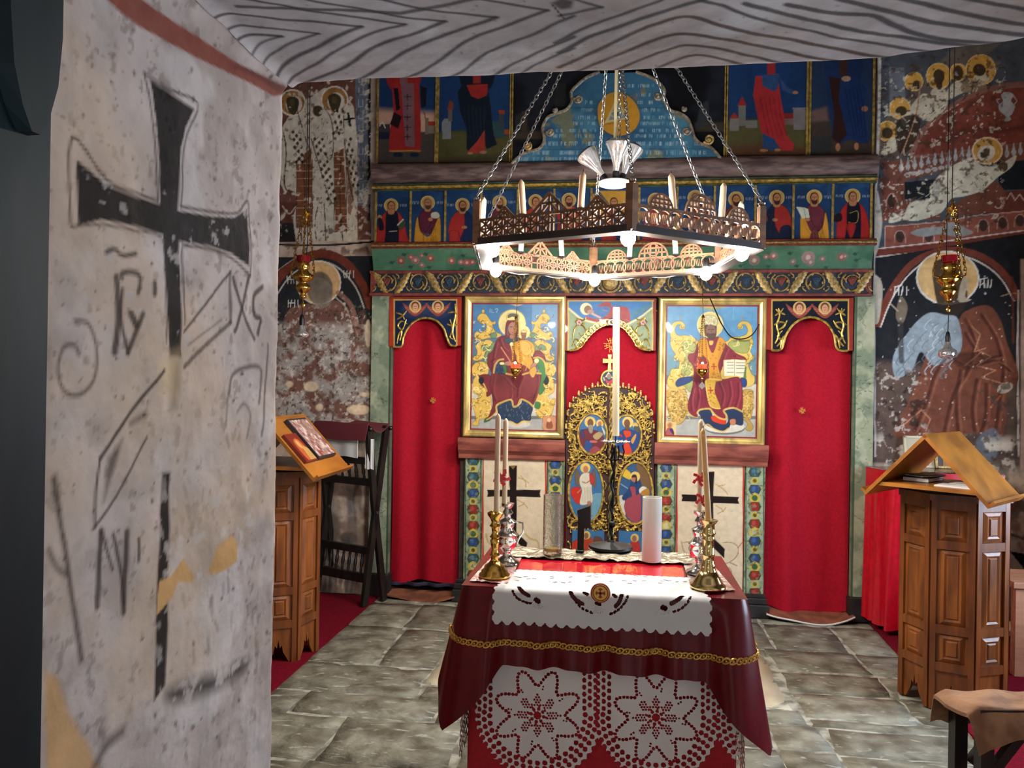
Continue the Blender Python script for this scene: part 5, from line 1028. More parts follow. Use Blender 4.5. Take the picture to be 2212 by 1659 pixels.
def icoL(p):
    q = lambda x, y: (990+x*.1989, 630+y*.1989); Q = lambda L: [q(*a) for a in L]
    P = lambda L, c, a=1.0, sm=True: p.opoly(Q(L), c, a) if sm else p.poly(Q(L), c, a, .0025); Ln = lambda L, w, c, a=.8: p.line(Q(L), w, c, a, .002)
    P([(100, 100), (1110, 100), (1110, 620), (100, 620)], (82, 128, 166), 1, False); P([(800, 100), (1110, 100), (1110, 700), (800, 700)], (124, 162, 190), .6, False); P([(100, 500), (1110, 500), (1110, 1000), (100, 1000)], (96, 118, 132), .8, False)
    P([(100, 1000), (1110, 1000), (1110, 1360), (100, 1360)], (196, 190, 178), 1, False); P([(100, 1350), (1110, 1350), (1110, 1530), (100, 1530)], (168, 168, 164), 1, False); P([(100, 1350), (1110, 1350), (1110, 1385), (100, 1385)], (112, 116, 118), 1, False); p.ell(*q(650, 1440), 26, 8, (196, 192, 182))
    P([(460, 110), (640, 160), (800, 110)], (196, 186, 148), .9, False); Ln([(345, 185), (345, 225)], 1.2, (176, 196, 206)); Ln([(365, 190), (365, 225), (385, 225)], 1.2, (176, 196, 206)); Ln([(400, 190), (430, 190), (415, 225)], 1.2, (176, 196, 206))
    # throne, both halves
    for m in (0, 1):
        T = (lambda L: [((1200-x) if m else x, y) for x, y in L])
        G_ = lambda L, c=GLD, a=1.0: P(T(L), c, a)
        G_([(205, 290), (240, 240), (300, 245), (340, 300), (370, 330), (405, 320), (400, 355), (370, 360), (400, 430), (470, 470), (420, 500), (350, 500), (240, 525), (190, 510), (175, 460), (205, 430), (240, 450), (260, 440), (300, 410), (300, 350), (240, 345)]); G_([(255, 200), (280, 195), (285, 225), (260, 230)])
        G_([(185, 590), (230, 555), (320, 520), (380, 560), (350, 640), (300, 650), (270, 720), (220, 750), (165, 745), (160, 710), (200, 690), (205, 640)]); G_([(150, 820), (200, 765), (300, 770), (330, 860), (300, 920), (230, 910), (180, 920), (150, 890)]); G_([(160, 1080), (170, 940), (240, 920), (310, 1020), (340, 1100), (360, 1200), (340, 1360), (230, 1390), (220, 1450), (160, 1450), (150, 1430), (190, 1380), (175, 1300), (150, 1200), (150, 1160), (200, 1170), (220, 1130)])
        G_([(340, 470), (400, 440), (420, 480), (380, 510)], (110, 140, 108)); G_([(250, 600), (300, 570), (330, 600), (290, 640), (260, 640)], (110, 140, 108)); G_([(300, 660), (370, 560), (420, 560), (330, 760), (280, 760)], (120, 148, 112)); 
        for cx, cy, r in ((235, 310, 30), (200, 470, 24), (310, 610, 30), (200, 715, 22), (230, 830, 45), (260, 1300, 50), (240, 1030, 40), (1200, 0, 0)):
            if r: Ln(T([(cx+r*(1-t*.25)*math.cos(t*1.4), cy+r*(1-t*.25)*math.sin(t*1.4)) for t in range(4)]), 1.6, GLd, .7)
        curls(p, (lambda x, y: q(1200-x, y)) if m else q, 110, (165, 250, 350, 1400))
    # figure
    P([(225, 915), (320, 900), (380, 960), (370, 1090), (310, 1140), (300, 1060), (240, 1000)], MAR); Ln([(225, 940), (280, 1010), (310, 1080)], 3, GLD); p.ell(*q(250, 965), 6, 8, (34, 38, 56)); p.ell(*q(955, 965), 6, 10, (30, 34, 50))
    P([(830, 720), (900, 700), (940, 820), (960, 900), (920, 1000), (940, 1060), (880, 1120), (860, 1000), (880, 860)], (70, 128, 74)); P([(840, 1200), (890, 1210), (880, 1270), (830, 1260)], (70, 128, 74)); P([(280, 1420), (300, 1370), (360, 1370), (340, 1400)], (70, 110, 66))
    P([(320, 690), (370, 640), (420, 520), (510, 480), (580, 560), (640, 500), (720, 520), (780, 640), (880, 640), (935, 690), (945, 760), (880, 720), (830, 720), (850, 880), (900, 900), (890, 990), (860, 1130), (800, 1250), (770, 1210), (690, 1170), (660, 1220), (600, 1260), (580, 1170), (480, 1210), (420, 1230), (400, 1310), (310, 1400), (370, 1250), (360, 1100), (340, 1000), (360, 890), (320, 790)], MAR)
    for L in ([(410, 560), (380, 700), (360, 860)], [(450, 520), (480, 600), (520, 640)], [(390, 920), (370, 1060), (400, 1180)], [(440, 900), (540, 960), (570, 1080), (560, 1160)], [(500, 940), (600, 1040), (640, 1040)], [(700, 920), (660, 1020), (640, 1140)], [(860, 920), (850, 1060), (810, 1180)], [(820, 680), (900, 690)], [(520, 700), (560, 760)], [(360, 760), (400, 730)]): Ln(L, 4, MARd, .6); Ln([(x+22, y+4) for x, y in L], 3, MARl, .5)
    P([(360, 900), (480, 890), (580, 960), (600, 1060), (560, 1150), (430, 1190), (370, 1080)], (132, 60, 62), .55); P([(690, 920), (800, 900), (870, 960), (850, 1090), (760, 1160), (670, 1140), (650, 1060)], (132, 60, 62), .55)
    P([(390, 830), (430, 770), (480, 760), (520, 840), (510, 890), (430, 890), (390, 870)], (44, 66, 96)); P([(480, 780), (520, 800), (525, 880), (500, 880)], (70, 120, 64)); Ln([(385, 880), (400, 800), (440, 745), (490, 735)], 4, GLD); Ln([(520, 890), (600, 905), (640, 900)], 4, GLD); Ln([(700, 900), (780, 880), (895, 890)], 4, GLD); Ln([(820, 720), (880, 715), (940, 770), (955, 890)], 3.4, GLD)
    P([(420, 1240), (480, 1200), (570, 1180), (610, 1250), (680, 1220), (700, 1170), (770, 1210), (810, 1260), (790, 1340), (780, 1400), (700, 1400), (640, 1440), (590, 1410), (520, 1400), (460, 1370), (430, 1300)], (46, 66, 92)); Ln([(420, 1310), (415, 1240), (480, 1200), (575, 1175), (600, 1250), (650, 1230), (680, 1170), (760, 1200), (815, 1250)], 4, GLD); Ln([(400, 1320), (360, 1360), (310, 1390)], 3, GLD); Ln([(560, 1410), (640, 1445), (700, 1410), (775, 1415)], 4, GLD)
    for k in range(90): x, y = rq.uniform(440, 780), rq.uniform(1210, 1390); Ln([(x, y), (x+rq.uniform(-14, 14), y+rq.uniform(8, 20))], 1, (150, 164, 160) if k % 2 else (26, 40, 62), .5)
    for k in range(30): x, y = rq.uniform(395, 500), rq.uniform(770, 880); Ln([(x, y), (x+rq.uniform(-8, 8), y+12)], 1, (96, 120, 146), .5)
    # heads
    p.ell(*q(585, 345), 29.5, 29.5, (224, 208, 148)); p.ell(*q(705, 440), 14.6, 14.5, (222, 206, 146)); Ln([(435, 345), (460, 250), (540, 200), (640, 200), (710, 260), (735, 345)], 1.2, (180, 156, 96), .8)
    P([(520, 340), (560, 305), (620, 310), (650, 360), (640, 480), (560, 540), (510, 490)], MAR); P([(500, 530), (540, 500), (640, 500), (620, 550), (540, 560)], (50, 84, 96)); p.ell(*q(590, 400), 9.5, 13.5, (170, 126, 108)); P([(560, 470), (610, 470), (610, 510), (565, 510)], (164, 118, 100)); P([(525, 305), (535, 245), (590, 230), (650, 245), (655, 300), (590, 310)], (222, 204, 140)); P([(540, 285), (545, 250), (590, 238), (645, 252), (640, 285), (590, 270)], (52, 66, 84), .85)
    Ln([(565, 385), (585, 380)], 1.8, (70, 44, 40)); Ln([(605, 380), (625, 385)], 1.8, (70, 44, 40)); Ln([(600, 390), (603, 425)], 1.4, (130, 88, 76)); Ln([(585, 445), (610, 445)], 1.6, (130, 60, 60)); Ln([(540, 470), (535, 430), (545, 380)], 2, (80, 130, 130), .7)
    P([(600, 560), (640, 540), (700, 520), (780, 540), (830, 600), (820, 680), (790, 700), (810, 760), (800, 860), (720, 800), (640, 760), (620, 660)], (206, 158, 66)); P([(640, 560), (700, 530), (770, 560), (800, 640), (740, 700), (660, 640)], (214, 172, 86)); p.ell(*q(710, 455), 6.4, 8, (150, 104, 80)); P([(690, 420), (740, 420), (735, 445), (690, 445)], (216, 196, 132)); P([(690, 480), (735, 480), (720, 520), (695, 520)], (140, 96, 74))
    for k in range(26): x, y = rq.uniform(630, 810), rq.uniform(560, 850); Ln([(x, y), (x+rq.uniform(-12, 12), y+rq.uniform(20, 46))], 1.3, rq.choice([(150, 100, 36), (236, 204, 124)]), .7)
    Ln([(465, 605), (520, 690), (575, 780)], 2.4, (216, 150, 110)); p.ell(*q(545, 780), 9, 4.4, (176, 130, 108)); P([(450, 770), (490, 765), (500, 790), (460, 795)], GLl); P([(790, 800), (850, 750), (870, 770), (820, 830), (790, 850)], (176, 130, 108)); p.ell(*q(850, 750), 5, 5, GLl); P([(770, 860), (830, 810), (850, 860), (820, 930), (790, 920)], (206, 160, 80)); Ln([(570, 570), (590, 660), (590, 740)], 3, (206, 176, 96)); Ln([(600, 590), (630, 680)], 3, (206, 176, 96)); p.ell(*q(580, 570), 4, 4, GLl)
    # small icon pasted in the corner
    P([(920, 1355), (1055, 1355), (1055, 1500), (920, 1500)], (196, 144, 110), 1, False); Ln([(920, 1355), (1055, 1355), (1055, 1500), (920, 1500), (920, 1355)], 1.4, (150, 100, 70)); P([(960, 1480), (965, 1420), (990, 1390), (1015, 1420), (1020, 1480)], (150, 90, 66)); p.ell(*q(985, 1395), 4, 4.4, (220, 180, 140))
    p.line(Q([(640, 100), (640, 160)]), 1, (60, 60, 60), .6); p.line(Q([(645, 280), (650, 380), (640, 480)]), 1.6, (40, 30, 30), .7)
il = framed_icon('framed_icon', 'gilt framed icon of a crowned woman enthroned with child, red mantle', (1003, 640, 1220, 945), 0, (90, 120, 150), icoL, 'large icons of the altar screen')
def icoR(p):
    q = lambda x, y: (1410+x*.2049, 630+y*.2049); Q = lambda L: [q(*a) for a in L]
    P = lambda L, c, a=1.0, sm=True: p.opoly(Q(L), c, a) if sm else p.poly(Q(L), c, a, .0025); Ln = lambda L, w, c, a=.8: p.line(Q(L), w, c, a, .002)
    P([(110, 130), (1110, 130), (1110, 760), (110, 760)], (100, 150, 184), 1, False); P([(110, 130), (1110, 130), (1110, 300), (110, 300)], (112, 160, 190), .6, False); p.poly(Q([(110, 640), (1110, 640), (1110, 900), (110, 900)]), (112, 146, 152), .9, .05); P([(110, 880), (1110, 880), (1110, 985), (110, 985)], (92, 110, 118), .9, False)
    P([(110, 975), (1110, 975), (1110, 1320), (110, 1320)], (196, 190, 176), 1, False); P([(110, 1310), (1110, 1310), (1110, 1540), (110, 1540)], (172, 172, 166), 1, False); P([(110, 1310), (1110, 1310), (1110, 1345), (110, 1345)], (118, 122, 120), 1, False); p.ell(*q(760, 1440), 44, 14, (120, 122, 118)); p.ell(*q(755, 1425), 44, 13, (206, 202, 190))
    P([(390, 140), (620, 205), (850, 140)], (150, 160, 118), .9, False); P([(450, 140), (620, 180), (780, 140)], (196, 164, 110), .9, False)
    GG = (206, 180, 100); GG2 = (160, 166, 104)
    P([(185, 520), (210, 480), (330, 460), (430, 480), (500, 530), (760, 530), (830, 480), (960, 480), (1040, 490), (1060, 540), (1030, 640), (1070, 690), (1010, 760), (1040, 860), (1075, 900), (1060, 980), (960, 1010), (700, 1000), (190, 1020), (190, 830), (260, 810), (280, 740), (220, 690), (240, 660), (200, 600)], GG); P([(300, 560), (370, 510), (440, 540), (470, 620), (400, 860), (300, 870), (340, 680)], GG2); P([(800, 540), (900, 500), (1020, 520), (1000, 640), (900, 640), (820, 600)], GG2); P([(280, 930), (420, 930), (400, 1060), (340, 1000)], GG2)
    for m in (0, 1):
        T = (lambda L: [((1235-x) if m else x, y) for x, y in L])
        P(T([(200, 500), (185, 400), (215, 330), (290, 310), (340, 350), (330, 395), (285, 390), (285, 360), (300, 350), (260, 350), (235, 400), (250, 450), (320, 480), (300, 520)]), GG); Ln(T([(290, 310), (295, 285), (285, 255)]), 2, (176, 140, 80)); Ln(T([(330, 370), (315, 385), (300, 378), (305, 362)]), 1.6, GLd)
    P([(150, 1040), (250, 1010), (330, 1060), (370, 1160), (360, 1300), (300, 1390), (220, 1390), (170, 1290), (140, 1160)], (190, 158, 88)); P([(950, 1040), (1050, 1040), (1060, 1160), (1040, 1330), (1000, 1340), (950, 1250), (950, 1130)], (190, 158, 88)); P([(960, 1270), (1010, 1340), (1060, 1420), (1030, 1470), (980, 1450), (1000, 1390), (940, 1330)], (180, 150, 84)); Ln([(150, 1030), (300, 1020), (370, 1160), (380, 1290), (470, 1320)], 4, GG)
    curls(p, q, 110, (150, 1040, 370, 1360), ((120, 90, 40), (220, 196, 130))); curls(p, q, 34, (950, 1050, 1050, 1320), ((120, 90, 40), (220, 196, 130))); curls(p, q, 70, (190, 490, 460, 980)); curls(p, q, 26, (800, 490, 1050, 980))
    P([(245, 950), (290, 910), (420, 895), (400, 950), (280, 1000), (245, 990)], (46, 74, 124)); P([(930, 910), (985, 920), (990, 990), (950, 1005), (930, 960)], (46, 74, 124))
    VM = (134, 46, 62); VMd = (96, 30, 46); VMl = (168, 84, 98)
    P([(480, 530), (560, 490), (700, 480), (780, 560), (880, 650), (980, 700), (960, 760), (760, 760), (720, 920), (900, 900), (945, 1020), (940, 1250), (850, 1230), (760, 1240), (775, 1330), (690, 1330), (620, 1250), (480, 1250), (470, 1320), (390, 1280), (370, 1180), (420, 1000), (430, 800), (375, 720), (380, 660), (440, 640)], VM)
    for L in ([(420, 1020), (400, 1140), (410, 1250)], [(460, 960), (480, 1100), (460, 1230)], [(540, 1000), (560, 1140)], [(700, 960), (740, 1080), (720, 1200)], [(800, 940), (820, 1080), (780, 1220)], [(900, 960), (900, 1100), (870, 1210)], [(500, 560), (460, 640), (440, 740)], [(780, 600), (740, 700), (720, 820)], [(860, 680), (940, 710)]): Ln(L, 4, VMd, .6); Ln([(x+24, y+6) for x, y in L], 3, VMl, .5)
    P([(420, 880), (540, 900), (540, 960), (420, 940)], VMd, .7)
    GO = (204, 150, 54)
    P([(480, 530), (560, 490), (600, 600), (640, 640), (700, 480), (765, 540), (720, 680), (690, 780), (720, 930), (600, 930), (590, 740), (500, 640)], GO); P([(555, 930), (660, 930), (655, 1060), (715, 1230), (610, 1210), (565, 1060)], (202, 164, 72)); Ln([(560, 940), (570, 1060), (610, 1210), (712, 1232)], 2, (226, 200, 120)); Ln([(600, 920), (720, 930)], 4, (226, 190, 90))
    for x, y in ((645, 790), (610, 1040)): Ln([(x, y-30), (x, y+30)], 3, (170, 60, 30)); Ln([(x-24, y), (x+24, y)], 3, (170, 60, 30))
    for k in range(46): x, y = rq.choice([(rq.uniform(600, 700), rq.uniform(660, 910)), (rq.uniform(570, 650), rq.uniform(950, 1190)), (rq.uniform(690, 750), rq.uniform(520, 640))]); Ln([(x, y), (x+10, y+7)], 1.6, (110, 70, 24), .7)
    P([(480, 1260), (610, 1250), (640, 1340), (760, 1400), (800, 1330), (760, 1260), (860, 1235), (940, 1260), (950, 1400), (880, 1400), (830, 1380), (800, 1440), (740, 1470), (640, 1440), (560, 1400), (520, 1330)], (44, 60, 92)); P([(620, 1310), (760, 1340), (760, 1400), (640, 1370)], (196, 70, 46)); P([(815, 1350), (870, 1345), (870, 1400), (820, 1400)], (190, 130, 96)); Ln([(470, 1280), (500, 1245), (600, 1235), (635, 1280), (700, 1330), (770, 1345), (775, 1300), (750, 1250), (850, 1225), (945, 1265)], 4, GG); Ln([(525, 1440), (580, 1400), (650, 1450), (740, 1475), (800, 1440)], 3.4, GG)
    # book
    P([(745, 720), (850, 712), (985, 720), (985, 905), (865, 880), (745, 900)], (196, 160, 80), 1, False); P([(752, 724), (860, 716), (862, 884), (752, 892)], (214, 210, 186), 1, False); P([(864, 716), (976, 726), (978, 905), (864, 884)], (214, 210, 186), 1, False); Ln([(862, 716), (863, 884)], 1.2, (120, 110, 90)); P([(975, 780), (990, 800), (980, 920), (955, 900)], (70, 120, 60), .9, False)
    for y in (745, 775, 805, 850):
        for x in range(785, 850, 14): Ln([(x, y), (x+9, y+2)], 1.5, (90, 84, 76), .8)
        for x in range(880, 965, 14): Ln([(x, y+3), (x+9, y+6)], 1.5, (90, 84, 76), .8)
    # head
    p.ell(*q(605, 350), 28.6, 28.6, (220, 206, 144)); p.ell(*q(605, 350), 26.6, 26.6, (214, 198, 132)); P([(545, 380), (560, 350), (660, 345), (672, 400), (664, 470), (630, 500), (580, 480), (550, 440)], (84, 62, 54)); p.ell(*q(612, 410), 10.4, 14, (134, 102, 90)); P([(575, 440), (610, 445), (650, 440), (655, 480), (620, 500), (580, 480)], (88, 66, 58)); P([(520, 350), (530, 270), (580, 245), (650, 255), (685, 300), (670, 360), (600, 345)], (196, 188, 150)); 
    for k in range(26): x, y = rq.uniform(535, 675), rq.uniform(262, 345); Ln([(x, y), (x+rq.uniform(-10, 10), y+10)], 1.4, rq.choice([(110, 100, 76), (232, 226, 196)]), .7)
    Ln([(585, 400), (605, 398)], 1.8, (50, 36, 34)); Ln([(625, 398), (645, 400)], 1.8, (50, 36, 34)); Ln([(617, 405), (618, 435)], 1.4, (96, 70, 62)); Ln([(600, 450), (635, 450)], 1.6, (100, 54, 50)); Ln([(485, 385), (550, 382)], 1.8, (50, 40, 34)); Ln([(525, 262), (528, 320)], 1.6, (50, 40, 34)); P([(595, 520), (640, 520), (630, 560), (600, 560)], GG); P([(480, 650), (520, 640), (530, 670), (500, 690)], (206, 160, 80))
    # small icon in the corner
    P([(132, 1372), (246, 1372), (246, 1512), (132, 1512)], (216, 184, 132), 1, False); p.ell(*q(180, 1405), 7, 7, (196, 160, 90)); p.ell(*q(180, 1408), 4, 5, (170, 116, 90)); P([(140, 1512), (150, 1450), (180, 1435), (210, 1450), (222, 1512)], (168, 96, 100)); P([(180, 1450), (210, 1450), (220, 1505), (195, 1480)], (50, 60, 120))
    Ln([(850, 140), (852, 300)], 1, (150, 190, 206), .6)
ir = framed_icon('framed_icon', 'gilt framed icon of a robed bishop enthroned holding an open book', (1422, 644, 1653, 960), 0, (100, 150, 184), icoR, 'large icons of the altar screen')

# ---- royal doors
rd = thing('royal_doors', 'arched gilt openwork royal doors with four oval saint medallions', 'gate', (AX, -.02, .02))
MAROON = mat('maroon_ground', (62, 18, 24), .6, var=.3, vsc=20)
Yd = -.012
def dz(px, py): x, z = W(px, py, Yd); return float(x), float(z)
outL = [(1222, 1262), (1222, 935), (1227, 892), (1237, 868), (1257, 848), (1282, 836), (1300, 834), (1317, 838)]
outR = [(1317, 838), (1336, 836), (1356, 838), (1378, 848), (1396, 866), (1408, 892), (1413, 935), (1413, 1262)]
def oval(parent, cx, cy, rx, ry, painter, base):
    x, z = dz(cx, cy); sx = abs(dz(cx+1, cy)[0]-x); a = rx*sx; b = ry*sx; n = 90
    q = np.linspace(-1, 1, n); U = np.repeat((x+a*q)[None], n, 0); V = np.repeat((z+b*q)[:, None], n, 1)
    # concentric disc mapping
    S, T_ = np.meshgrid(q, q); r = np.maximum(abs(S), abs(T_)); h = np.hypot(S, T_)+1e-9; U = x+a*S*r/h; V = z+b*T_*r/h
    p = Paint(U, V, lambda m, k: W(m, k, Yd-.02), base); painter(p)
    wall_sheet('oval_icon', p, Yd-.02, OIL, parent)
    MB().tube([(x+(a+.004)*math.cos(t), Yd-.022, z+(b+.004)*math.sin(t)) for t in np.linspace(0, 2*math.pi, 48, endpoint=False)], .0085, 7, closed=True).build('oval_frame', GOLD, parent, True)
SK = (70, 116, 158)
q = lambda x, y: (1210+x*.235, 820+y*.235)
def ovA(p):
    P = lambda L, c, a=1.0: p.opoly([q(*k) for k in L], c, a, w=.8)
    P([(180, 680), (175, 500), (230, 455), (300, 460), (370, 490), (410, 560), (400, 690)], (116, 54, 60)); P([(230, 570), (280, 560), (300, 620), (270, 690), (220, 680)], (56, 84, 134)); P([(270, 650), (320, 610), (370, 640), (360, 700), (280, 700)], (150, 76, 84)); p.ell(*q(275, 390), 12, 12, (212, 186, 112)); p.ell(*q(278, 398), 6.6, 9, (122, 84, 64)); P([(262, 420), (300, 420), (300, 480), (280, 495), (262, 470)], (150, 140, 124)); p.ell(*q(365, 405), 8, 9, (212, 186, 112)); p.ell(*q(365, 405), 4, 5, (170, 120, 96)); P([(345, 430), (385, 430), (385, 500), (350, 480)], (70, 110, 150)); P([(380, 430), (415, 480), (405, 510)], (196, 196, 184)); P([(300, 520), (350, 480), (395, 500), (340, 555)], (170, 150, 110)); P([(275, 560), (330, 560), (340, 580), (280, 580)], (186, 110, 100)); P([(185, 470), (215, 465), (225, 530), (200, 540)], (80, 66, 104))
def ovB(p):
    P = lambda L, c, a=1.0: p.opoly([q(*k) for k in L], c, a, w=.8)
    P([(530, 680), (545, 500), (600, 455), (680, 470), (735, 510), (730, 620), (700, 690)], (46, 76, 128)); P([(580, 480), (640, 470), (650, 520), (600, 550), (580, 690), (660, 690), (640, 600)], (196, 74, 46)); p.ell(*q(622, 392), 12, 12, (212, 186, 112)); p.ell(*q(615, 402), 6.6, 9, (122, 84, 64)); P([(600, 425), (635, 425), (630, 465), (605, 465)], (110, 78, 58)); P([(650, 560), (690, 500), (700, 520), (670, 590)], (196, 150, 92)); p.ell(*q(690, 420), 6, 6, (200, 176, 110)); P([(680, 430), (720, 440), (730, 490), (690, 470)], (96, 90, 84)); P([(530, 500), (560, 500), (570, 530)], (190, 70, 50))
def ovC(p):
    P = lambda L, c, a=1.0: p.opoly([q(*k) for k in L], c, a, w=.8)
    P([(280, 1080), (340, 1040), (420, 1080), (420, 1320), (200, 1320), (250, 1200)], (120, 160, 176), .9); P([(150, 820), (185, 880), (190, 960), (150, 970), (135, 900)], (120, 100, 80)); P([(310, 820), (330, 900), (325, 990), (290, 950), (295, 860)], (120, 100, 80)); P([(105, 1000), (180, 990), (195, 1080), (170, 1150), (110, 1080)], (190, 60, 48)); P([(180, 900), (215, 860), (270, 860), (300, 900), (290, 1000), (300, 1120), (240, 1150), (180, 1140), (200, 1020), (180, 960)], (204, 196, 178)); P([(270, 860), (310, 890), (310, 950), (280, 960)], (180, 66, 66)); p.ell(*q(232, 812), 11, 11, (212, 186, 112)); p.ell(*q(235, 825), 5.6, 8, (178, 126, 96)); P([(250, 1130), (285, 1130), (285, 1240), (300, 1250), (265, 1255)], (176, 120, 110)); p.line([q(205, 940), q(240, 950), q(270, 930)], 2.4, (150, 120, 80)); p.line([q(190, 1010), q(160, 1040)], 3, (180, 120, 96))
    for k in range(6): p.line([q(210+k*14, 990), q(205+k*15, 1120)], 1, (150, 140, 124), .6)
def ovD(p):
    P = lambda L, c, a=1.0: p.opoly([q(*k) for k in L], c, a, w=.8)
    P([(700, 780), (800, 800), (840, 1000), (760, 980), (720, 860)], (124, 96, 70)); P([(555, 870), (590, 820), (650, 860), (640, 920)], (206, 178, 70)); P([(540, 1080), (590, 1080), (600, 1250), (540, 1230)], (196, 190, 178)); P([(660, 920), (700, 900), (740, 960), (730, 1060), (640, 1070), (590, 1110), (570, 1080), (630, 1010)], (50, 76, 118)); P([(640, 990), (690, 990), (700, 1060), (740, 1060), (735, 1290), (640, 1290), (590, 1180), (610, 1100), (660, 1070)], (160, 80, 92)); p.ell(*q(690, 892), 10.5, 11, (212, 186, 112)); p.ell(*q(680, 905), 6, 8.6, (176, 122, 96)); P([(660, 900), (665, 880), (700, 880), (705, 950), (690, 950), (695, 900)], (60, 44, 60)); P([(725, 1010), (760, 980), (800, 1000), (780, 1050), (735, 1050)], (206, 200, 184)); P([(740, 1040), (810, 1000), (820, 1070), (760, 1070)], (176, 130, 60))
    p.line([q(560, 960), q(620, 1000)], 1.6, (150, 176, 196))
def botL(p):
    P = lambda L, c, a=1.0: p.opoly([q(*k) for k in L], c, a, w=.8)
    P([(200, 1480), (230, 1430), (280, 1450), (320, 1520), (300, 1600), (190, 1590)], (170, 70, 46)); p.ell(*q(240, 1430), 9, 9, (206, 180, 110)); p.ell(*q(240, 1436), 5, 7, (140, 100, 80)); P([(260, 1540), (310, 1520), (340, 1550), (290, 1570)], (206, 200, 184)); P([(310, 1450), (370, 1450), (400, 1520), (360, 1580), (320, 1520)], (110, 76, 60)); P([(110, 1500), (190, 1470), (190, 1590), (110, 1590)], (180, 60, 44))
def botR(p):
    P = lambda L, c, a=1.0: p.opoly([q(*k) for k in L], c, a, w=.8)
    P([(630, 1520), (670, 1480), (720, 1490), (730, 1590), (600, 1600), (600, 1550)], (176, 60, 56)); p.ell(*q(685, 1455), 9, 9, (206, 180, 110)); p.ell(*q(682, 1462), 5, 7, (150, 106, 84)); P([(590, 1520), (640, 1510), (650, 1550), (600, 1550)], (206, 200, 184)); P([(540, 1530), (590, 1540), (590, 1600), (530, 1600)], (110, 76, 50))
def leaf(out, ovs, bot, cx, side):
    pol = [dz(*k) for k in out]; P2 = catmull(pol[1:-1] if side < 0 else pol[1:-1], 5); P2 = np.vstack([[pol[0]], P2, [pol[-1]]]); btm = .09
    pts = [(a, Yd, max(b, btm)) for a, b in P2]
    pts += [(pol[-1][0], Yd, btm)] if side < 0 else [(pol[0][0], Yd, btm)]
    nm = 'door_leaf'; lf = MB().prism(pts, (0, 1, 0), .02).build(nm, MAROON, rd)
    for o in ovs: oval(lf, *o)
    x0, x1 = sorted((dz(out[0][0]+(8 if side < 0 else 0), 1150)[0], dz(cx, 1150)[0])) if side < 0 else sorted((dz(1330, 1150)[0], dz(1405, 1150)[0]))
    p = wall_paint(x0+.02, x1-.02, .36, wz(cx, 1146, Yd-.018), Yd-.018, .004, SK); bot(p); wall_sheet('predella_icon', p, Yd-.018, OIL, lf, .015)
    # carved, gilded openwork: random S-scrolls that keep off the ovals
    rr_ = random.Random(100+side); mb = MB(); fl_ = MB(); A = np.array([[k[0], k[1]] for k in out]); made = 0; tries = 0
    def inside(px, py):
        top_y = np.interp(px, *zip(*sorted((k[0], k[1]) for k in out if k[1] < 1200)))
        if not (min(A[:, 0])+4 < px < max(A[:, 0])-6 and top_y+3 < py < 1245): return False
        return all(((px-o[0])/(o[2]+3))**2+((py-o[1])/(o[3]+3))**2 > 1 for o in ovs) and not (py > 1146 and min(A[:, 0])+12 < px < max(A[:, 0])-12)
    while made < 150 and tries < 6000:
        tries += 1; px, py = rr_.uniform(1222, 1413), rr_.uniform(836, 1240)
        if not inside(px, py): continue
        a = rr_.uniform(0, 6.28); d = rr_.choice((-1, 1)); L = []; r = rr_.uniform(4, 8); x, y = px, py
        for k in range(11):
            L.append((x, y)); x += 3.1*math.cos(a); y += 3.1*math.sin(a); a += d*(.16+.05*k)
            if not inside(x, y): break
        if len(L) < 5: continue
        n = len(L); P = [dz(*k) for k in L]; yo = rr_.uniform(.006, .016)
        mb.tube([(u, Yd-yo, v) for u, v in P], [.0058*(1-.5*k/n) for k in range(n)], 5); e = P[-1]; mb.ball((e[0], Yd-yo-.002, e[1]), .008, 6, 4); made += 1
        if rr_.random() < .4: e = P[n//2]; mb.ball((e[0], Yd-yo-.003, e[1]), .013, 6, 4, (1, .5, .6))
    # edge beads and finials along the arch
    ar = catmull([k for k in out if k[1] < 1000], 10)
    for k in range(0, len(ar), 3):
        u, v = dz(*ar[k]); mb.ball((u, Yd-.008, v), .009, 6, 4)
    mb.build('gilt_openwork', GOLD, lf, True, 70)
    for k in range(3, len(ar)-2, 6):
        u, v = dz(*ar[k]); fl_.box(u-.006, u+.006, Yd-.014, Yd, v, v+.02).ball((u, Yd-.007, v+.024), .008, 6, 4)
    fl_.build('finials', GOLD_OLD, lf, True)
    return lf
lfL = leaf(outL, [(1280, 937, 30, 43, ovA, SK), (1266, 1062, 36, 66, ovC, SK)], botL, 1312, -1)
lfR = leaf(outR, [(1354, 940, 30, 43, ovB, SK), (1372, 1064, 36, 66, ovD, (64, 96, 130))], botR, 1322, 1)
xc, z0c = dz(1318, 1250); xc2, z1c = dz(1318, 1012)
colm = MB().lathe([(.016, 0), (.016, z1c-.1)], (xc, Yd-.03, .1), 12).build('centre_column', mat('column_green', (72, 84, 52), .5), rd)
tw = MB()
for ph in (0, 2.1, 4.2): tw.tube([(xc+.017*math.cos(t*34+ph), Yd-.03+.017*math.sin(t*34+ph), .1+t) for t in np.linspace(0, z1c-.1, 110)], .0045, 5)
tw.build('twisted_gilt_band', GOLD, colm, True)
MB().lathe([(.012, 0), (.026, .008), (.026, .02), (.015, .03), (.02, .05), (.028, .055), (.024, .065), (.012, .075)], (xc2, Yd-.03, z1c-.01), 14).build('gilt_capital', GOLD, colm, True)
ru = MB(); zt_ = dz(1318, 840)[1]
for ph in (0, math.pi): ru.tube([(xc2+.009*math.cos(t*60+ph), Yd-.024+.009*math.sin(t*60+ph), z1c+.06+t) for t in np.linspace(0, zt_-z1c-.06, 80)], .007, 5)
ru.build('rope_moulding', GOLD_OLD, rd, True)
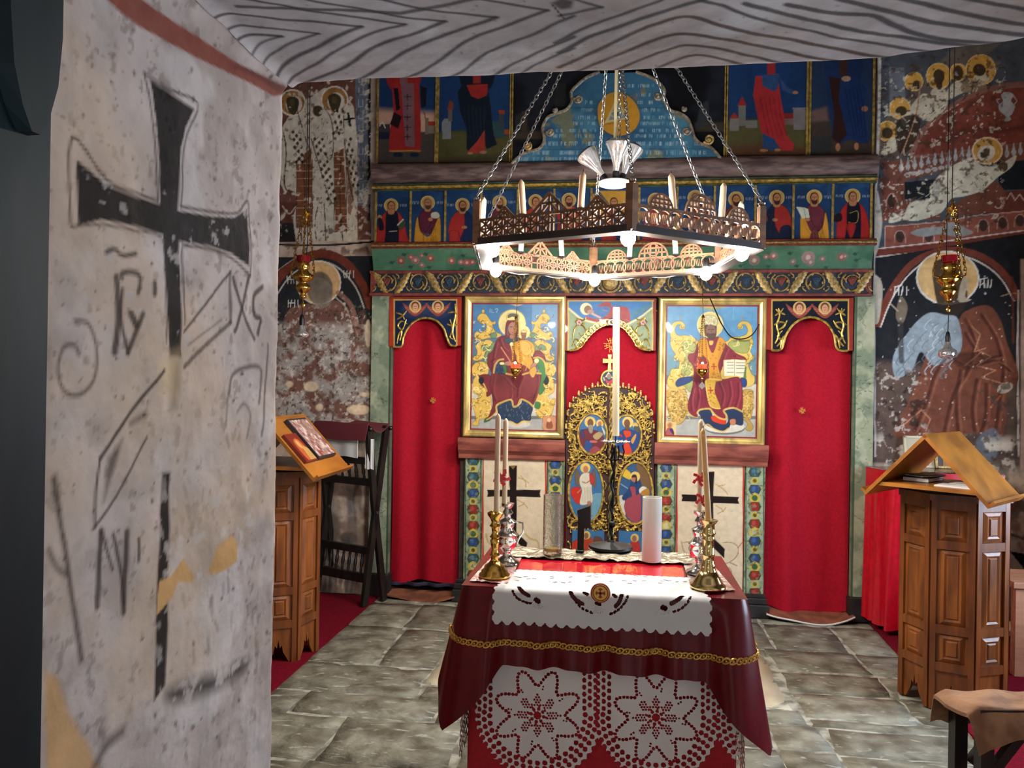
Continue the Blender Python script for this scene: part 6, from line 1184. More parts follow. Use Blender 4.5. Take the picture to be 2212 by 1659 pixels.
mx_, mz_ = dz(1317, 818)
def medp(p):
    Qp = lambda x, y: (1210+x*.1386, 630+y*.1386)
    p.poly([Qp(700, 1330), Qp(755, 1250), Qp(825, 1350)], (206, 196, 160)); p.ell(*Qp(765, 1325), 5, 6, (140, 124, 104)); p.poly([Qp(705, 1360), Qp(760, 1400), Qp(820, 1360), Qp(790, 1450), Qp(735, 1450)], (180, 56, 48), 1, .002, True); p.line([Qp(690, 1380), Qp(680, 1340)], 3, (180, 176, 150)); p.line([Qp(840, 1390), Qp(860, 1400)], 3, (150, 90, 84))
n = 50; qq = np.linspace(-1, 1, n); S, T_ = np.meshgrid(qq, qq); r = np.maximum(abs(S), abs(T_)); h = np.hypot(S, T_)+1e-9; sx = .052
p = Paint(mx_+sx*S*r/h, mz_+sx*T_*r/h, lambda a, b: W(a, b, Yd-.01), (44, 56, 92)); medp(p); wall_sheet('finial_medallion', p, Yd-.012, OIL, rd, .014)
MB().tube([(mx_+.056*math.cos(t), Yd-.012, mz_+.056*math.sin(t)) for t in np.linspace(0, 2*math.pi, 30, endpoint=False)], .0075, 7, closed=True).build('medallion_ring', GOLD, rd, True)
c0 = dz(1317, 785)
cr = MB(); zt2 = dz(1318, 766)[1]; zb2 = dz(1318, 800)[1]; zh = dz(1318, 780)[1]
cr.prism([(c0[0]-.012, Yd-.02, zb2-.008), (c0[0]+.012, Yd-.02, zb2-.008), (c0[0]+.009, Yd-.02, zh-.012), (c0[0]+.046, Yd-.02, zh-.014), (c0[0]+.046, Yd-.02, zh+.016), (c0[0]+.01, Yd-.02, zh+.012), (c0[0]+.012, Yd-.02, zt2), (c0[0]-.012, Yd-.02, zt2), (c0[0]-.01, Yd-.02, zh+.012), (c0[0]-.046, Yd-.02, zh+.016), (c0[0]-.046, Yd-.02, zh-.014), (c0[0]-.009, Yd-.02, zh-.012)], (0, 1, 0), .016).build('finial_cross', GOLD, rd)

# ---- red curtains hanging in the three doorways
CURT = mat('red_curtain', (168, 17, 38), .8, var=.08, vsc=60, bump=.12, bsc=400, bdist=.0006, Specular_IOR_Level=.15)
def curtain(nm, label, x0, x1, z0f, z1, Y, amp, seed, cross=None, folds=1.7):
    rr_ = random.Random(seed); nx, nz = 90, 60; P = np.zeros((nz, nx, 3)); ph = [rr_.uniform(0, 6.3) for _ in range(4)]
    for j in range(nz):
        t = j/(nz-1)
        for i in range(nx):
            s = i/(nx-1); z = z0f(s)*(1-t)+z1*t; g = amp*(.45+.55*(1-t))
            y = Y-g*(.55*math.sin(s*folds*2*math.pi+ph[0]+.5*math.sin(t*2+ph[1]))+.3*math.sin(s*folds*3.3*math.pi+ph[2])+.12*math.sin(s*folds*7+ph[3]+t*2)); P[j, i] = (x0+(x1-x0)*s+.006*math.sin(t*5+s*9), y, z)
    t_ = thing(nm, label, 'curtain', ((x0+x1)/2, Y, float(P[:, :, 2].min())), 'red curtains of the altar screen')
    sheet('cloth', P, None, CURT, t_)
    MB().tube([(x0-.01, Y, z1-.005), (x1+.01, Y, z1-.005)], .008, 6).build('rod', BRASS, t_, True)
    if cross:
        cx, cz = W(*cross[:2], Y-amp-.004); r = cross[2]; mb = MB()
        for a in range(4):
            q_ = a*math.pi/2+.2; d = Vector((math.cos(q_), 0, math.sin(q_))); e = Vector((-math.sin(q_), 0, math.cos(q_))); c = Vector((float(cx), Y-amp-.004, float(cz)))
            for w in (-.3, 0, .3): mb.bar(c+e*w*r*.5+d*r*.15, c+d*r*.95+e*w*r*1.3, .0035, .002, (0, 1, 0))
            mb.bar(c+d*r*.62-e*r*.3, c+d*r*.62+e*r*.3, .003, .002, (0, 1, 0))
        mb.build('embroidered_cross', mat('gold_thread', (206, 142, 62), .5, .4), t_)
    return t_
cuL = curtain('curtain', 'red curtain with small gold cross in the left doorway of the screen', -1.56, -1.055, lambda s: .10-.012*math.sin(s*9), 2.0, .055, .042, 1, (935, 865, .022))
MB().tube([(-1.56+.505*i/30, .034-.02*math.sin(i*.7), .085) for i in range(31)], .014, 6, squash=.5).build('navy_hem', mat('navy_cloth', (40, 34, 58), .8), cuL, True)
curtain('curtain', 'red curtain with small gold cross in the right doorway of the screen', .972, 1.532, lambda s: .055-.03*math.sin(s*3.1)+.006*math.sin(s*14), 2.0, .05, .046, 6, (1733, 887, .022))
curtain('curtain', 'red curtain behind the royal doors with a large gold embroidered cross', -.345, .285, lambda s: .1, 2.02, .045, .006, 3, (1320, 745, .05), 1.2)
# leather mats curling at the thresholds
def thr_mat(label, x0, x1, y0, y1, lift, rim):
    nx, ny = 30, 12; P = np.zeros((ny, nx, 3))
    for j in range(ny):
        for i in range(nx):
            s, t = i/(nx-1), j/(ny-1); rnd = .10*(abs(2*s-1)**3)*(1-t); P[j, i] = (x0+(x1-x0)*s, y0+(y1-y0)*t+rnd*.4, .012+lift*(abs(2*s-1)**4)+.01*math.sin(s*8)*(1-t)+.02*t)
    t_ = thing('threshold_mat', label, 'mat', ((x0+x1)/2, (y0+y1)/2, 0), 'threshold mats'); sheet('leather', P, None, mat('brown_leather', (146, 90, 66), .6, var=.25, vsc=12, bump=.2), t_, .01, (0, 0, -1))
    if rim: MB().tube([tuple(P[0, i]+np.array([0, -.004, -.003])) for i in range(nx)], .006, 6).build('white_edging', mat('white_piping', (206, 200, 192), .6), t_, True)
    return t_
thr_mat('brown leather threshold mat below the left curtain', -1.575, -1.06, -.105, .08, .02, False)
thr_mat('brown leather threshold mat with white edging below the right curtain', .99, 1.535, -.13, .08, .03, True)

# ================================================================ CHANDELIER AND HANGING LAMPS
def cw(lat, dep, z): return Vector((CAM[0]+_R0[0]*lat+_F[0]*dep, CAM[1]+_R0[1]*lat+_F[1]*dep, z))     # from distances across / ahead of the standpoint
def chain(mb, a, b, L=.026, r=.0022, w=.0075):
    a, b = Vector(a), Vector(b); d = b-a; n = max(1, int(d.length/(L*.78))); t = d.normalized(); u = t.orthogonal().normalized(); v = t.cross(u)
    for k in range(n):
        c = a+d*((k+.5)/n); e = u if k % 2 else v
        mb.tube([c+t*(L*.5*math.cos(q))+e*(w*math.sin(q)) for q in np.linspace(0, 2*math.pi, 8, endpoint=False)], r, 4, closed=True)
    return mb
CWOOD = wood_mat('chandelier_wood', (132, 92, 62), (100, 68, 44), .5, (.3, .3, 1), 30)
DOME = cw(.413, 3.4, 0); RCH = .65; ZB = 2.052
HV = [Vector((DOME.x, DOME.y, 0))+Vector((-_F[0]*RCH*math.cos(k*math.pi/3)+_R0[0]*RCH*math.sin(k*math.pi/3), -_F[1]*RCH*math.cos(k*math.pi/3)+_R0[1]*RCH*math.sin(k*math.pi/3), 0)) for k in range(6)]
ch = thing('chandelier', 'hexagonal carved wooden chandelier of little churches hung on chains, lit bulbs', 'chandelier', (DOME.x, DOME.y, ZB))
apex = Vector((DOME.x, DOME.y, 3.32))
for k in range(6):
    v = HV[k]; out = (v-Vector((DOME.x, DOME.y, 0))).normalized(); tn = Vector((-out.y, out.x, 0)); mb = MB()
    pts = [v+out*.018, v+tn*.022, v-out*.018, v-tn*.022]
    o = mb.prism([(q.x, q.y, ZB) for q in pts], (0, 0, 1), .165).build('post', CWOOD, ch)
    MB().lathe([(.004, 0), (.012, .004), (.016, .012), (.006, .02), (.004, .03)], (v.x, v.y, ZB+.165), 10).build('hook_cap', SILVER, o, True)
    chain(MB(), Vector((v.x, v.y, ZB+.19)), apex).build('chain', CHAIN, ch)
chain(MB(), apex, (DOME.x, DOME.y, 4.6)).lathe([(.03, 0), (.03, .02), (.01, .04)], (DOME.x, DOME.y, 3.3), 10).build('main_chain', CHAIN, ch)
SHADEW = wood_mat('shaded_rail_wood', (50, 38, 32), (34, 26, 22), .5, (.3, .3, 1), 30)  # dark tone stands in for shade on rail undersides and outer faces
def lattice(k, kind):
    a, b = HV[k], HV[(k+1) % 6]; d = (b-a); L = d.length; d.normalize(); n = Vector((d.y, -d.x, 0)); c = Vector((DOME.x, DOME.y, 0))
    if n.dot((a+b)/2-c) < 0: n = -n
    Q = lambda s, h: Vector((a.x+d.x*s, a.y+d.y*s, ZB+h)); mb = MB(); th = .009; s0, s1 = .02, L-.02; h0, h1 = .016, .09; w = .0075
    for h in (h0, h1): mb.bar(Q(s0, h), Q(s1, h), .011, th, n)
    N = 12; cell = (s1-s0)/N; hm = (h0+h1)/2; mid = (s0+s1)/2
    door = (mid-.5*cell, mid+.5*cell)
    if kind == 'tri':
        mb.bar(Q(s0, hm), Q(s1, hm), .006, th, n)
        for j in range(N+1): mb.bar(Q(s0+j*cell, h0), Q(s0+j*cell, h1), .0075, th, n)
        for j in range(N):
            x0, x1 = s0+j*cell, s0+(j+1)*cell
            if N//2 == j: continue
            for u0, u1 in ((h0, hm), (hm, h1)):
                mb.bar(Q(x0, u0), Q(x1, u1), .0075, th, n); mb.bar(Q(x0, u1), Q(x1, u0), .0075, th, n)
            xm = (x0+x1)/2; mb.bar(Q(xm, h0), Q(xm, h1), .006, th, n)
        for cxm, hw, hh in ((mid, .075, .075), (s0+.11, .042, .042), (s1-.11, .042, .042)):
            mb.bar(Q(cxm-hw, h1), Q(cxm, h1+hh), .011, th, n); mb.bar(Q(cxm+hw, h1), Q(cxm, h1+hh), .011, th, n); mb.bar(Q(cxm, h1), Q(cxm, h1+hh), .0075, th, n); mb.bar(Q(cxm-hw*.5, h1), Q(cxm, h1+hh*.55), .0075, th, n); mb.bar(Q(cxm+hw*.5, h1), Q(cxm, h1+hh*.55), .0075, th, n); mb.bar(Q(cxm-hw*.45, h1+hh*.5), Q(cxm+hw*.45, h1+hh*.5), .0075, th, n); mb.bar(Q(cxm-hw*.5, h1), Q(cxm-hw*.45, h1+hh*.5), .0075, th, n); mb.bar(Q(cxm+hw*.5, h1), Q(cxm+hw*.45, h1+hh*.5), .0075, th, n)
    else:
        def ringp(cx, cz, r, wd=.006, a0=0, a1=2*math.pi, seg=16):
            for i in range(seg):
                p, q_ = a0+(a1-a0)*i/seg, a0+(a1-a0)*(i+1)/seg; mb.bar(Q(cx+r*math.cos(p), cz+r*math.sin(p)), Q(cx+r*math.cos(q_), cz+r*math.sin(q_)), wd, th, n)
        for j in range(N):
            cx = s0+(j+.5)*cell
            if abs(cx-mid) < cell*.45: continue
            ringp(cx, hm, .034); 
            for e in (-.008, 0, .008): mb.bar(Q(cx+e-.004, hm-.017), Q(cx+e+.004, hm+.017), .0028, th, n)
        for cxm, r in ((mid, .075), (s0+.11, .052), (s1-.11, .052)):
            ringp(cxm, h1, r, .008, 0, math.pi, 14)
            for f in (-.6, -.2, .2, .6): mb.bar(Q(cxm+r*f, h1), Q(cxm+r*f, h1+r*math.sqrt(1-f*f)), .0075, th, n)
            for f in (.35, .65): e = math.sqrt(1-f*f); mb.bar(Q(cxm-r*e, h1+r*f), Q(cxm+r*e, h1+r*f), .0075, th, n)
            if r > .07: ringp(cxm, h1+.04, .03, .005)
    # little arched door in the middle
    dw = .016; mb.bar(Q(mid-dw, h0), Q(mid-dw, h0+.045), .006, th, n); mb.bar(Q(mid+dw, h0), Q(mid+dw, h0+.045), .006, th, n)
    for i in range(6):
        p, q_ = math.pi*i/6, math.pi*(i+1)/6; mb.bar(Q(mid+dw*math.cos(p), h0+.045+dw*math.sin(p)), Q(mid+dw*math.cos(q_), h0+.045+dw*math.sin(q_)), .006, th, n)
    pnl = mb.build('lattice_panel', CWOOD, ch)
    MB().prism([Q(0, -.0)+n*.002, Q(L, 0)+n*.002, Q(L-.035, 0)-n*.05, Q(.035, 0)-n*.05], (0, 0, 1), .016).build('base_rail', CWOOD, ch); MB().prism([Q(0, -.006)+n*.012, Q(L, -.006)+n*.012, Q(L, -.006)+n*.003, Q(0, -.006)+n*.003], (0, 0, 1), .026).prism([Q(0, -.006)+n*.006, Q(L, -.006)+n*.006, Q(L-.03, -.006)-n*.046, Q(.03, -.006)-n*.046], (0, 0, 1), .005).build('shade_fascia', SHADEW, ch)
for k, kd in enumerate(('round', 'tri', 'round', 'tri', 'round', 'tri')): lattice(k, kd)
BULB = emit_mat('lit_bulb', (255, 250, 242), BULB_STRENGTH)
for k in range(6):
    v = HV[k]; inn = (Vector((DOME.x, DOME.y, 0))-v).normalized(); c = v+inn*.075
    MB().lathe([(.006, 0), (.016, .004), (.016, .036), (.01, .046)], (c.x, c.y, ZB+.014), 12).bar((c.x, c.y, ZB+.03), (v.x, v.y, ZB+.03), .01, .01, (0, 0, 1)).build('bulb_socket', BLACK, ch, True)
    MB().lathe([(.0005, -.062), (.012, -.059), (.022, -.05), (.0275, -.036), (.026, -.022), (.018, -.008), (.013, .002)], (c.x, c.y, ZB+.016), 16).build('bulb', BULB, ch, True)
wr = []
for k in range(3): a, b = HV[k+2], HV[(k+3) % 6]; wr += [tuple(a.lerp(b, t)*1.0+Vector((0, 0, ZB-.006-.006*math.sin(t*19+k)))) for t in np.linspace(.08, .92, 22)]
MB().tube(wr, .0025, 5).build('wire', mat('grey_wire', (120, 118, 118), .5), ch, True)

def candle(x, y, z0, z1, r, label, group, m=WAX, lean=(0, 0), flat=False):
    t = thing('candle', label, 'candle', (x, y, z0), group); h = z1-z0
    pr = [(r*.9, 0), (r, h*.02), (r*.97, h-r*1.6), (r*.9, h-r*1.1), (r*.25, h-r*.1), (.001, h)] if not flat else [(r, 0), (r, h-.004), (r*.9, h), (.001, h)]
    sh = Matrix.Translation(Vector((x, y, z0))) @ Matrix(((1, 0, lean[0], 0), (0, 1, lean[1], 0), (0, 0, 1, 0), (0, 0, 0, 1))) @ Matrix.Translation(Vector((-x, -y, -z0)))
    MB().lathe(pr, (x, y, z0), 14).move(sh).build('wax', m, t, True, 50)
    MB().tube([(x, y, z1-.004), (x+.001, y, z1+.008)], .0016, 5).move(sh).build('wick', BLACK, t)
    return t
cn = 0; ORD = ['near right', 'right end', 'far right', 'far left', 'left end', 'near left']
for k in range(6):
    a, b = HV[k], HV[(k+1) % 6]
    for j, f in enumerate((.31, .69)):
        c = a.lerp(b, f); inn = (Vector((DOME.x, DOME.y, 0))-c).normalized(); c = c+inn*.012
        MB().lathe([(.006, 0), (.012, .004), (.02, .006), (.02, .012), (.013, .013)], (c.x, c.y, ZB+.086), 12).build('candle_cup', BLACK, ch, True)
        mid = 'nearer' if (k in (0, 5, 1, 4)) else 'inner'
        pos = {(0, 0): 'just right of its nearest post', (0, 1): 'near its right corner post', (1, 0): 'on its right end, nearer one', (1, 1): 'on its right end, farther one', (2, 0): 'on the far right side, rightmost', (2, 1): 'on the far right side, innermost', (3, 0): 'on the far left side, innermost', (3, 1): 'on the far left side, leftmost', (4, 0): 'on its left end, farther one', (4, 1): 'on its left end, nearer one', (5, 0): 'near its left corner post', (5, 1): 'just left of its nearest post'}[(k, j)]
        candle(c.x, c.y, ZB+.098, ZB+.235, .0125, 'short cream candle on the chandelier, '+pos, 'candles on the chandelier', WAX, ((-.08, .05)[j], .02))
# ---- cluster of three unlit reflector bulbs on a disc above the chandelier
rl = thing('reflector_lamp', 'white disc with three silvered reflector bulbs hanging above the chandelier', 'lamp', (DOME.x+.02, DOME.y, 2.37))
dx, dy = DOME.x+.02, DOME.y
WHT = mat('white_plastic', (206, 200, 190), .4)
MB().lathe([(.001, 0), (.05, .0), (.066, .006), (.068, .018), (.06, .024), (.001, .026)], (dx, dy, 2.37), 24).build('disc', WHT, rl, True)
GLASS_SIL = mat('silvered_glass', (236, 238, 242), .08, .9)
for a, tl in ((3.0, .62), (.3, .3), (4.9, .2)):
    o = Vector((dx+.03*math.cos(a), dy+.03*math.sin(a), 2.392)); M_ = Matrix.Translation(o) @ Matrix.Rotation(tl, 4, Vector((-math.sin(a), math.cos(a), 0)))
    s = MB().lathe([(.014, 0), (.015, .03), (.012, .038)], (0, 0, 0), 12).move(M_).build('socket', BLACK, rl, True)
    MB().lathe([(.012, .034), (.016, .065), (.03, .105), (.05, .145), (.052, .158), (.04, .17), (.001, .176)], (0, 0, 0), 18).move(M_).build('reflector_bulb', GLASS_SIL, rl, True)
MB().tube([(dx, dy, 2.39), (dx+.001, dy, 2.9), (dx-.006, dy, 3.3), (dx-.006, dy, 4.6)], .007, 7).build('rod', mat('beige_rod', (176, 164, 128), .5), rl, True)
chain(MB(), (dx+.02, dy-.005, 2.5), (dx+.012, dy-.005, 3.3), .024, .002).build('chain', CHAIN, rl)

# ---- big brass sanctuary lamps
REDG = mat('red_glass', (150, 16, 34), .12, Transmission_Weight=.35, IOR=1.45)
def sanctuary(cx, Y, prof, rim, crown_y, orn_y, label, hx=27, cab=True):
    x, z0 = W(cx, 600, Y); x = float(x); sc = float(W(cx+1, 600, Y)[0]-x); zy = lambda y: float(W(cx, y, Y)[1])
    t = thing('sanctuary_lamp', label, 'lamp', (x, Y, zy(prof[-1][1])), 'brass sanctuary lamps')
    pr = [(max(r*sc, .0005), zy(y)) for r, y in prof][::-1]; MB().lathe(pr, (x, Y, 0), 24).build('body', BRASS, t, True, 80)
    MB().lathe([(rim[2]*sc*.9, zy(rim[1])), (rim[2]*sc, zy(rim[1])+.003), (rim[2]*sc*1.04, zy(rim[0])), (rim[2]*sc*.9, zy(rim[0])), (rim[2]*sc*.86, zy(rim[1])+.006)], (x, Y, 0), 22).build('red_glass_cup', REDG, t, True)
    zc = zy(crown_y)
    MB().lathe([(.003, -.05), (.012, -.04), (.008, -.02), (.026, -.006), (.03, 0), (.01, .006), (.012, .018), (.006, .03), (.009, .04), (.003, .05)], (x+.01, Y, zc), 14).build('crown', BRASS, t, True, 70)
    zh = zy(591)
    for a in (math.pi*.98, -.25, math.pi*1.6):
        hxp = x+hx*sc*math.cos(a); hyp = Y+hx*sc*math.sin(a); mb = MB().tube([(x+hx*sc*.66*math.cos(a), Y+hx*sc*.66*math.sin(a), zh-.02), (hxp, hyp, zh-.012), (hxp*1.0, hyp, zh+.012), (x+hx*sc*.86*math.cos(a), Y+hx*sc*.86*math.sin(a), zh+.018)], .005, 6)
        mb.build('handle', BRASS, t, True)
        c = chain(MB(), (hxp, hyp, zh+.014), (x+.01+.02*math.cos(a), Y+.02*math.sin(a), zc-.01), .024, .0022, .006)
        for f in (.12, .3, .48, .66, .84): q_ = Vector((hxp, hyp, zh+.014)).lerp(Vector((x+.01, Y, zc-.01)), f); c.ball(q_, .0085, 6, 4, (.8, .8, 1.3))
        c.build('lamp_chain', BRASS, t)
    MB().tube([(x+.01, Y, zc+.045), (x+.012, Y, 4.6)], .0028, 5).build('suspension_rod', mat('dark_iron', (52, 46, 42), .6), t)
    MB().tube([(x, Y, zy(prof[-1][1])+.002), (x, Y, zy(orn_y))], .002, 5).ball((x, Y, zy(orn_y)), .016, 8, 6, (.8, .4, 1.2)).build('pendant', BRASS, t, True)
    return t
PRF = [(11, 565), (13, 572), (12.5, 579), (9.5, 584), (14, 589), (21, 595), (20.5, 603), (10, 609), (8.5, 612), (14.5, 617), (15.5, 623), (12, 629), (6, 633), (5, 636), (7.5, 640), (6, 644), (.5, 646)]
sanctuary(655, -1.0, PRF, (553, 567, 14), 462, 659, 'polished brass sanctuary lamp with red glass cup in front of the left fresco')
PRR = [(13, 566), (17, 574), (18, 580), (14, 588), (19, 594), (26, 601), (26.5, 606), (18, 614), (13, 619), (18.5, 626), (19, 632), (13, 640), (7, 647), (6, 650), (8.5, 653), (.5, 656)]
sanctuary(2050, -.75, PRR, (552, 567, 16), 450, 668, 'polished brass sanctuary lamp with red glass cup in front of the right fresco', 33)
def cord_bulb(cx, Y, ys, yn, yb, ye, hw, label):
    x = wx(cx, yb, Y); sc = float(W(cx+1, yb, Y)[0])-x; zy = lambda y: float(W(cx, y, Y)[1])
    t = thing('hanging_reflector_bulb', label, 'light bulb', (x, Y, zy(ye)), 'bare reflector bulbs on cords')
    MB().lathe([(5*sc, zy(yn)), (5.5*sc, zy((yn+ys)/2)), (4*sc, zy(ys)), (.002, zy(ys)+.01)], (x, Y, 0), 14).build('socket', BLACK, t, True)
    MB().lathe([(.0005, zy(ye)), (hw*.7*sc, zy(ye-2)), (hw*sc, zy(ye-6)), (hw*.95*sc, zy(yb+5)), (hw*.55*sc, zy(yb)), (7*sc, zy((yb+yn)/2)), (6*sc, zy(yn))], (x, Y, 0), 20).build('bulb', GLASS_SIL, t, True, 70)
    MB().tube([(x, Y, zy(ys)), (x+.004, Y+.004, zy(ys-40)), (x+.006, Y+.05, zy(ys-170)), (x+.006, Y+.05, 4.6)], .0025, 5).build('cord', BLACK, t)
cord_bulb(652, -.93, 682, 703, 714, 731, 14.5, 'unlit silvered reflector bulb hanging below the left sanctuary lamp')
cord_bulb(2047, -.68, 719, 739, 752, 775, 20, 'unlit silvered reflector bulb hanging below the right sanctuary lamp')
# ---- small lit oil lamps before the icons
FLAME = emit_mat('oil_flame', (255, 170, 110), 60.0); REDL = mat('lit_red_glass', (190, 30, 28), .15, Emission_Color=(1, .12, .05, 1), Emission_Strength=1.2, Transmission_Weight=.3)
def oil_lamp(cx, yb, Y, label, cross):
    x, z = W(cx, yb, Y); x = float(x); z = float(z); t = thing('oil_lamp', label, 'lamp', (x, Y, z-.09), 'lit oil lamps before the icons')
    MB().lathe([(.0005, -.075), (.006, -.07), (.008, -.06), (.004, -.052), (.014, -.046), (.03, -.03), (.036, -.012), (.032, -.004), (.038, .0), (.034, .002)], (x, Y, z), 20).build('bowl', BRASS, t, True, 70)
    MB().lathe([(.024, -.004), (.028, .012), (.031, .03), (.029, .03), (.025, .01)], (x, Y, z), 18).build('red_glass', REDL, t, True)
    MB().ball((x, Y, z+.03), .009, 8, 6, (1, 1, 1.7)).build('flame', FLAME, t, True)
    for a in (.3, 2.4, 4.5): chain(MB().ball((x+.037*math.cos(a), Y+.037*math.sin(a), z-.004), .007, 6, 4), (x+.037*math.cos(a), Y+.037*math.sin(a), z), (x+.006*math.cos(a), Y+.006*math.sin(a), z+.33), .018, .0016, .005).build('lamp_chain', BRASS, t)
    MB().tube([(x, Y, z+.33), (x, Y+.1, z+.62), (x, Y+.18, z+.64)], .002, 5).lathe([(.003, .32), (.012, .33), (.004, .345)], (x, Y, z), 10).build('hanger', BRASS, t, True)
    if cross: MB().prism([(x, Y, z-.13), (x+.022, Y, z-.108), (x, Y, z-.08), (x-.022, Y, z-.108)], (0, 1, 0), .003).build('pendant_cross', SILVER, t)
oil_lamp(1113, 796, -.24, 'small lit red oil lamp hanging before the icon of the woman with child', False)
oil_lamp(1517, 797, -.24, 'small lit red oil lamp hanging before the icon of the bishop', True)
cb = MB(); cp = catmull([V3(a, b, -.09) for a, b in [(1532, 640), (1546, 672), (1560, 702), (1580, 728), (1606, 732), (1626, 722), (1640, 700)]], 5)
tag(cb.tube([tuple(q_) for q_ in cp], .0042, 6).build('black_cable', BLACK, None, True), 'black cable looping down across the icon of the bishop', 'cable')

# ================================================================ TABLE AND WHAT STANDS ON IT
TX0, TX1, TY0, TY1, TZ = -.452, .382, -2.785, -2.235, .84
tb = thing('table', 'small table hidden under its cloths in the middle of the nave', 'table', ((TX0+TX1)/2, (TY0+TY1)/2, 0))
TW = wood_mat('plain_table_wood', (120, 84, 56), (92, 62, 40))
MB().box(TX0, TX1, TY0, TY1, TZ-.03, TZ, .004).build('tabletop', TW, tb)
for x in (TX0+.03, TX1-.08):
    for y in (TY0+.03, TY1-.08): MB().box(x, x+.05, y, y+.05, 0, TZ-.03).build('leg', TW, tb)
for y in (TY0+.04, TY1-.06): MB().box(TX0+.05, TX1-.05, y, y+.02, TZ-.13, TZ-.03).build('apron', TW, tb)
# path round three sides of the table top: back-left, front-left, front-right, back-right
def path(off, n=240, yb=TY1, r=.03):
    x0, x1, y0 = TX0-off, TX1+off, TY0-off; pts = [(x0, yb)]; cr = r+off*.6
    for a in np.linspace(math.pi, 1.5*math.pi, 9): pts.append((x0+cr+cr*math.cos(a), y0+cr+cr*math.sin(a)))
    for a in np.linspace(1.5*math.pi, 2*math.pi, 9): pts.append((x1-cr+cr*math.cos(a), y0+cr+cr*math.sin(a)))
    pts.append((x1, yb)); P = np.array(pts); s = np.concatenate([[0], np.cumsum(np.hypot(*np.diff(P, axis=0).T))]); q = np.linspace(0, s[-1], n)
    X = np.interp(q, s, P[:, 0]); Y = np.interp(q, s, P[:, 1]); tx = np.gradient(X); ty = np.gradient(Y); l = np.hypot(tx, ty); nx, ny = ty/l, -tx/l
    k = 7; nx = np.convolve(np.pad(nx, k, 'edge'), np.ones(2*k+1)/(2*k+1), 'same')[k:-k]; ny = np.convolve(np.pad(ny, k, 'edge'), np.ones(2*k+1)/(2*k+1), 'same')[k:-k]
    return X, Y, -nx if nx[0] > 0 else nx, ny if ny[n//2] < 0 else -ny, q, s[-1]
def drape(off, drop, fold, flare, zt, n=240, m=60, top=True):
    X, Y, nx, ny, q, L = path(off, n); sl = (TY1-(TY0-off)); c1, c2 = sl, L-sl
    P = np.zeros((m, n, 3)); t = np.linspace(0, 1, m)
    cb = np.exp(-((q-c1)/.09)**2)+np.exp(-((q-c2)/.09)**2)
    D = drop(q, c1, c2, L); w = fold(q)
    for j in range(m):
        o = t[j]*(flare*cb+w)+.006*(1-(1-min(1, t[j]*8))**2)
        P[j, :, 0] = X+nx*o; P[j, :, 1] = Y+ny*o; P[j, :, 2] = zt-D*t[j]
    return P, q, (c1, c2, L)
def top_sheet(off, z, n=40):
    U, V = np.meshgrid(np.linspace(TX0-off, TX1+off, n), np.linspace(TY0-off, TY1+off, n)); return np.stack([U, V, np.full(U.shape, z)], -1)
REDC = mat('red_cotton', (178, 20, 34), .8, var=.1, vsc=80, bump=.1, bsc=300)
ru = thing('red_undercloth', 'plain red cloth hanging to the floor under the white lace', 'tablecloth', (AX, TY0, .01))
P, *_ = drape(.008, lambda q, a, b, L: np.full(len(q), TZ-.012), lambda q: .002*np.sin(q*34), .008, TZ+.001); sheet('skirt', P, None, REDC, ru); sheet('top', top_sheet(.008, TZ+.001), None, REDC, ru)
# ---- white lace cloth with cut holes
LACE = mat('white_lace_cotton', (222, 214, 212), .85, bump=.2, bsc=500, bdist=.0005)
lc = thing('lace_cloth', 'white crocheted lace cloth with star flowers, hanging below the satin', 'tablecloth', (AX, TY0-.02, .25))
YL = TY0-.026; st = .0018; x0, x1 = TX0-.02, TX1+.02; zlo = .24; nx = int((x1-x0)/st); nz = int((TZ-zlo)/st)
gx = np.linspace(x0, x1, nx); gz = np.linspace(zlo, TZ, nz); F = np.full((nz, nx), 1.0)
def hole(px, py, r, sx=1.0):
    a, b = W(px, py, YL); k = float(W(px+1, py, YL)[0]-a); R = r*k; i0 = np.searchsorted(gx, a-R*1.6); i1 = np.searchsorted(gx, a+R*1.6); j0 = np.searchsorted(gz, b-R*1.6); j1 = np.searchsorted(gz, b+R*1.6)
    if i1 <= i0 or j1 <= j0: return
    dd = np.hypot((gx[None, i0:i1]-a)/sx, gz[j0:j1, None]-b)/R; F[j0:j1, i0:i1] = np.minimum(F[j0:j1, i0:i1], dd-1)
rq = random.Random(12)
DC = [(1161, 1545), (1417, 1551), (1678, 1558)]
for cx, cy in DC:
    prev = None
    for a in np.linspace(0, 2*math.pi, 900, endpoint=False):              # dotted wavy outline
        r = 76+17*math.cos(8*a+math.pi); pt = (cx+r*math.cos(a)*1.02, cy+r*math.sin(a)*1.08)
        if prev is None or math.hypot(pt[0]-prev[0], pt[1]-prev[1]) > 7.6: hole(*pt, 2.9); prev = pt
    for i in range(-9, 10):                                                # fine star mesh
        for j in range(-9, 10):
            x, y = i*6.2+(j % 2)*3.1, j*5.6; rr_ = math.hypot(x, y); a = math.atan2(y, x)
            if 22 < rr_ < 38+13*math.cos(8*a): hole(cx+x, cy+y, 1.8)
    for k in range(8):
        a = k*math.pi/4
        for r, s in ((6, 2.6), (14, 3.2), (20, 2.0), (58, 1.6), (64, 1.5)): hole(cx+r*math.cos(a+.2), cy+r*math.sin(a+.2), s)
    hole(cx, cy, 3)
    for row, r in enumerate((103, 115, 127)):                             # big border holes
        n = int(math.pi*r/15.5)
        for k in range(n+1): a = math.pi*(k+.5*(row % 2))/n; hole(cx+r*math.cos(a), cy+r*math.sin(a)*1.0, 4.9)
        for sd in (-1, 1):
            for k in range(8): hole(cx+sd*(r-2), cy-14-k*15.2-(7 if row % 2 else 0), 4.9, .8)
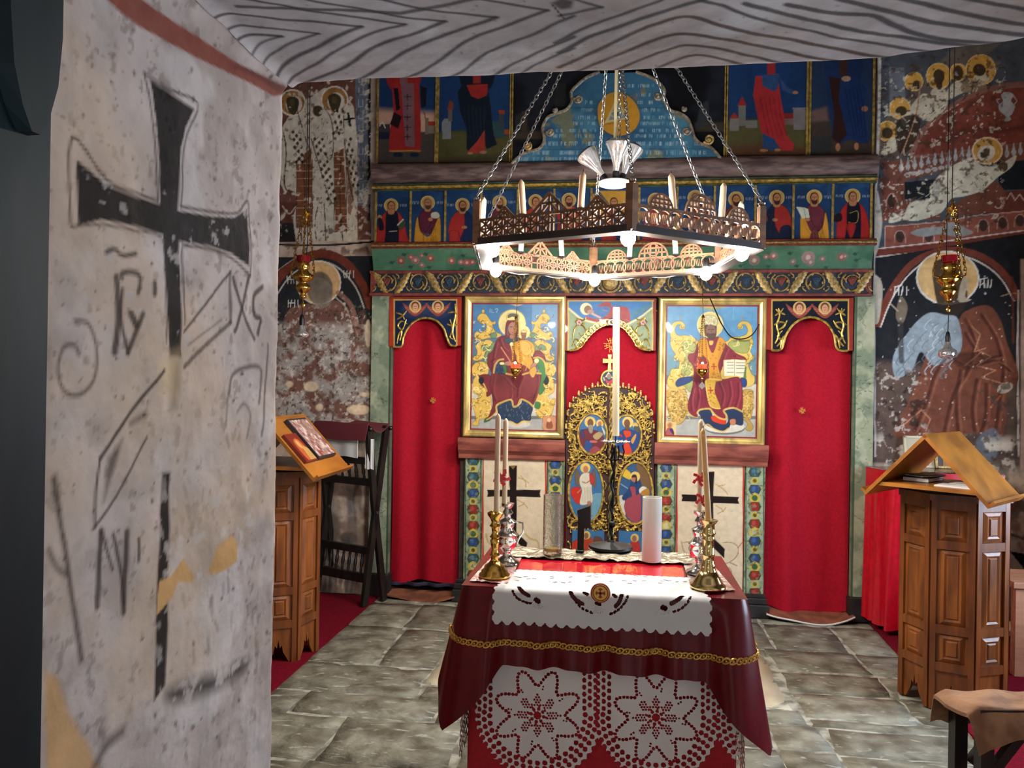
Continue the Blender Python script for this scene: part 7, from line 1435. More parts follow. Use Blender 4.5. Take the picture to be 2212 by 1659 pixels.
U, V = np.meshgrid(gx, gz); low = np.full(U.shape, 9.)
for cx, cy in DC:
    a, b = W(cx, cy, YL); k = float(W(cx+1, cy, YL)[0]-a); R = (135+2.5*np.cos(np.arctan2(V-b, U-a)*46))*k; d = np.hypot(U-a, V-b)-R
    low = np.minimum(low, np.where(V > b, np.abs(U-a)-R, d))
F = np.where(low > 0, -1, F)
keep = (F[:-1, :-1] > 0) & (F[1:, :-1] > 0) & (F[1:, 1:] > 0) & (F[:-1, 1:] > 0)
Yv = YL-.004*np.sin(U*30+1)*np.clip((TZ-V)/.3, 0, 1)
sheet('front_lace', np.stack([U, Yv, V], -1), None, LACE, lc, keep=keep)
for sd, xx in ((-1, TX0-.022), (1, TX1+.022)):
    ny_ = 120; nz_ = 150; gy2 = np.linspace(TY0-.02, TY1, ny_); gz2 = np.linspace(.24, TZ, nz_); Y2, Z2 = np.meshgrid(gy2, gz2); ph = np.sin(Y2*190)*np.sin(Z2*190+np.round(Y2*60)*1.57); kp = ~((ph > .45) & ((np.sin(Z2*23+1) > -.2) | (Y2 < TY0+.06)))
    kp = kp[:-1, :-1]; kp &= ((Z2-.24) > .03*np.abs(np.sin(Y2*40)))[:-1, :-1]
    sheet('side_lace', np.stack([xx+sd*(.004*np.sin(Y2*30)+.03*(TZ-Z2)), Y2, Z2], -1), None, LACE, lc, keep=kp)
sheet('top', top_sheet(.018, TZ+.003), None, LACE, lc)
# ---- wine-red satin cover with gold braid
SATIN = mat('wine_satin', (100, 4, 17), .3, var=.1, vsc=30, bump=.1, bsc=9, bdist=.01, Specular_IOR_Level=.25)
sa = thing('satin_cover', 'wine-red satin table cover with a gold braid, corners hanging low', 'tablecloth', (AX, TY0-.03, .4))
fold_ = lambda q: .015*np.sin(q*41)+.008*np.sin(q*77+1)+.022
dropS = lambda q, a, b, L: .235+.02*(q/L)+.215*(np.clip(1-np.abs(q-a+.01)/.13, 0, 1)**1.15+np.clip(1-np.abs(q-b-.02)/.13, 0, 1)**1.15)
P, q_, cc = drape(.034, dropS, fold_, .085, TZ+.005, 300, 46); sheet('skirt', P, None, SATIN, sa)
sheet('top', top_sheet(.034, TZ+.005), None, SATIN, sa)
bp = []
Dq = dropS(q_, *cc)
for i in range(0, 300):
    t = (.165+.012*q_[i]/cc[2])/Dq[i]; 
    if cc[0]-.12 < q_[i] < cc[1]+.14: j = t*45; a = int(j); f = j-a; p_ = P[a, i]*(1-f)+P[min(a+1, 45), i]*f; bp.append(p_)
bp = np.array(bp); s_ = np.concatenate([[0], np.cumsum(np.linalg.norm(np.diff(bp, axis=0), axis=1))]); mb = MB(); n = int(s_[-1]/.019)
for k in range(n):
    c = np.array([np.interp((k+.5)*s_[-1]/n, s_, bp[:, j]) for j in range(3)]); e = np.array([np.interp((k+1.0)*s_[-1]/n, s_, bp[:, j]) for j in range(3)]); d = Vector(e-c).normalized(); nn = Vector((d.y, -d.x, 0)).normalized(); up = Vector((0, 0, 1)); c = Vector(c)+nn*.004
    mb.tube([c+d*(.0105*math.cos(a)+.004*math.sin(a))+up*(.0085*math.sin(a)) for a in np.linspace(0, 2*math.pi, 9, endpoint=False)], .0034, 5, closed=True); mb.ball(tuple(c+nn*.002), .0042, 6, 4)
mb.build('gold_braid', mat('gold_braid', (206, 156, 74), .32, .6), sa, True)
# ---- white cutwork runner
CWK = mat('white_linen', (206, 204, 203), .85, bump=.15, bsc=500, bdist=.0005)
rn = thing('table_runner', 'white scalloped cutwork runner over the front of the table', 'tablecloth', (AX, TY0-.06, .7))
YR = TY0-.068; zt = TZ+.0085; xa, xb = wx(1062, 1300, YR), wx(1540, 1310, YR); yb = float(G(1300, 1238, zt)[1]); A = yb-YR; B = zt-wz(1300, 1357, YR); nx = 300; nv = int((A+B)/.0024)
s = np.linspace(0, 1, nx); v = np.linspace(0, A+B, nv); S, Vv = np.meshgrid(s, v); inset = .045*np.clip(1-Vv/A, 0, 1)
X = xa+inset+(xb-xa-1.9*inset)*S; rc = .02
Yp = np.where(Vv < A-rc, yb-Vv, np.where(Vv < A+rc*.57, YR+rc-rc*np.sin(np.clip((Vv-A+rc)/(1.57*rc), 0, 1)*1.5708), YR)); Zp = np.where(Vv < A-rc, zt, np.where(Vv < A+rc*.57, zt-rc+rc*np.cos(np.clip((Vv-A+rc)/(1.57*rc), 0, 1)*1.5708), zt-rc-(Vv-A-rc*.57)))
Yp = Yp-.004*np.sin(S*26)*np.clip((Vv-A)/B, 0, 1)
Fh = np.ones(S.shape)
def rhole(pts, w):                                                       # cut shapes along a stroke, photo coordinates
    Pp = catmull(pts, 4) if len(pts) > 2 else np.array(pts, float); Q = []
    for a, b in Pp:
        if b > 1268: x, z = W(a, b, YR); Q.append((float(x), A+.57*rc+(zt-rc-float(z))))
        else: x, y = G(a, b, zt); Q.append((float(x), yb-float(y)))
    k = .00147*w*.5
    for i in range(len(Q)):
        x0_, v0 = Q[i]; x1_, v1 = Q[min(i+1, len(Q)-1)]; dx_, dv = x1_-x0_, v1-v0; L = dx_*dx_+dv*dv+1e-12; t = np.clip(((X-x0_)*dx_+(Vv-v0)*dv)/L, 0, 1); d = np.hypot(X-x0_-t*dx_, Vv-v0-t*dv); Fh[d < k] = -1
for L, w in [([(1121, 1268), (1128, 1278), (1142, 1287)], 7), ([(1158, 1296), (1163, 1299)], 9), ([(1232, 1278), (1240, 1292), (1258, 1305)], 7), ([(1343, 1285), (1338, 1300), (1330, 1309)], 7), ([(1476, 1282), (1465, 1295), (1450, 1304)], 7), ([(1432, 1312), (1437, 1314)], 9), ([(1262, 1279), (1268, 1283)], 6), ([(1325, 1284), (1330, 1289)], 6), ([(1288, 1303), (1296, 1306)], 5)]: rhole(L, w)
for cx, cy, r, a0, a1 in ((1150, 1262, 46, 1.7, 2.8), (1296, 1270, 62, 1.9, 2.9), (1296, 1274, 62, .3, 1.2), (1442, 1276, 52, .2, 1.3)):
    for a in np.linspace(a0, a1, 7): x, y = cx+r*math.cos(a), cy+r*.9*math.sin(a); rhole([(x, y), (x+3*math.sin(a), y-3*math.cos(a))], 3.6)
for cx, cy in ((1140, 1248), (1290, 1248), (1450, 1254), (1215, 1250), (1370, 1252)):
    for k in range(6): x = cx+rq.uniform(-28, 28); y = cy+rq.uniform(-9, 9); rhole([(x, y), (x+rq.uniform(4, 8), y+rq.uniform(-1, 1))], 3)
scal = 20; edge_v = (A+B)-.013*(1-np.abs(np.sin(S*scal*math.pi))); ed = (S*(xb-xa)); sv = .009*(1-np.abs(np.sin(Vv/.034*math.pi))); bk = .007*(1-np.abs(np.sin(S*24*math.pi)))
kp = (Fh > 0) & (Vv < edge_v) & (Vv > bk) & (ed > sv) & ((xb-xa)-ed > sv)
kp = kp[:-1, :-1] & kp[1:, :-1] & kp[1:, 1:] & kp[:-1, 1:]
sheet('linen', np.stack([X, Yp, Zp], -1), None, CWK, rn, keep=kp)
EMB = mat('white_embroidery', (236, 234, 232), .7)
for cx, cy in ((1163, 1300), (1434, 1313), (1292, 1310)):
    c = V3(cx, cy, YR-.003); mb = MB()
    for k in range(7):
        a = math.pi*(.15+.7*k/6)+math.pi; d = Vector((math.cos(a), 0, math.sin(a))); e = Vector((-d.z, 0, d.x))
        mb.tube([c+d*.010-e*.007, c+d*.026, c+d*.010+e*.007], .0016, 5)
    mb.build('embroidered_flower', EMB, rn, True)
# round badge
bc = V3(1297, 1281, YR-.008); bd = thing('round_badge', 'round red and gold badge with a red cross on the runner', 'badge', (bc.x, bc.y, bc.z))
MB().lathe([(.001, 0), (.029, 0), (.031, .003), (.029, .006), (.001, .006)], (bc.x, bc.y-.001, bc.z), 28, 'y').build('rim', mat('badge_red', (150, 42, 28), .5), bd, True)
MB().lathe([(.0005, -.0015), (.0215, -.0015), (.0215, .001)], (bc.x, bc.y-.001, bc.z), 28, 'y').build('face', mat('badge_gold', (226, 176, 72), .5), bd, True)
mb = MB()
for k in range(4):
    a = k*math.pi/2; d = Vector((math.cos(a), 0, math.sin(a))); e = Vector((-d.z, 0, d.x)); o = Vector((bc.x, bc.y-.0045, bc.z)); mb.prism([o-e*.003, o+d*.008-e*.002, o+d*.013-e*.0065, o+d*.0155, o+d*.013+e*.0065, o+d*.008+e*.002, o+e*.003], (0, 1, 0), .0015)
mb.build('cross', mat('badge_red', (150, 42, 28), .5), bd)
MB().tube([(bc.x+.0255*math.cos(a), bc.y-.002, bc.z+.0255*math.sin(a)) for a in np.linspace(0, 2*math.pi, 40, endpoint=False)], .001, 4, closed=True).build('ring', mat('badge_gold', (226, 176, 72), .5), bd)
# ---- crumpled foil sheets
FOIL = mat('crumpled_foil', (190, 176, 166), .3, .6, bump=1.0, bsc=70, bdist=.006, c2=(150, 120, 110), vsc=10)
FOILP = mat('pink_foil', (204, 150, 146), .3, .5, bump=1.0, bsc=70, bdist=.006, c2=(206, 190, 180), vsc=14)
def foil(label, corners, z, m, seed, amp=.003):
    C = [np.array(G(a, b, z)) for a, b in corners]; n = 46; u, v = np.meshgrid(np.linspace(0, 1, n), np.linspace(0, 1, n)); P = np.zeros((n, n, 3))
    for k in range(2): P[..., k] = C[0][k]*(1-u)*(1-v)+C[1][k]*u*(1-v)+C[2][k]*u*v+C[3][k]*(1-u)*v
    P[..., 2] = z+amp*2*(fbm(P[..., 0], P[..., 1], 60, seed, 2)); rng_ = np.random.RandomState(seed); P[..., :2] += (rng_.rand(n, n, 2)-.5)*.0015
    return tag(sheet('foil_sheet', P, None, m), label, 'foil', 'foil sheets on the table')
foil('pinkish crumpled foil sheet under the left candlesticks', [(1014, 1256), (1096, 1262), (1128, 1206), (1068, 1198)], TZ+.007, FOILP, 1)
foil('silvery crumpled foil sheet under the right candlesticks', [(1494, 1276), (1589, 1277), (1530, 1210), (1472, 1206)], TZ+.007, FOIL, 2)
foil('crumpled foil strip along the back edge of the table', [(1098, 1206), (1496, 1222), (1488, 1200), (1092, 1186)], TZ+.007, mat('dull_foil', (150, 138, 118), .35, .8, bump=.9, bsc=60, bdist=.008), 3, .008)
tag(sheet('shiny_red_sheet', np.array([[(*[float(k) for k in G(a, b, TZ+.0062)], TZ+.0062+.001*math.sin(a)) for a, b in zip(np.linspace(*r_), np.linspace(*c_))] for r_, c_ in (((1114, 1480, 30), (1238, 1252, 30)), ((1118, 1477, 30), (1225, 1238, 30)), ((1126, 1472, 30), (1208, 1216, 30)))]), None, mat('red_plastic', (196, 18, 40), .2, bump=.35, bsc=30, bdist=.006, Coat_Weight=.6)), 'shiny bright red plastic sheet behind the white runner', 'table mat')
# ---- candlesticks
def stick(px, py, prof, sc, m, name, label, group):
    x, y = G(px, py, TZ+.014); x, y = float(x), float(y); t = thing(name, label, 'candlestick', (x, y, TZ+.012), group)
    pr = [(r*sc, h*sc) for r, h in prof]; nb = next(i for i, k in enumerate(prof) if k[1] > 30)
    MB().lathe(pr[:nb+1], (x, y, TZ+.012), 28).build('foot', m, t, True, 70); MB().lathe(pr[nb:], (x, y, TZ+.012), 24).build('stem', m, t, True, 70)
    return x, y, TZ+.012+pr[-1][1]
S_ = .00152
b1 = [(33, 0), (35, 2), (34, 6), (30, 9), (29, 14), (24, 18), (22, 24), (14, 30), (9, 36), (8, 44), (12, 48), (9, 52), (7, 60), (9, 72), (11, 80), (8, 84), (12, 88), (9, 92), (7, 96), (8, 108), (13, 112), (10, 116), (8, 120), (11, 128), (17, 136), (18, 141), (12, 144), (9, 145), (8, 138)]
x, y, z = stick(1068, 1244, b1, S_, BRASS, 'brass_candlestick', 'turned brass candlestick at the front left of the table', 'candlesticks on the table')
candle(x+.004, y, z-.006, wz(1072, 893, y), .0095, 'tall cream candle in the turned brass candlestick, the left one of the pair', 'tall candles on the table', WAX)
b2 = [(36, 0), (38, 2), (37, 6), (33, 9), (30, 14), (24, 24), (17, 36), (14, 46), (15, 50), (12, 53), (12, 68), (14, 70), (12, 72), (12, 100), (14, 104), (12, 108), (12, 112), (15, 116), (13, 120), (12, 134), (17, 140), (19, 144), (11, 145), (10, 138)]
x, y, z = stick(1529, 1268, b2, S_, BRASS_PALE, 'brass_candlestick', 'pale brass columnar candlestick at the front right of the table', 'candlesticks on the table')
h = wz(1516, 925, y)-z; candle(x, y, z-.006, wz(1516, 925, y), .0098, 'leaning yellow beeswax candle with red ribbon at the right of the table', 'tall candles on the table', WAX_Y, (-.075, 0))
sv = [(26, 0), (30, 2), (29, 6), (18, 12), (9, 20), (8, 26), (14, 32), (22, 42), (25, 54), (22, 62), (26, 66), (20, 70), (13, 80), (16, 88), (19, 96), (17, 99), (8, 104), (7, 110), (13, 116), (9, 122), (7, 126), (14, 132), (15, 138), (9, 139)]
x, y, z = stick(1095, 1216, sv, .00158, SILVER, 'silver_candlestick', 'silver vase-shaped candlestick behind the turned brass one', 'candlesticks on the table')
MB().tube([(x+.03, y, TZ+.165), (x+.055, y, TZ+.16), (x+.058, y, TZ+.13), (x+.04, y, TZ+.1), (x+.035, y, TZ+.085)], .004, 6).build('handle', SILVER, bpy.data.objects['silver_candlestick'], True)
cr2 = candle(x-.012, y, z-.004, wz(1087, 903, y), .0095, 'tall cream candle in the silver candlestick on the left, red ribbon tied round', 'tall candles on the table', WAX)
RIB = mat('red_ribbon', (206, 36, 48), .3, Coat_Weight=.5)
def ribbon(parent, px, py, Y, sc=1.0):
    c = V3(px, py, Y); mb = MB()
    for k in range(5):
        a = -.5+k*1.3; pts = [c+Vector((0, -.008, 0)), c+Vector((.018*math.cos(a)*sc, -.014, .016*math.sin(a)*sc)), c+Vector((.03*math.cos(a+.4)*sc, -.01, .028*math.sin(a+.4)*sc))]
        for i in range(2): mb.bar(pts[i], pts[i+1], .011*sc, .0012, (0.2, 1, .1))
    mb.lathe([(.0112, 0), (.0116, .004), (.0112, .008)], (c.x, c.y, c.z-.004), 12); mb.build('ribbon', RIB, parent)
ribbon(cr2, 1084, 1030, y, 1.1)
x, y, z = stick(1511, 1238, sv, .00158, SILVER, 'silver_candlestick', 'silver vase-shaped candlestick behind the columnar brass one', 'candlesticks on the table')
c3 = candle(x-.003, y, z-.004, wz(1509, 905, y), .0098, 'tall white candle in the silver candlestick on the right, red ribbons tied round', 'tall candles on the table', WAX); ribbon(c3, 1511, 1034, y, .9); ribbon(c3, 1517, 1078, y, .9)
# ---- glass cylinders
def glass(px, py, top, r, m, label):
    x, y = G(px, py, TZ+.012); x, y = float(x), float(y); zt_ = wz(px, top, y); z0 = TZ+.016
    t = thing('glass_cylinder', label, 'vase', (x, y, z0), 'glass cylinders on the table')
    MB().lathe([(.001, .0), (r*.96, 0), (r, .004), (r, zt_-z0), (r-.0035, zt_-z0), (r-.0035, .016), (.001, .012)], (x, y, z0), 32).build('wall', m, t, True, 50)
    return t, x, y, z0
CG = mat('crackled_glass', (246, 246, 244), .02, Transmission_Weight=1.0, IOR=1.3, bump=.35, bsc=70, bdist=.004); FG = mat('frosted_glass', (236, 236, 228), .5, Transmission_Weight=.3, IOR=1.3, bump=.3, bsc=300, bdist=.001)
g1, gx_, gy_, gz_ = glass(1193, 1200, 1069, .0365, CG, 'clear crackled glass cylinder at the back of the table')
MB().lathe([(.001, .016), (.03, .016), (.0325, .02), (.0325, .026), (.001, .026)], (gx_, gy_, gz_), 24).build('oil', mat('yellow_oil', (206, 190, 110), .1, Transmission_Weight=.7), g1, True)
g2, gx_, gy_, gz_ = glass(1407, 1214, 1074, .0355, FG, 'frosted white glass cylinder at the back of the table')
# ---- black iron candle stand on the back of the table
x, y = G(1319, 1189, TZ+.012); x, y = float(x), float(y); cs = thing('candle_stand', 'black iron candle stand with a tin drip tray on the table', 'candle stand', (x, y, TZ+.008), None)
zt_ = wz(1340, 957, y)
MB().lathe([(.084, 0), (.087, .004), (.084, .012), (.045, .02), (.015, .026), (.009, .035)], (x, y, TZ+.02), 30).build('base', BLACK, cs, True)
stm = MB().tube([(x+.002+.005*math.sin(t*70), y+.005*math.cos(t*70), TZ+.03+t) for t in np.linspace(0, zt_-TZ-.05, 120)], .0052, 6).tube([(x+.002, y, TZ+.02), (x+.012, y, zt_-.01)], .005, 6).ball((x+.004, y, TZ+.115), .014, 8, 6); stm.build('twisted_stem', BLACK, cs, True)
cr_ = MB()
for k in range(4): a = k*math.pi/2+.4; cr_.tube([(x+.012, y, zt_-.07), (x+.012+.03*math.cos(a), y+.03*math.sin(a), zt_-.062), (x+.012+.038*math.cos(a), y+.038*math.sin(a), zt_-.035), (x+.012+.03*math.cos(a), y+.03*math.sin(a), zt_-.008)], .003, 5)
cr_.build('cradle', BLACK, cs, True)
n = 30; qq = np.linspace(-1, 1, n); S, T_ = np.meshgrid(qq, qq); r = np.maximum(abs(S), abs(T_)); hh = np.hypot(S, T_)+1e-9; rs_ = np.random.RandomState(4)
sheet('drip_tray', np.stack([x+.012+.058*S*r/hh, y+.058*T_*r/hh, zt_+.004*rs_.rand(n, n)+.012*np.clip(r-.75, 0, 1)*(1+rs_.rand(n, n))], -1), None, mat('tin_foil', (206, 206, 206), .2, .95), cs)
MB().tube([(x+.012, y, zt_), (x+.013, y, zt_+.035)], .003, 6).build('spike', BLACK, cs)
zt3 = wz(1337, 664, y); candle(x+.013, y, zt_+.028, zt3, .0132, 'very tall thick cream candle standing on the iron stand', 'tall candles on the table', WAX, (-.012, 0), True)
# ---- small black clip-on lamp
x, y = G(1254, 1194, TZ+.012); x, y = float(x), float(y); bl = thing('black_lamp', 'small black lamp with a box head on a post at the table back', 'lamp', (x, y, TZ+.008)); zt_ = wz(1257, 1090, y)
MB().box(x-.012, x+.012, y-.012, y+.012, TZ+.02, zt_-.02, .003).build('post', BLACK, bl); MB().box(x-.018, x+.014, y-.02, y+.02, TZ+.016, TZ+.026, .003).build('foot', BLACK, bl)
hd = MB().add([(x-.014, y-.022, zt_-.02), (x+.036, y-.022, zt_), (x+.038, y-.022, zt_-.085), (x+.008, y-.022, zt_-.088), (x+.004, y-.022, zt_-.04), (x-.014, y-.022, zt_-.035)], []); pts = hd.v; MB().prism(pts, (0, 1, 0), .04).build('head', BLACK, bl)

# ================================================================ LECTERNS, STAND, BENCHES, SIDE TABLE, CARPETS
CARP = mat('red_carpet', (118, 12, 32), .95, var=.18, vsc=90, bump=.4, bsc=500, bdist=.002, Specular_IOR_Level=.1)
def carpet(label, pts):
    t = MB().prism([(a, b, -.006) for a, b in pts], (0, 0, 1), .014).build('carpet', CARP); return tag(t, label, 'carpet', 'red carpets')
carpet('red carpet runner along the left side under the lectern', [(-2.94, -3.6), (-1.625, -3.6), (-1.61, -.05), (-2.94, -.02)])
carpet('red carpet runner along the right side under the bench', [(1.47, -3.6), (2.94, -3.6), (2.94, -.02), (1.635, -.02)])
WALN = wood_mat('walnut', (142, 80, 32), (98, 52, 20), .38, (1, 1, .15), 26, .12); WALD = wood_mat('walnut_moulding', (128, 70, 28), (88, 45, 18), .38, (1, 1, .15), 26, .12)
OAK = wood_mat('honey_wood', (170, 108, 40), (130, 78, 27), .34, (.5, .15, .5), 22, .1)
def lectern(name, label, cx, cy, R, phi, H, neck):
    t = thing(name, label, 'lectern', (cx, cy, 0.008), 'carved octagonal lecterns'); N = 8; vs_ = [Vector((cx+R*math.cos(phi+2*math.pi*k/N), cy+R*math.sin(phi+2*math.pi*k/N), 0)) for k in range(N)]
    for k in range(N):
        a, b = vs_[k], vs_[(k+1) % N]; d = (b-a); L = d.length; d.normalize(); n = Vector((d.y, -d.x, 0)); 
        if n.dot((a+b)/2-Vector((cx, cy, 0))) < 0: n = -n
        Q = lambda s, z, o=0: Vector((a.x+d.x*s+n.x*o, a.y+d.y*s+n.y*o, z)); f0 = .008
        # side board with a cut-out foot
        pts = [Q(0, f0), Q(L*.2, f0), Q(L*.36, f0+.05), Q(L*.4, f0+.09), Q(L*.46, f0+.075), Q(L*.5, f0+.12), Q(L*.54, f0+.075), Q(L*.6, f0+.09), Q(L*.64, f0+.05), Q(L*.8, f0), Q(L, f0), Q(L, H), Q(0, H)]
        sd = MB().prism(pts, -n, .012).build('side_board', WALN, t)
        w = .024
        for s0, s1 in ((0, w), (L-w, L)): MB().prism([Q(s0, f0+.0), Q(s1, f0+.0), Q(s1, H), Q(s0, H)], n, .012).build('stile', WALD, sd)
        zs = [H-.03, H-.225, H-.265, H-.62, H-.655, H-.79]; 
        for zc in (H-.02, H-.205, H-.60, H-.775): MB().prism([Q(w, zc-.02), Q(L-w, zc-.02), Q(L-w, zc+.02), Q(w, zc+.02)], n, .011).build('rail', WALD, sd)
        for z0, z1 in ((H-.185, H-.04), (H-.58, H-.225), (H-.755, H-.62)):
            if z1 < .1: continue
            s0, s1 = w+.012, L-w-.012; mb = MB(); i1, i2 = .02, .03
            o = [Q(s0, z0), Q(s1, z0), Q(s1, z1), Q(s0, z1)]; m = [Q(s0+i1, z0+i1, .010), Q(s1-i1, z0+i1, .010), Q(s1-i1, z1-i1, .010), Q(s0+i1, z1-i1, .010)]; c = [Q(s0+i2, z0+i2, .006), Q(s1-i2, z0+i2, .006), Q(s1-i2, z1-i2, .006), Q(s0+i2, z1-i2, .006)]; e = [Q(s0+i2+.006, z0+i2+.006, .012), Q(s1-i2-.006, z0+i2+.006, .012), Q(s1-i2-.006, z1-i2-.006, .012), Q(s0+i2+.006, z1-i2-.006, .012)]
            mb.add(o+m+c+e, [(j, (j+1) % 4, 4+(j+1) % 4, 4+j) for j in range(4)]+[(4+j, 4+(j+1) % 4, 8+(j+1) % 4, 8+j) for j in range(4)]+[(8+j, 8+(j+1) % 4, 12+(j+1) % 4, 12+j) for j in range(4)]+[(12, 13, 14, 15)]); mb.build('raised_panel', WALN, sd)
    c8 = lambda r, z: [(cx+r*math.cos(phi+2*math.pi*k/N), cy+r*math.sin(phi+2*math.pi*k/N), z) for k in range(N)]
    MB().prism(c8(R+.022, H), (0, 0, 1), .03).build('top_board', WALD, t); MB().lathe([(R*.95, 0), (R*.95, .004), (.06, .006), (.045, .02), (.05, neck)], (cx, cy, H+.03), 20).build('swivel', mat('swivel_black', (24, 20, 18), .5), t, True)
    return t
lr = lectern('lectern', 'carved octagonal wooden lectern with an open gabled book rest beside the red draped table', 1.655, -1.23, .237, 0, .985, .03)
ll = lectern('lectern', 'carved octagonal wooden lectern beside the white doorway reveal, icons on its rest', -1.855, -1.20, .237, math.radians(8), .985, .03)
def gable(parent, c, rd_, half, L, z0, h, th=.016):
    """gabled book rest: ridge along rd_, slopes to both sides"""
    r = Vector(rd_).normalized(); w = Vector((r.y, -r.x, 0)); c = Vector(c); A = lambda s, a, z: c+r*s+w*a+Vector((0, 0, z)); k = 1.12
    for sg in (-1, 1):
        p = [A(-L/2, 0, z0+h), A(L/2, 0, z0+h), A(L/2, sg*half*k, z0+h*(1-k)), A(-L/2, sg*half*k, z0+h*(1-k))]; n = (p[1]-p[0]).cross(p[2]-p[1]).normalized()
        if n.z < 0: n = -n
        MB().prism([q-n*th for q in p], n, th).build('slope', OAK, parent)
        e0, e1 = p[3], p[2]; dn = (p[2]-p[1]).normalized(); MB().prism([e0-n*th, e1-n*th, e1-n*th+dn*.012, e0-n*th+dn*.012], n, th+.022).build('book_stop', OAK, parent)
    MB().prism([A(-L/2+.01, -half*.93, z0), A(L/2-.01, -half*.93, z0), A(L/2-.01, half*.93, z0), A(-L/2+.01, half*.93, z0)], (0, 0, 1), .018).build('shelf', OAK, parent)
    return A, r, w
# right: seen into its open end
rdv = (cw(.75, .66, 0)-cw(0, 0, 0)).normalized(); mid = cw(1.873, 3.52, 0)
A, r_, w_ = gable(lr, (mid.x+rdv.x*.21, mid.y+rdv.y*.21, 0), rdv, .235, .43, 1.05, .255)
ctr = Vector((mid.x+rdv.x*.2, mid.y+rdv.y*.2, 0)); BK = mat('book_black', (26, 26, 32), .45); PAP = mat('paper', (214, 210, 206), .8)
def book(name, label, c, u, sx, sy, z, h, m, cat='book', pm=None, group='books and papers on the lecterns'):
    u = Vector(u).normalized(); v = Vector((-u.y, u.x, 0)); t = thing(name, label, cat, (c.x, c.y, z), group); b = lambda a, e: Vector((c.x, c.y, z))+u*a+v*e
    q = lambda s, zz: [b(-sx*s, -sy*s)+Vector((0, 0, zz)), b(sx*s, -sy*s)+Vector((0, 0, zz)), b(sx*s, sy*s)+Vector((0, 0, zz)), b(-sx*s, sy*s)+Vector((0, 0, zz))]
    MB().prism(q(1, 0), (0, 0, 1), .003).prism(q(1, h-.003), (0, 0, 1), .003).build('cover', m, t); MB().prism(q(.95, .003), (0, 0, 1), h-.006).build('pages', pm or PAP, t)
book('black_book', 'thick black book lying inside the gabled rest', ctr-w_*.09+r_*.02, r_, .09, .06, 1.0685, .022, BK); book('thin_book', 'thin dark book on top of the black book in the rest', ctr-w_*.08+r_*.02, r_*.9+w_*.3, .08, .05, 1.091, .01, mat('book_navy', (40, 44, 60), .4)); book('white_booklet', 'white paper booklet at the open end of the gabled rest', ctr+w_*.1-r_*.1, w_, .075, .055, 1.0685, .006, PAP, 'booklet'); book('white_paper', 'second white booklet lying behind the first in the gabled rest', ctr+w_*.11-r_*.0, w_, .06, .045, 1.0685, .008, PAP, 'booklet')
# left: gable running away from the viewer, icons on its right slope
cL = cw(-1.225, 4.2, 0); rL = Vector((_F[0]*.99+_R0[0]*.12, _F[1]*.99+_R0[1]*.12, 0)); A2, r2, w2 = gable(ll, cL, rL, .245, .54, 1.045, .265); 
if w2.dot(Vector((1, 0, 0))) < 0: sgn = -1
else: sgn = 1
def on_slope(s, a, up): return A2(s, sgn*a, 1.045+.265*(1-a/.245)+up)
nrm = Vector((w2.x*sgn*.265, w2.y*sgn*.265, .245)).normalized()
def plaque(name, label, s0, s1, a0, a1, th, m_edge, painter, cat='icon', lift=.002):
    p = [on_slope(s0, a0, 0)+nrm*lift, on_slope(s1, a0, 0)+nrm*lift, on_slope(s1, a1, 0)+nrm*lift, on_slope(s0, a1, 0)+nrm*lift]; t = thing(name, label, cat, p[3], 'books and papers on the lecterns')
    MB().prism(p, nrm, th).build('board', m_edge, t); n = 40; u, v = np.meshgrid(np.linspace(.04, .96, n), np.linspace(.04, .96, n)); P = np.array([np.array(p[0])+(np.array(p[1])-np.array(p[0]))*uu+(np.array(p[3])-np.array(p[0]))*vv+np.array(nrm)*(th+.0012) for uu, vv in zip(u.ravel(), v.ravel())]).reshape(n, n, 3)
    c = Paint(u, v, lambda a, b: (np.asarray(a)/100, np.asarray(b)/100), (150, 120, 110)); painter(c); sheet('cover_picture', P, c.c, OIL, t)
def pk1(c):
    c.wear((206, 190, 184), 9, .5, .1, 3, .8); c.wear((120, 50, 50), 11, .56, .08, 5, .8)
    for k in range(30): x, y = random.uniform(10, 90), random.uniform(10, 90); c.line([(x, y), (x+random.uniform(-14, 14), y+random.uniform(-14, 14))], 4, random.choice([(120, 60, 60), (214, 200, 190), (150, 100, 90)]), .7, .01)
def pk2(c):
    c.poly([(0, 0), (100, 0), (100, 100), (0, 100)], (112, 36, 24)); c.poly([(25, 30), (75, 25), (80, 95), (25, 95)], (170, 84, 40), 1, .02, True); c.ell(50, 40, 14, 16, (190, 140, 84), 1, .02); c.poly([(60, 50), (96, 60), (96, 98), (50, 98)], (176, 140, 80), .9, .02, True)
plaque('metal_covered_gospel', 'silver and pink ornamented book lying on the sloped rest', -.085, .17, .03, .215, .022, mat('dark_edge', (40, 36, 40), .5), pk1, 'book'); plaque('small_icon', 'small orange and red icon lying on the sloped rest', -.25, -.10, .09, .215, .016, mat('icon_edge', (110, 34, 26), .5), pk2)

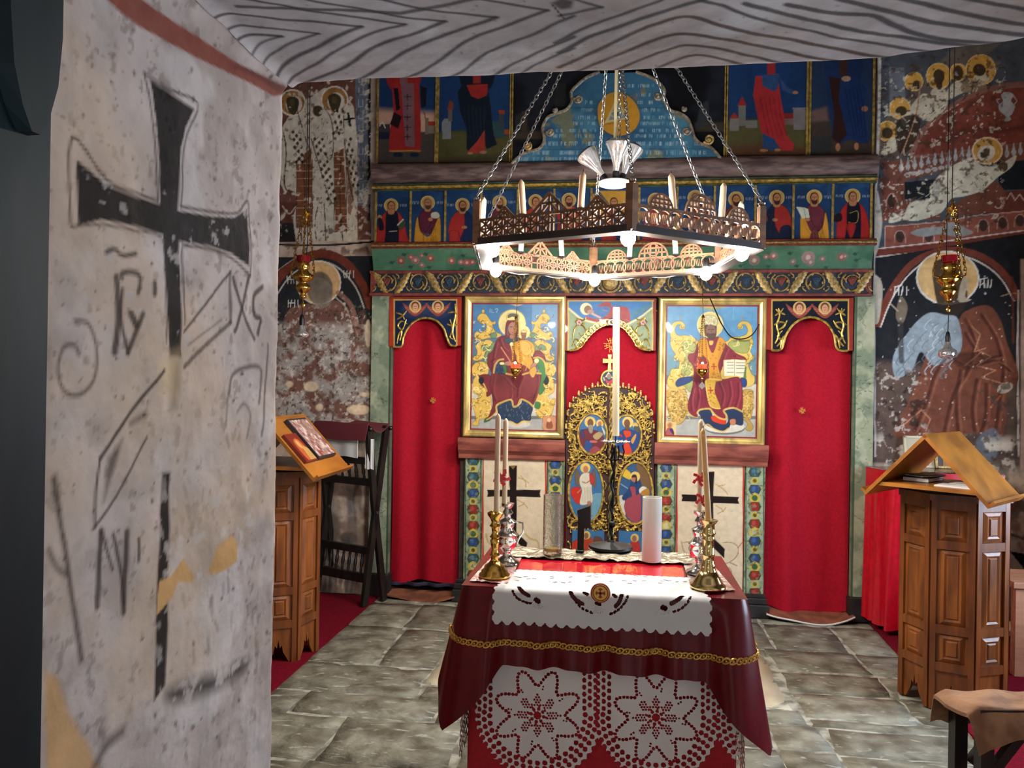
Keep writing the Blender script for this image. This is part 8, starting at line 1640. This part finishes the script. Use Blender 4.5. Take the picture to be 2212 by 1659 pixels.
# ---- black folding reading stand with wine-red sling
fs = thing('folding_stand', 'black wooden folding reading stand with a wine-red leather sling', 'stand', (-1.8, -.22, .008))
BW = mat('black_wood', (18, 16, 15), .4, c2=(34, 28, 24), vsc=30, stretch=(1, 1, .2), bump=.15)
fA, fB, bA, bB = Vector((-2.05, -.13, 0)), Vector((-1.645, -.31, 0)), Vector((-1.985, -.02, 0)), Vector((-1.60, -.14, 0))
L1 = lambda p, z: Vector((p.x, p.y, z)); ax = (fB-fA).normalized(); nn = Vector((-ax.y, ax.x, 0))
for p, q, m in ((fA, bA, 0), (fB, bB, 1)):
    a0 = L1(p, .008); a1 = L1(p+nn*.10, .62); a2 = L1(p+nn*.015, 1.2); c0 = L1(p+nn*.2, .008); c2 = L1(p+nn*.235, 1.2)
    for u, v_ in ((a0, a1), (a1, L1(p+nn*.20, 1.2)), (c0, L1(p+nn*.10, .60)), (L1(p+nn*.10, .60), a2)): MB().bar(u, v_, .048, .026, ax).build('leg', BW, fs)
    MB().lathe([(.008, -.016), (.01, -.012), (.01, .034)], (0, 0, 0), 10, 'x').move(Matrix.Translation(L1(p+nn*.1, .62)) @ ax.to_track_quat('X', 'Z').to_matrix().to_4x4()).build('pivot_bolt', mat('dark_iron', (52, 46, 42), .6), fs, True)
def rail_(z, o, w=.045): MB().bar(L1(fA+nn*o, z), L1(fB+nn*o, z)+ax*.02, .03, w, (0, 0, 1)).build('rail', BW, fs)
for z, o, hh_ in ((.158, .03, .06), (.345, .05, .048), (.80, .065, .048), (.945, .04, .047)): rail_(z, o, hh_)
def spindles(z0, z1, o0, o1, n):
    for k in range(n):
        s = (k+.9)/(n+.8); a = L1(fA.lerp(fB, s)+nn*o0, z0); b = L1(fA.lerp(fB, s)+nn*o1, z1); pts = [a.lerp(b, t) for t in np.linspace(0, 1, 9)]; MB().tube(pts, [.007, .011, .008, .012, .013, .012, .008, .011, .007], 8).build('spindle', BW, fs, True)
spindles(.215, .346, .035, .055, 7); spindles(.845, .946, .065, .045, 6)
LEA = mat('wine_leather', (104, 42, 52), .45, bump=.15, bsc=60); n = 24; P = np.zeros((12, n, 3))
ct = L1(fA+nn*.015-ax*.02, 1.195); cb_ = L1(fA+nn*.215-ax*.02, 1.2); Lx = (fB-fA).length+.05
for j in range(12):
    t = j/11; 
    for i in range(n): s = i/(n-1); p = ct.lerp(cb_, t)+ax*(Lx*s); P[j, i] = (p.x, p.y, p.z+.022-.05*math.sin(math.pi*t)+.006*math.sin(s*5))
sheet('sling', P, None, LEA, fs, .006, (0, 0, -1))
P = np.zeros((8, n, 3))
for j in range(8):
    for i in range(n): s = i/(n-1); p = ct+ax*(Lx*s)-nn*.03*math.sin(j/7*1.4); P[j, i] = (p.x-nn.x*.018, p.y-nn.y*.018, 1.222-.115*(j/7)+.004*math.sin(s*7+j))
sheet('sling_front', P, None, LEA, fs, .005, tuple(nn))
for z, o, e in ((1.185, .012, .03), (1.185, .215, .03)): MB().tube([tuple(L1(fA+nn*o, z)-ax*.03), tuple(L1(fB+nn*o, z)+ax*e)], .012, 10).ball(tuple(L1(fB+nn*o, z)+ax*(e+.01)), .016, 8, 6).ball(tuple(L1(fA+nn*o, z)-ax*.04), .016, 8, 6).build('turned_bar', BW, fs, True)
wc = thing('white_cloth', 'folded white cloth hanging under the leather sling of the black stand', 'cloth', (-1.8, -.2, .98))
CL_ = mat('white_cotton', (214, 214, 216), .85, bump=.2, bsc=200, bdist=.001)
for s0, s1, z0, z1, o in ((.09, .86, .992, 1.12, -.005), (.97, 1.13, .92, 1.12, .02)):
    P = np.zeros((10, 20, 3))
    for j in range(10):
        for i in range(20): s = s0+(s1-s0)*i/19; p = fA+ax*(s*(fB-fA).length)+nn*(o+.004*math.sin(i*.8)); P[j, i] = (p.x, p.y, z0+(z1-z0)*j/9+.004*math.sin(i*.6)*(1-j/9))
    sheet('fold', P, None, CL_, wc, .004, tuple(nn))

# ---- side table draped in red satin
st_ = thing('draped_side_table', 'side table draped in bright red satin against the right fresco', 'table', (1.95, -.17, 0.008))
RS = mat('red_satin', (196, 10, 34), .3, var=.1, vsc=30, bump=.1, bsc=8, bdist=.01, Coat_Weight=.2, Coat_Roughness=.3)
pts = [(1.605, -.03), (1.635, -.16), (1.67, -.30), (1.75, -.325), (2.0, -.335), (2.3, -.335)]; pc = catmull(pts, 30); m = 40; P = np.zeros((m, len(pc), 3)); tt = np.cumsum(np.r_[0, np.hypot(*np.diff(pc, axis=0).T)])
for j in range(m):
    f = j/(m-1); o = .016*np.sin(tt*52)*(1-f)+.008*np.sin(tt*91+1)*(1-f)
    P[j, :, 0] = pc[:, 0]-o*.9+.012*(f-1); P[j, :, 1] = pc[:, 1]-o*.5-.012*(1-f); P[j, :, 2] = .045+.96*f+.006*np.sin(tt*60)*(1-f)
sheet('satin_skirt', P, None, RS, st_)
MB().prism([(a, b, .985) for a, b in pts]+[(2.3, -.02, .985)], (0, 0, 1), .02).build('satin_top', RS, st_); 
for x, y in ((1.70, -.26), (2.2, -.26), (1.70, -.09), (2.2, -.09)): MB().box(x, x+.04, y, y+.04, .008, .985).build('leg', TW, st_)
PLA = mat('clear_plastic_cover', (230, 220, 220), .08, Transmission_Weight=.95, IOR=1.2, bump=.5, bsc=30, bdist=.004)
MB().prism([(a-.004, b-.004, 1.006) for a, b in pts]+[(2.3, -.02, 1.006)], (0, 0, 1), .006).build('plastic_cover', PLA, st_)
def stand_icon(name, label, x, y, w, h, m1, m2, fr=.014):
    t = thing(name, label, 'icon', (x, y, 1.013), 'icons on the side table'); M_ = Matrix.Translation((x, y, 1.013)) @ Matrix.Rotation(-.18, 4, 'X')
    MB().box(-w/2, w/2, 0, .014, 0, h, .002).move(M_).build('panel', m1, t); MB().box(-w/2, w/2, -.006, 0, 0, fr).box(-w/2, w/2, -.006, 0, h-fr, h).box(-w/2, -w/2+fr, -.006, 0, 0, h).box(w/2-fr, w/2, -.006, 0, 0, h).move(M_).build('frame', m2, t)
    MB().prism([(-w*.22, -.003, fr), (w*.22, -.003, fr), (w*.18, -.003, h*.5), (0, -.003, h*.62), (-w*.18, -.003, h*.5)], (0, 1, 0), .003).move(M_).build('figure', mat(name+'_figure', (150, 104, 54), .5), t); MB().lathe([(.001, -.003), (w*.13, -.003), (w*.13, 0)], (0, 0, h*.68), 14, 'y').move(M_).build('halo', GOLD_OLD, t)
stand_icon('small_framed_icon', 'small dark icon in a gilt frame on the red side table', 2.08, -.09, .15, .115, mat('icon_dark', (58, 38, 24), .4), GOLD_OLD); stand_icon('pale_framed_icon', 'pale icon in a clear wrapper behind the lectern on the red side table', 1.93, -.07, .20, .20, mat('icon_pale', (190, 178, 150), .35), mat('pale_frame', (206, 196, 170), .3))

# ---- bench in the foreground with a brown cover
bn = thing('bench', 'low bench with a rumpled brown cover at the lower right', 'bench', tuple(cw(1.7, 2.5, 0.0)))
COV = mat('brown_cover', (160, 118, 84), .8, c2=(124, 86, 60), vsc=10, bump=.5, bsc=26, bdist=.008)
n, m = 90, 40; P = np.zeros((m, n, 3)); rs_ = np.random.RandomState(2)
for j in range(m):
    f = j/(m-1)
    for i in range(n):
        s = i/(n-1); a = f*2-1; over = max(0, abs(a)-.62)/.38; dp = 2.535-a*.115*(1 if abs(a) < .62 else 1)+.02*s; lat = 1.43+1.1*s; e = max(0, (.035-s*1.1)/.035); zz_ = .5-.10*over**1.2-.02*e-.004*math.sin(s*40+a*4)-.0; lat2 = lat+.035*(f if a < 0 else .0)
        if over: dp = 2.535-math.copysign(.0713+.02*over, a)+.02*s; zz_ -= .02*math.sin(s*31+a)*over
        v_ = cw(1.43+.06*(1-f)*0+1.1*s+(.055*(a > 0)*max(0, a)), dp, zz_); P[j, i] = v_
sheet('cover', P, None, COV, bn, .012, (0, 0, -1))
MB().prism([cw(1.45, 2.60, .47), cw(2.5, 2.62, .47), cw(2.5, 2.48, .47), cw(1.50, 2.46, .47)], (0, 0, 1), .022).build('seat', BW, bn)
for lat, dep in ((1.53, 2.47), (1.51, 2.58), (2.3, 2.5), (2.3, 2.6)): MB().bar(cw(lat, dep, .008), cw(lat, dep, .472), .042, .04, _F).build('leg', BW, bn)
for d_ in (2.49, 2.585): MB().bar(cw(1.55, d_, .26), cw(1.70, d_, .46), .03, .025, _F).build('brace', BW, bn)
# ---- pale wooden bench by the right wall
b2_ = thing('wooden_bench', 'pale orange wooden bench at the right edge behind the lectern', 'bench', (2.5, -.72, .008)); SAL = wood_mat('pale_orange_wood', (196, 140, 108), (170, 114, 84), .55, (.2, 1, 1), 20)
MB().box(2.08, 2.9, -.92, -.58, .47, .505, .005).build('seat', SAL, b2_); MB().box(2.12, 2.86, -.86, -.83, .36, .47).build('apron', SAL, b2_); MB().box(2.1, 2.88, -.84, -.64, .2, .225).build('shelf', SAL, b2_)
for x in (2.1, 2.82):
    for y in (-.9, -.65): MB().box(x, x+.05, y, y+.05, .008, .47).build('leg', SAL, b2_)
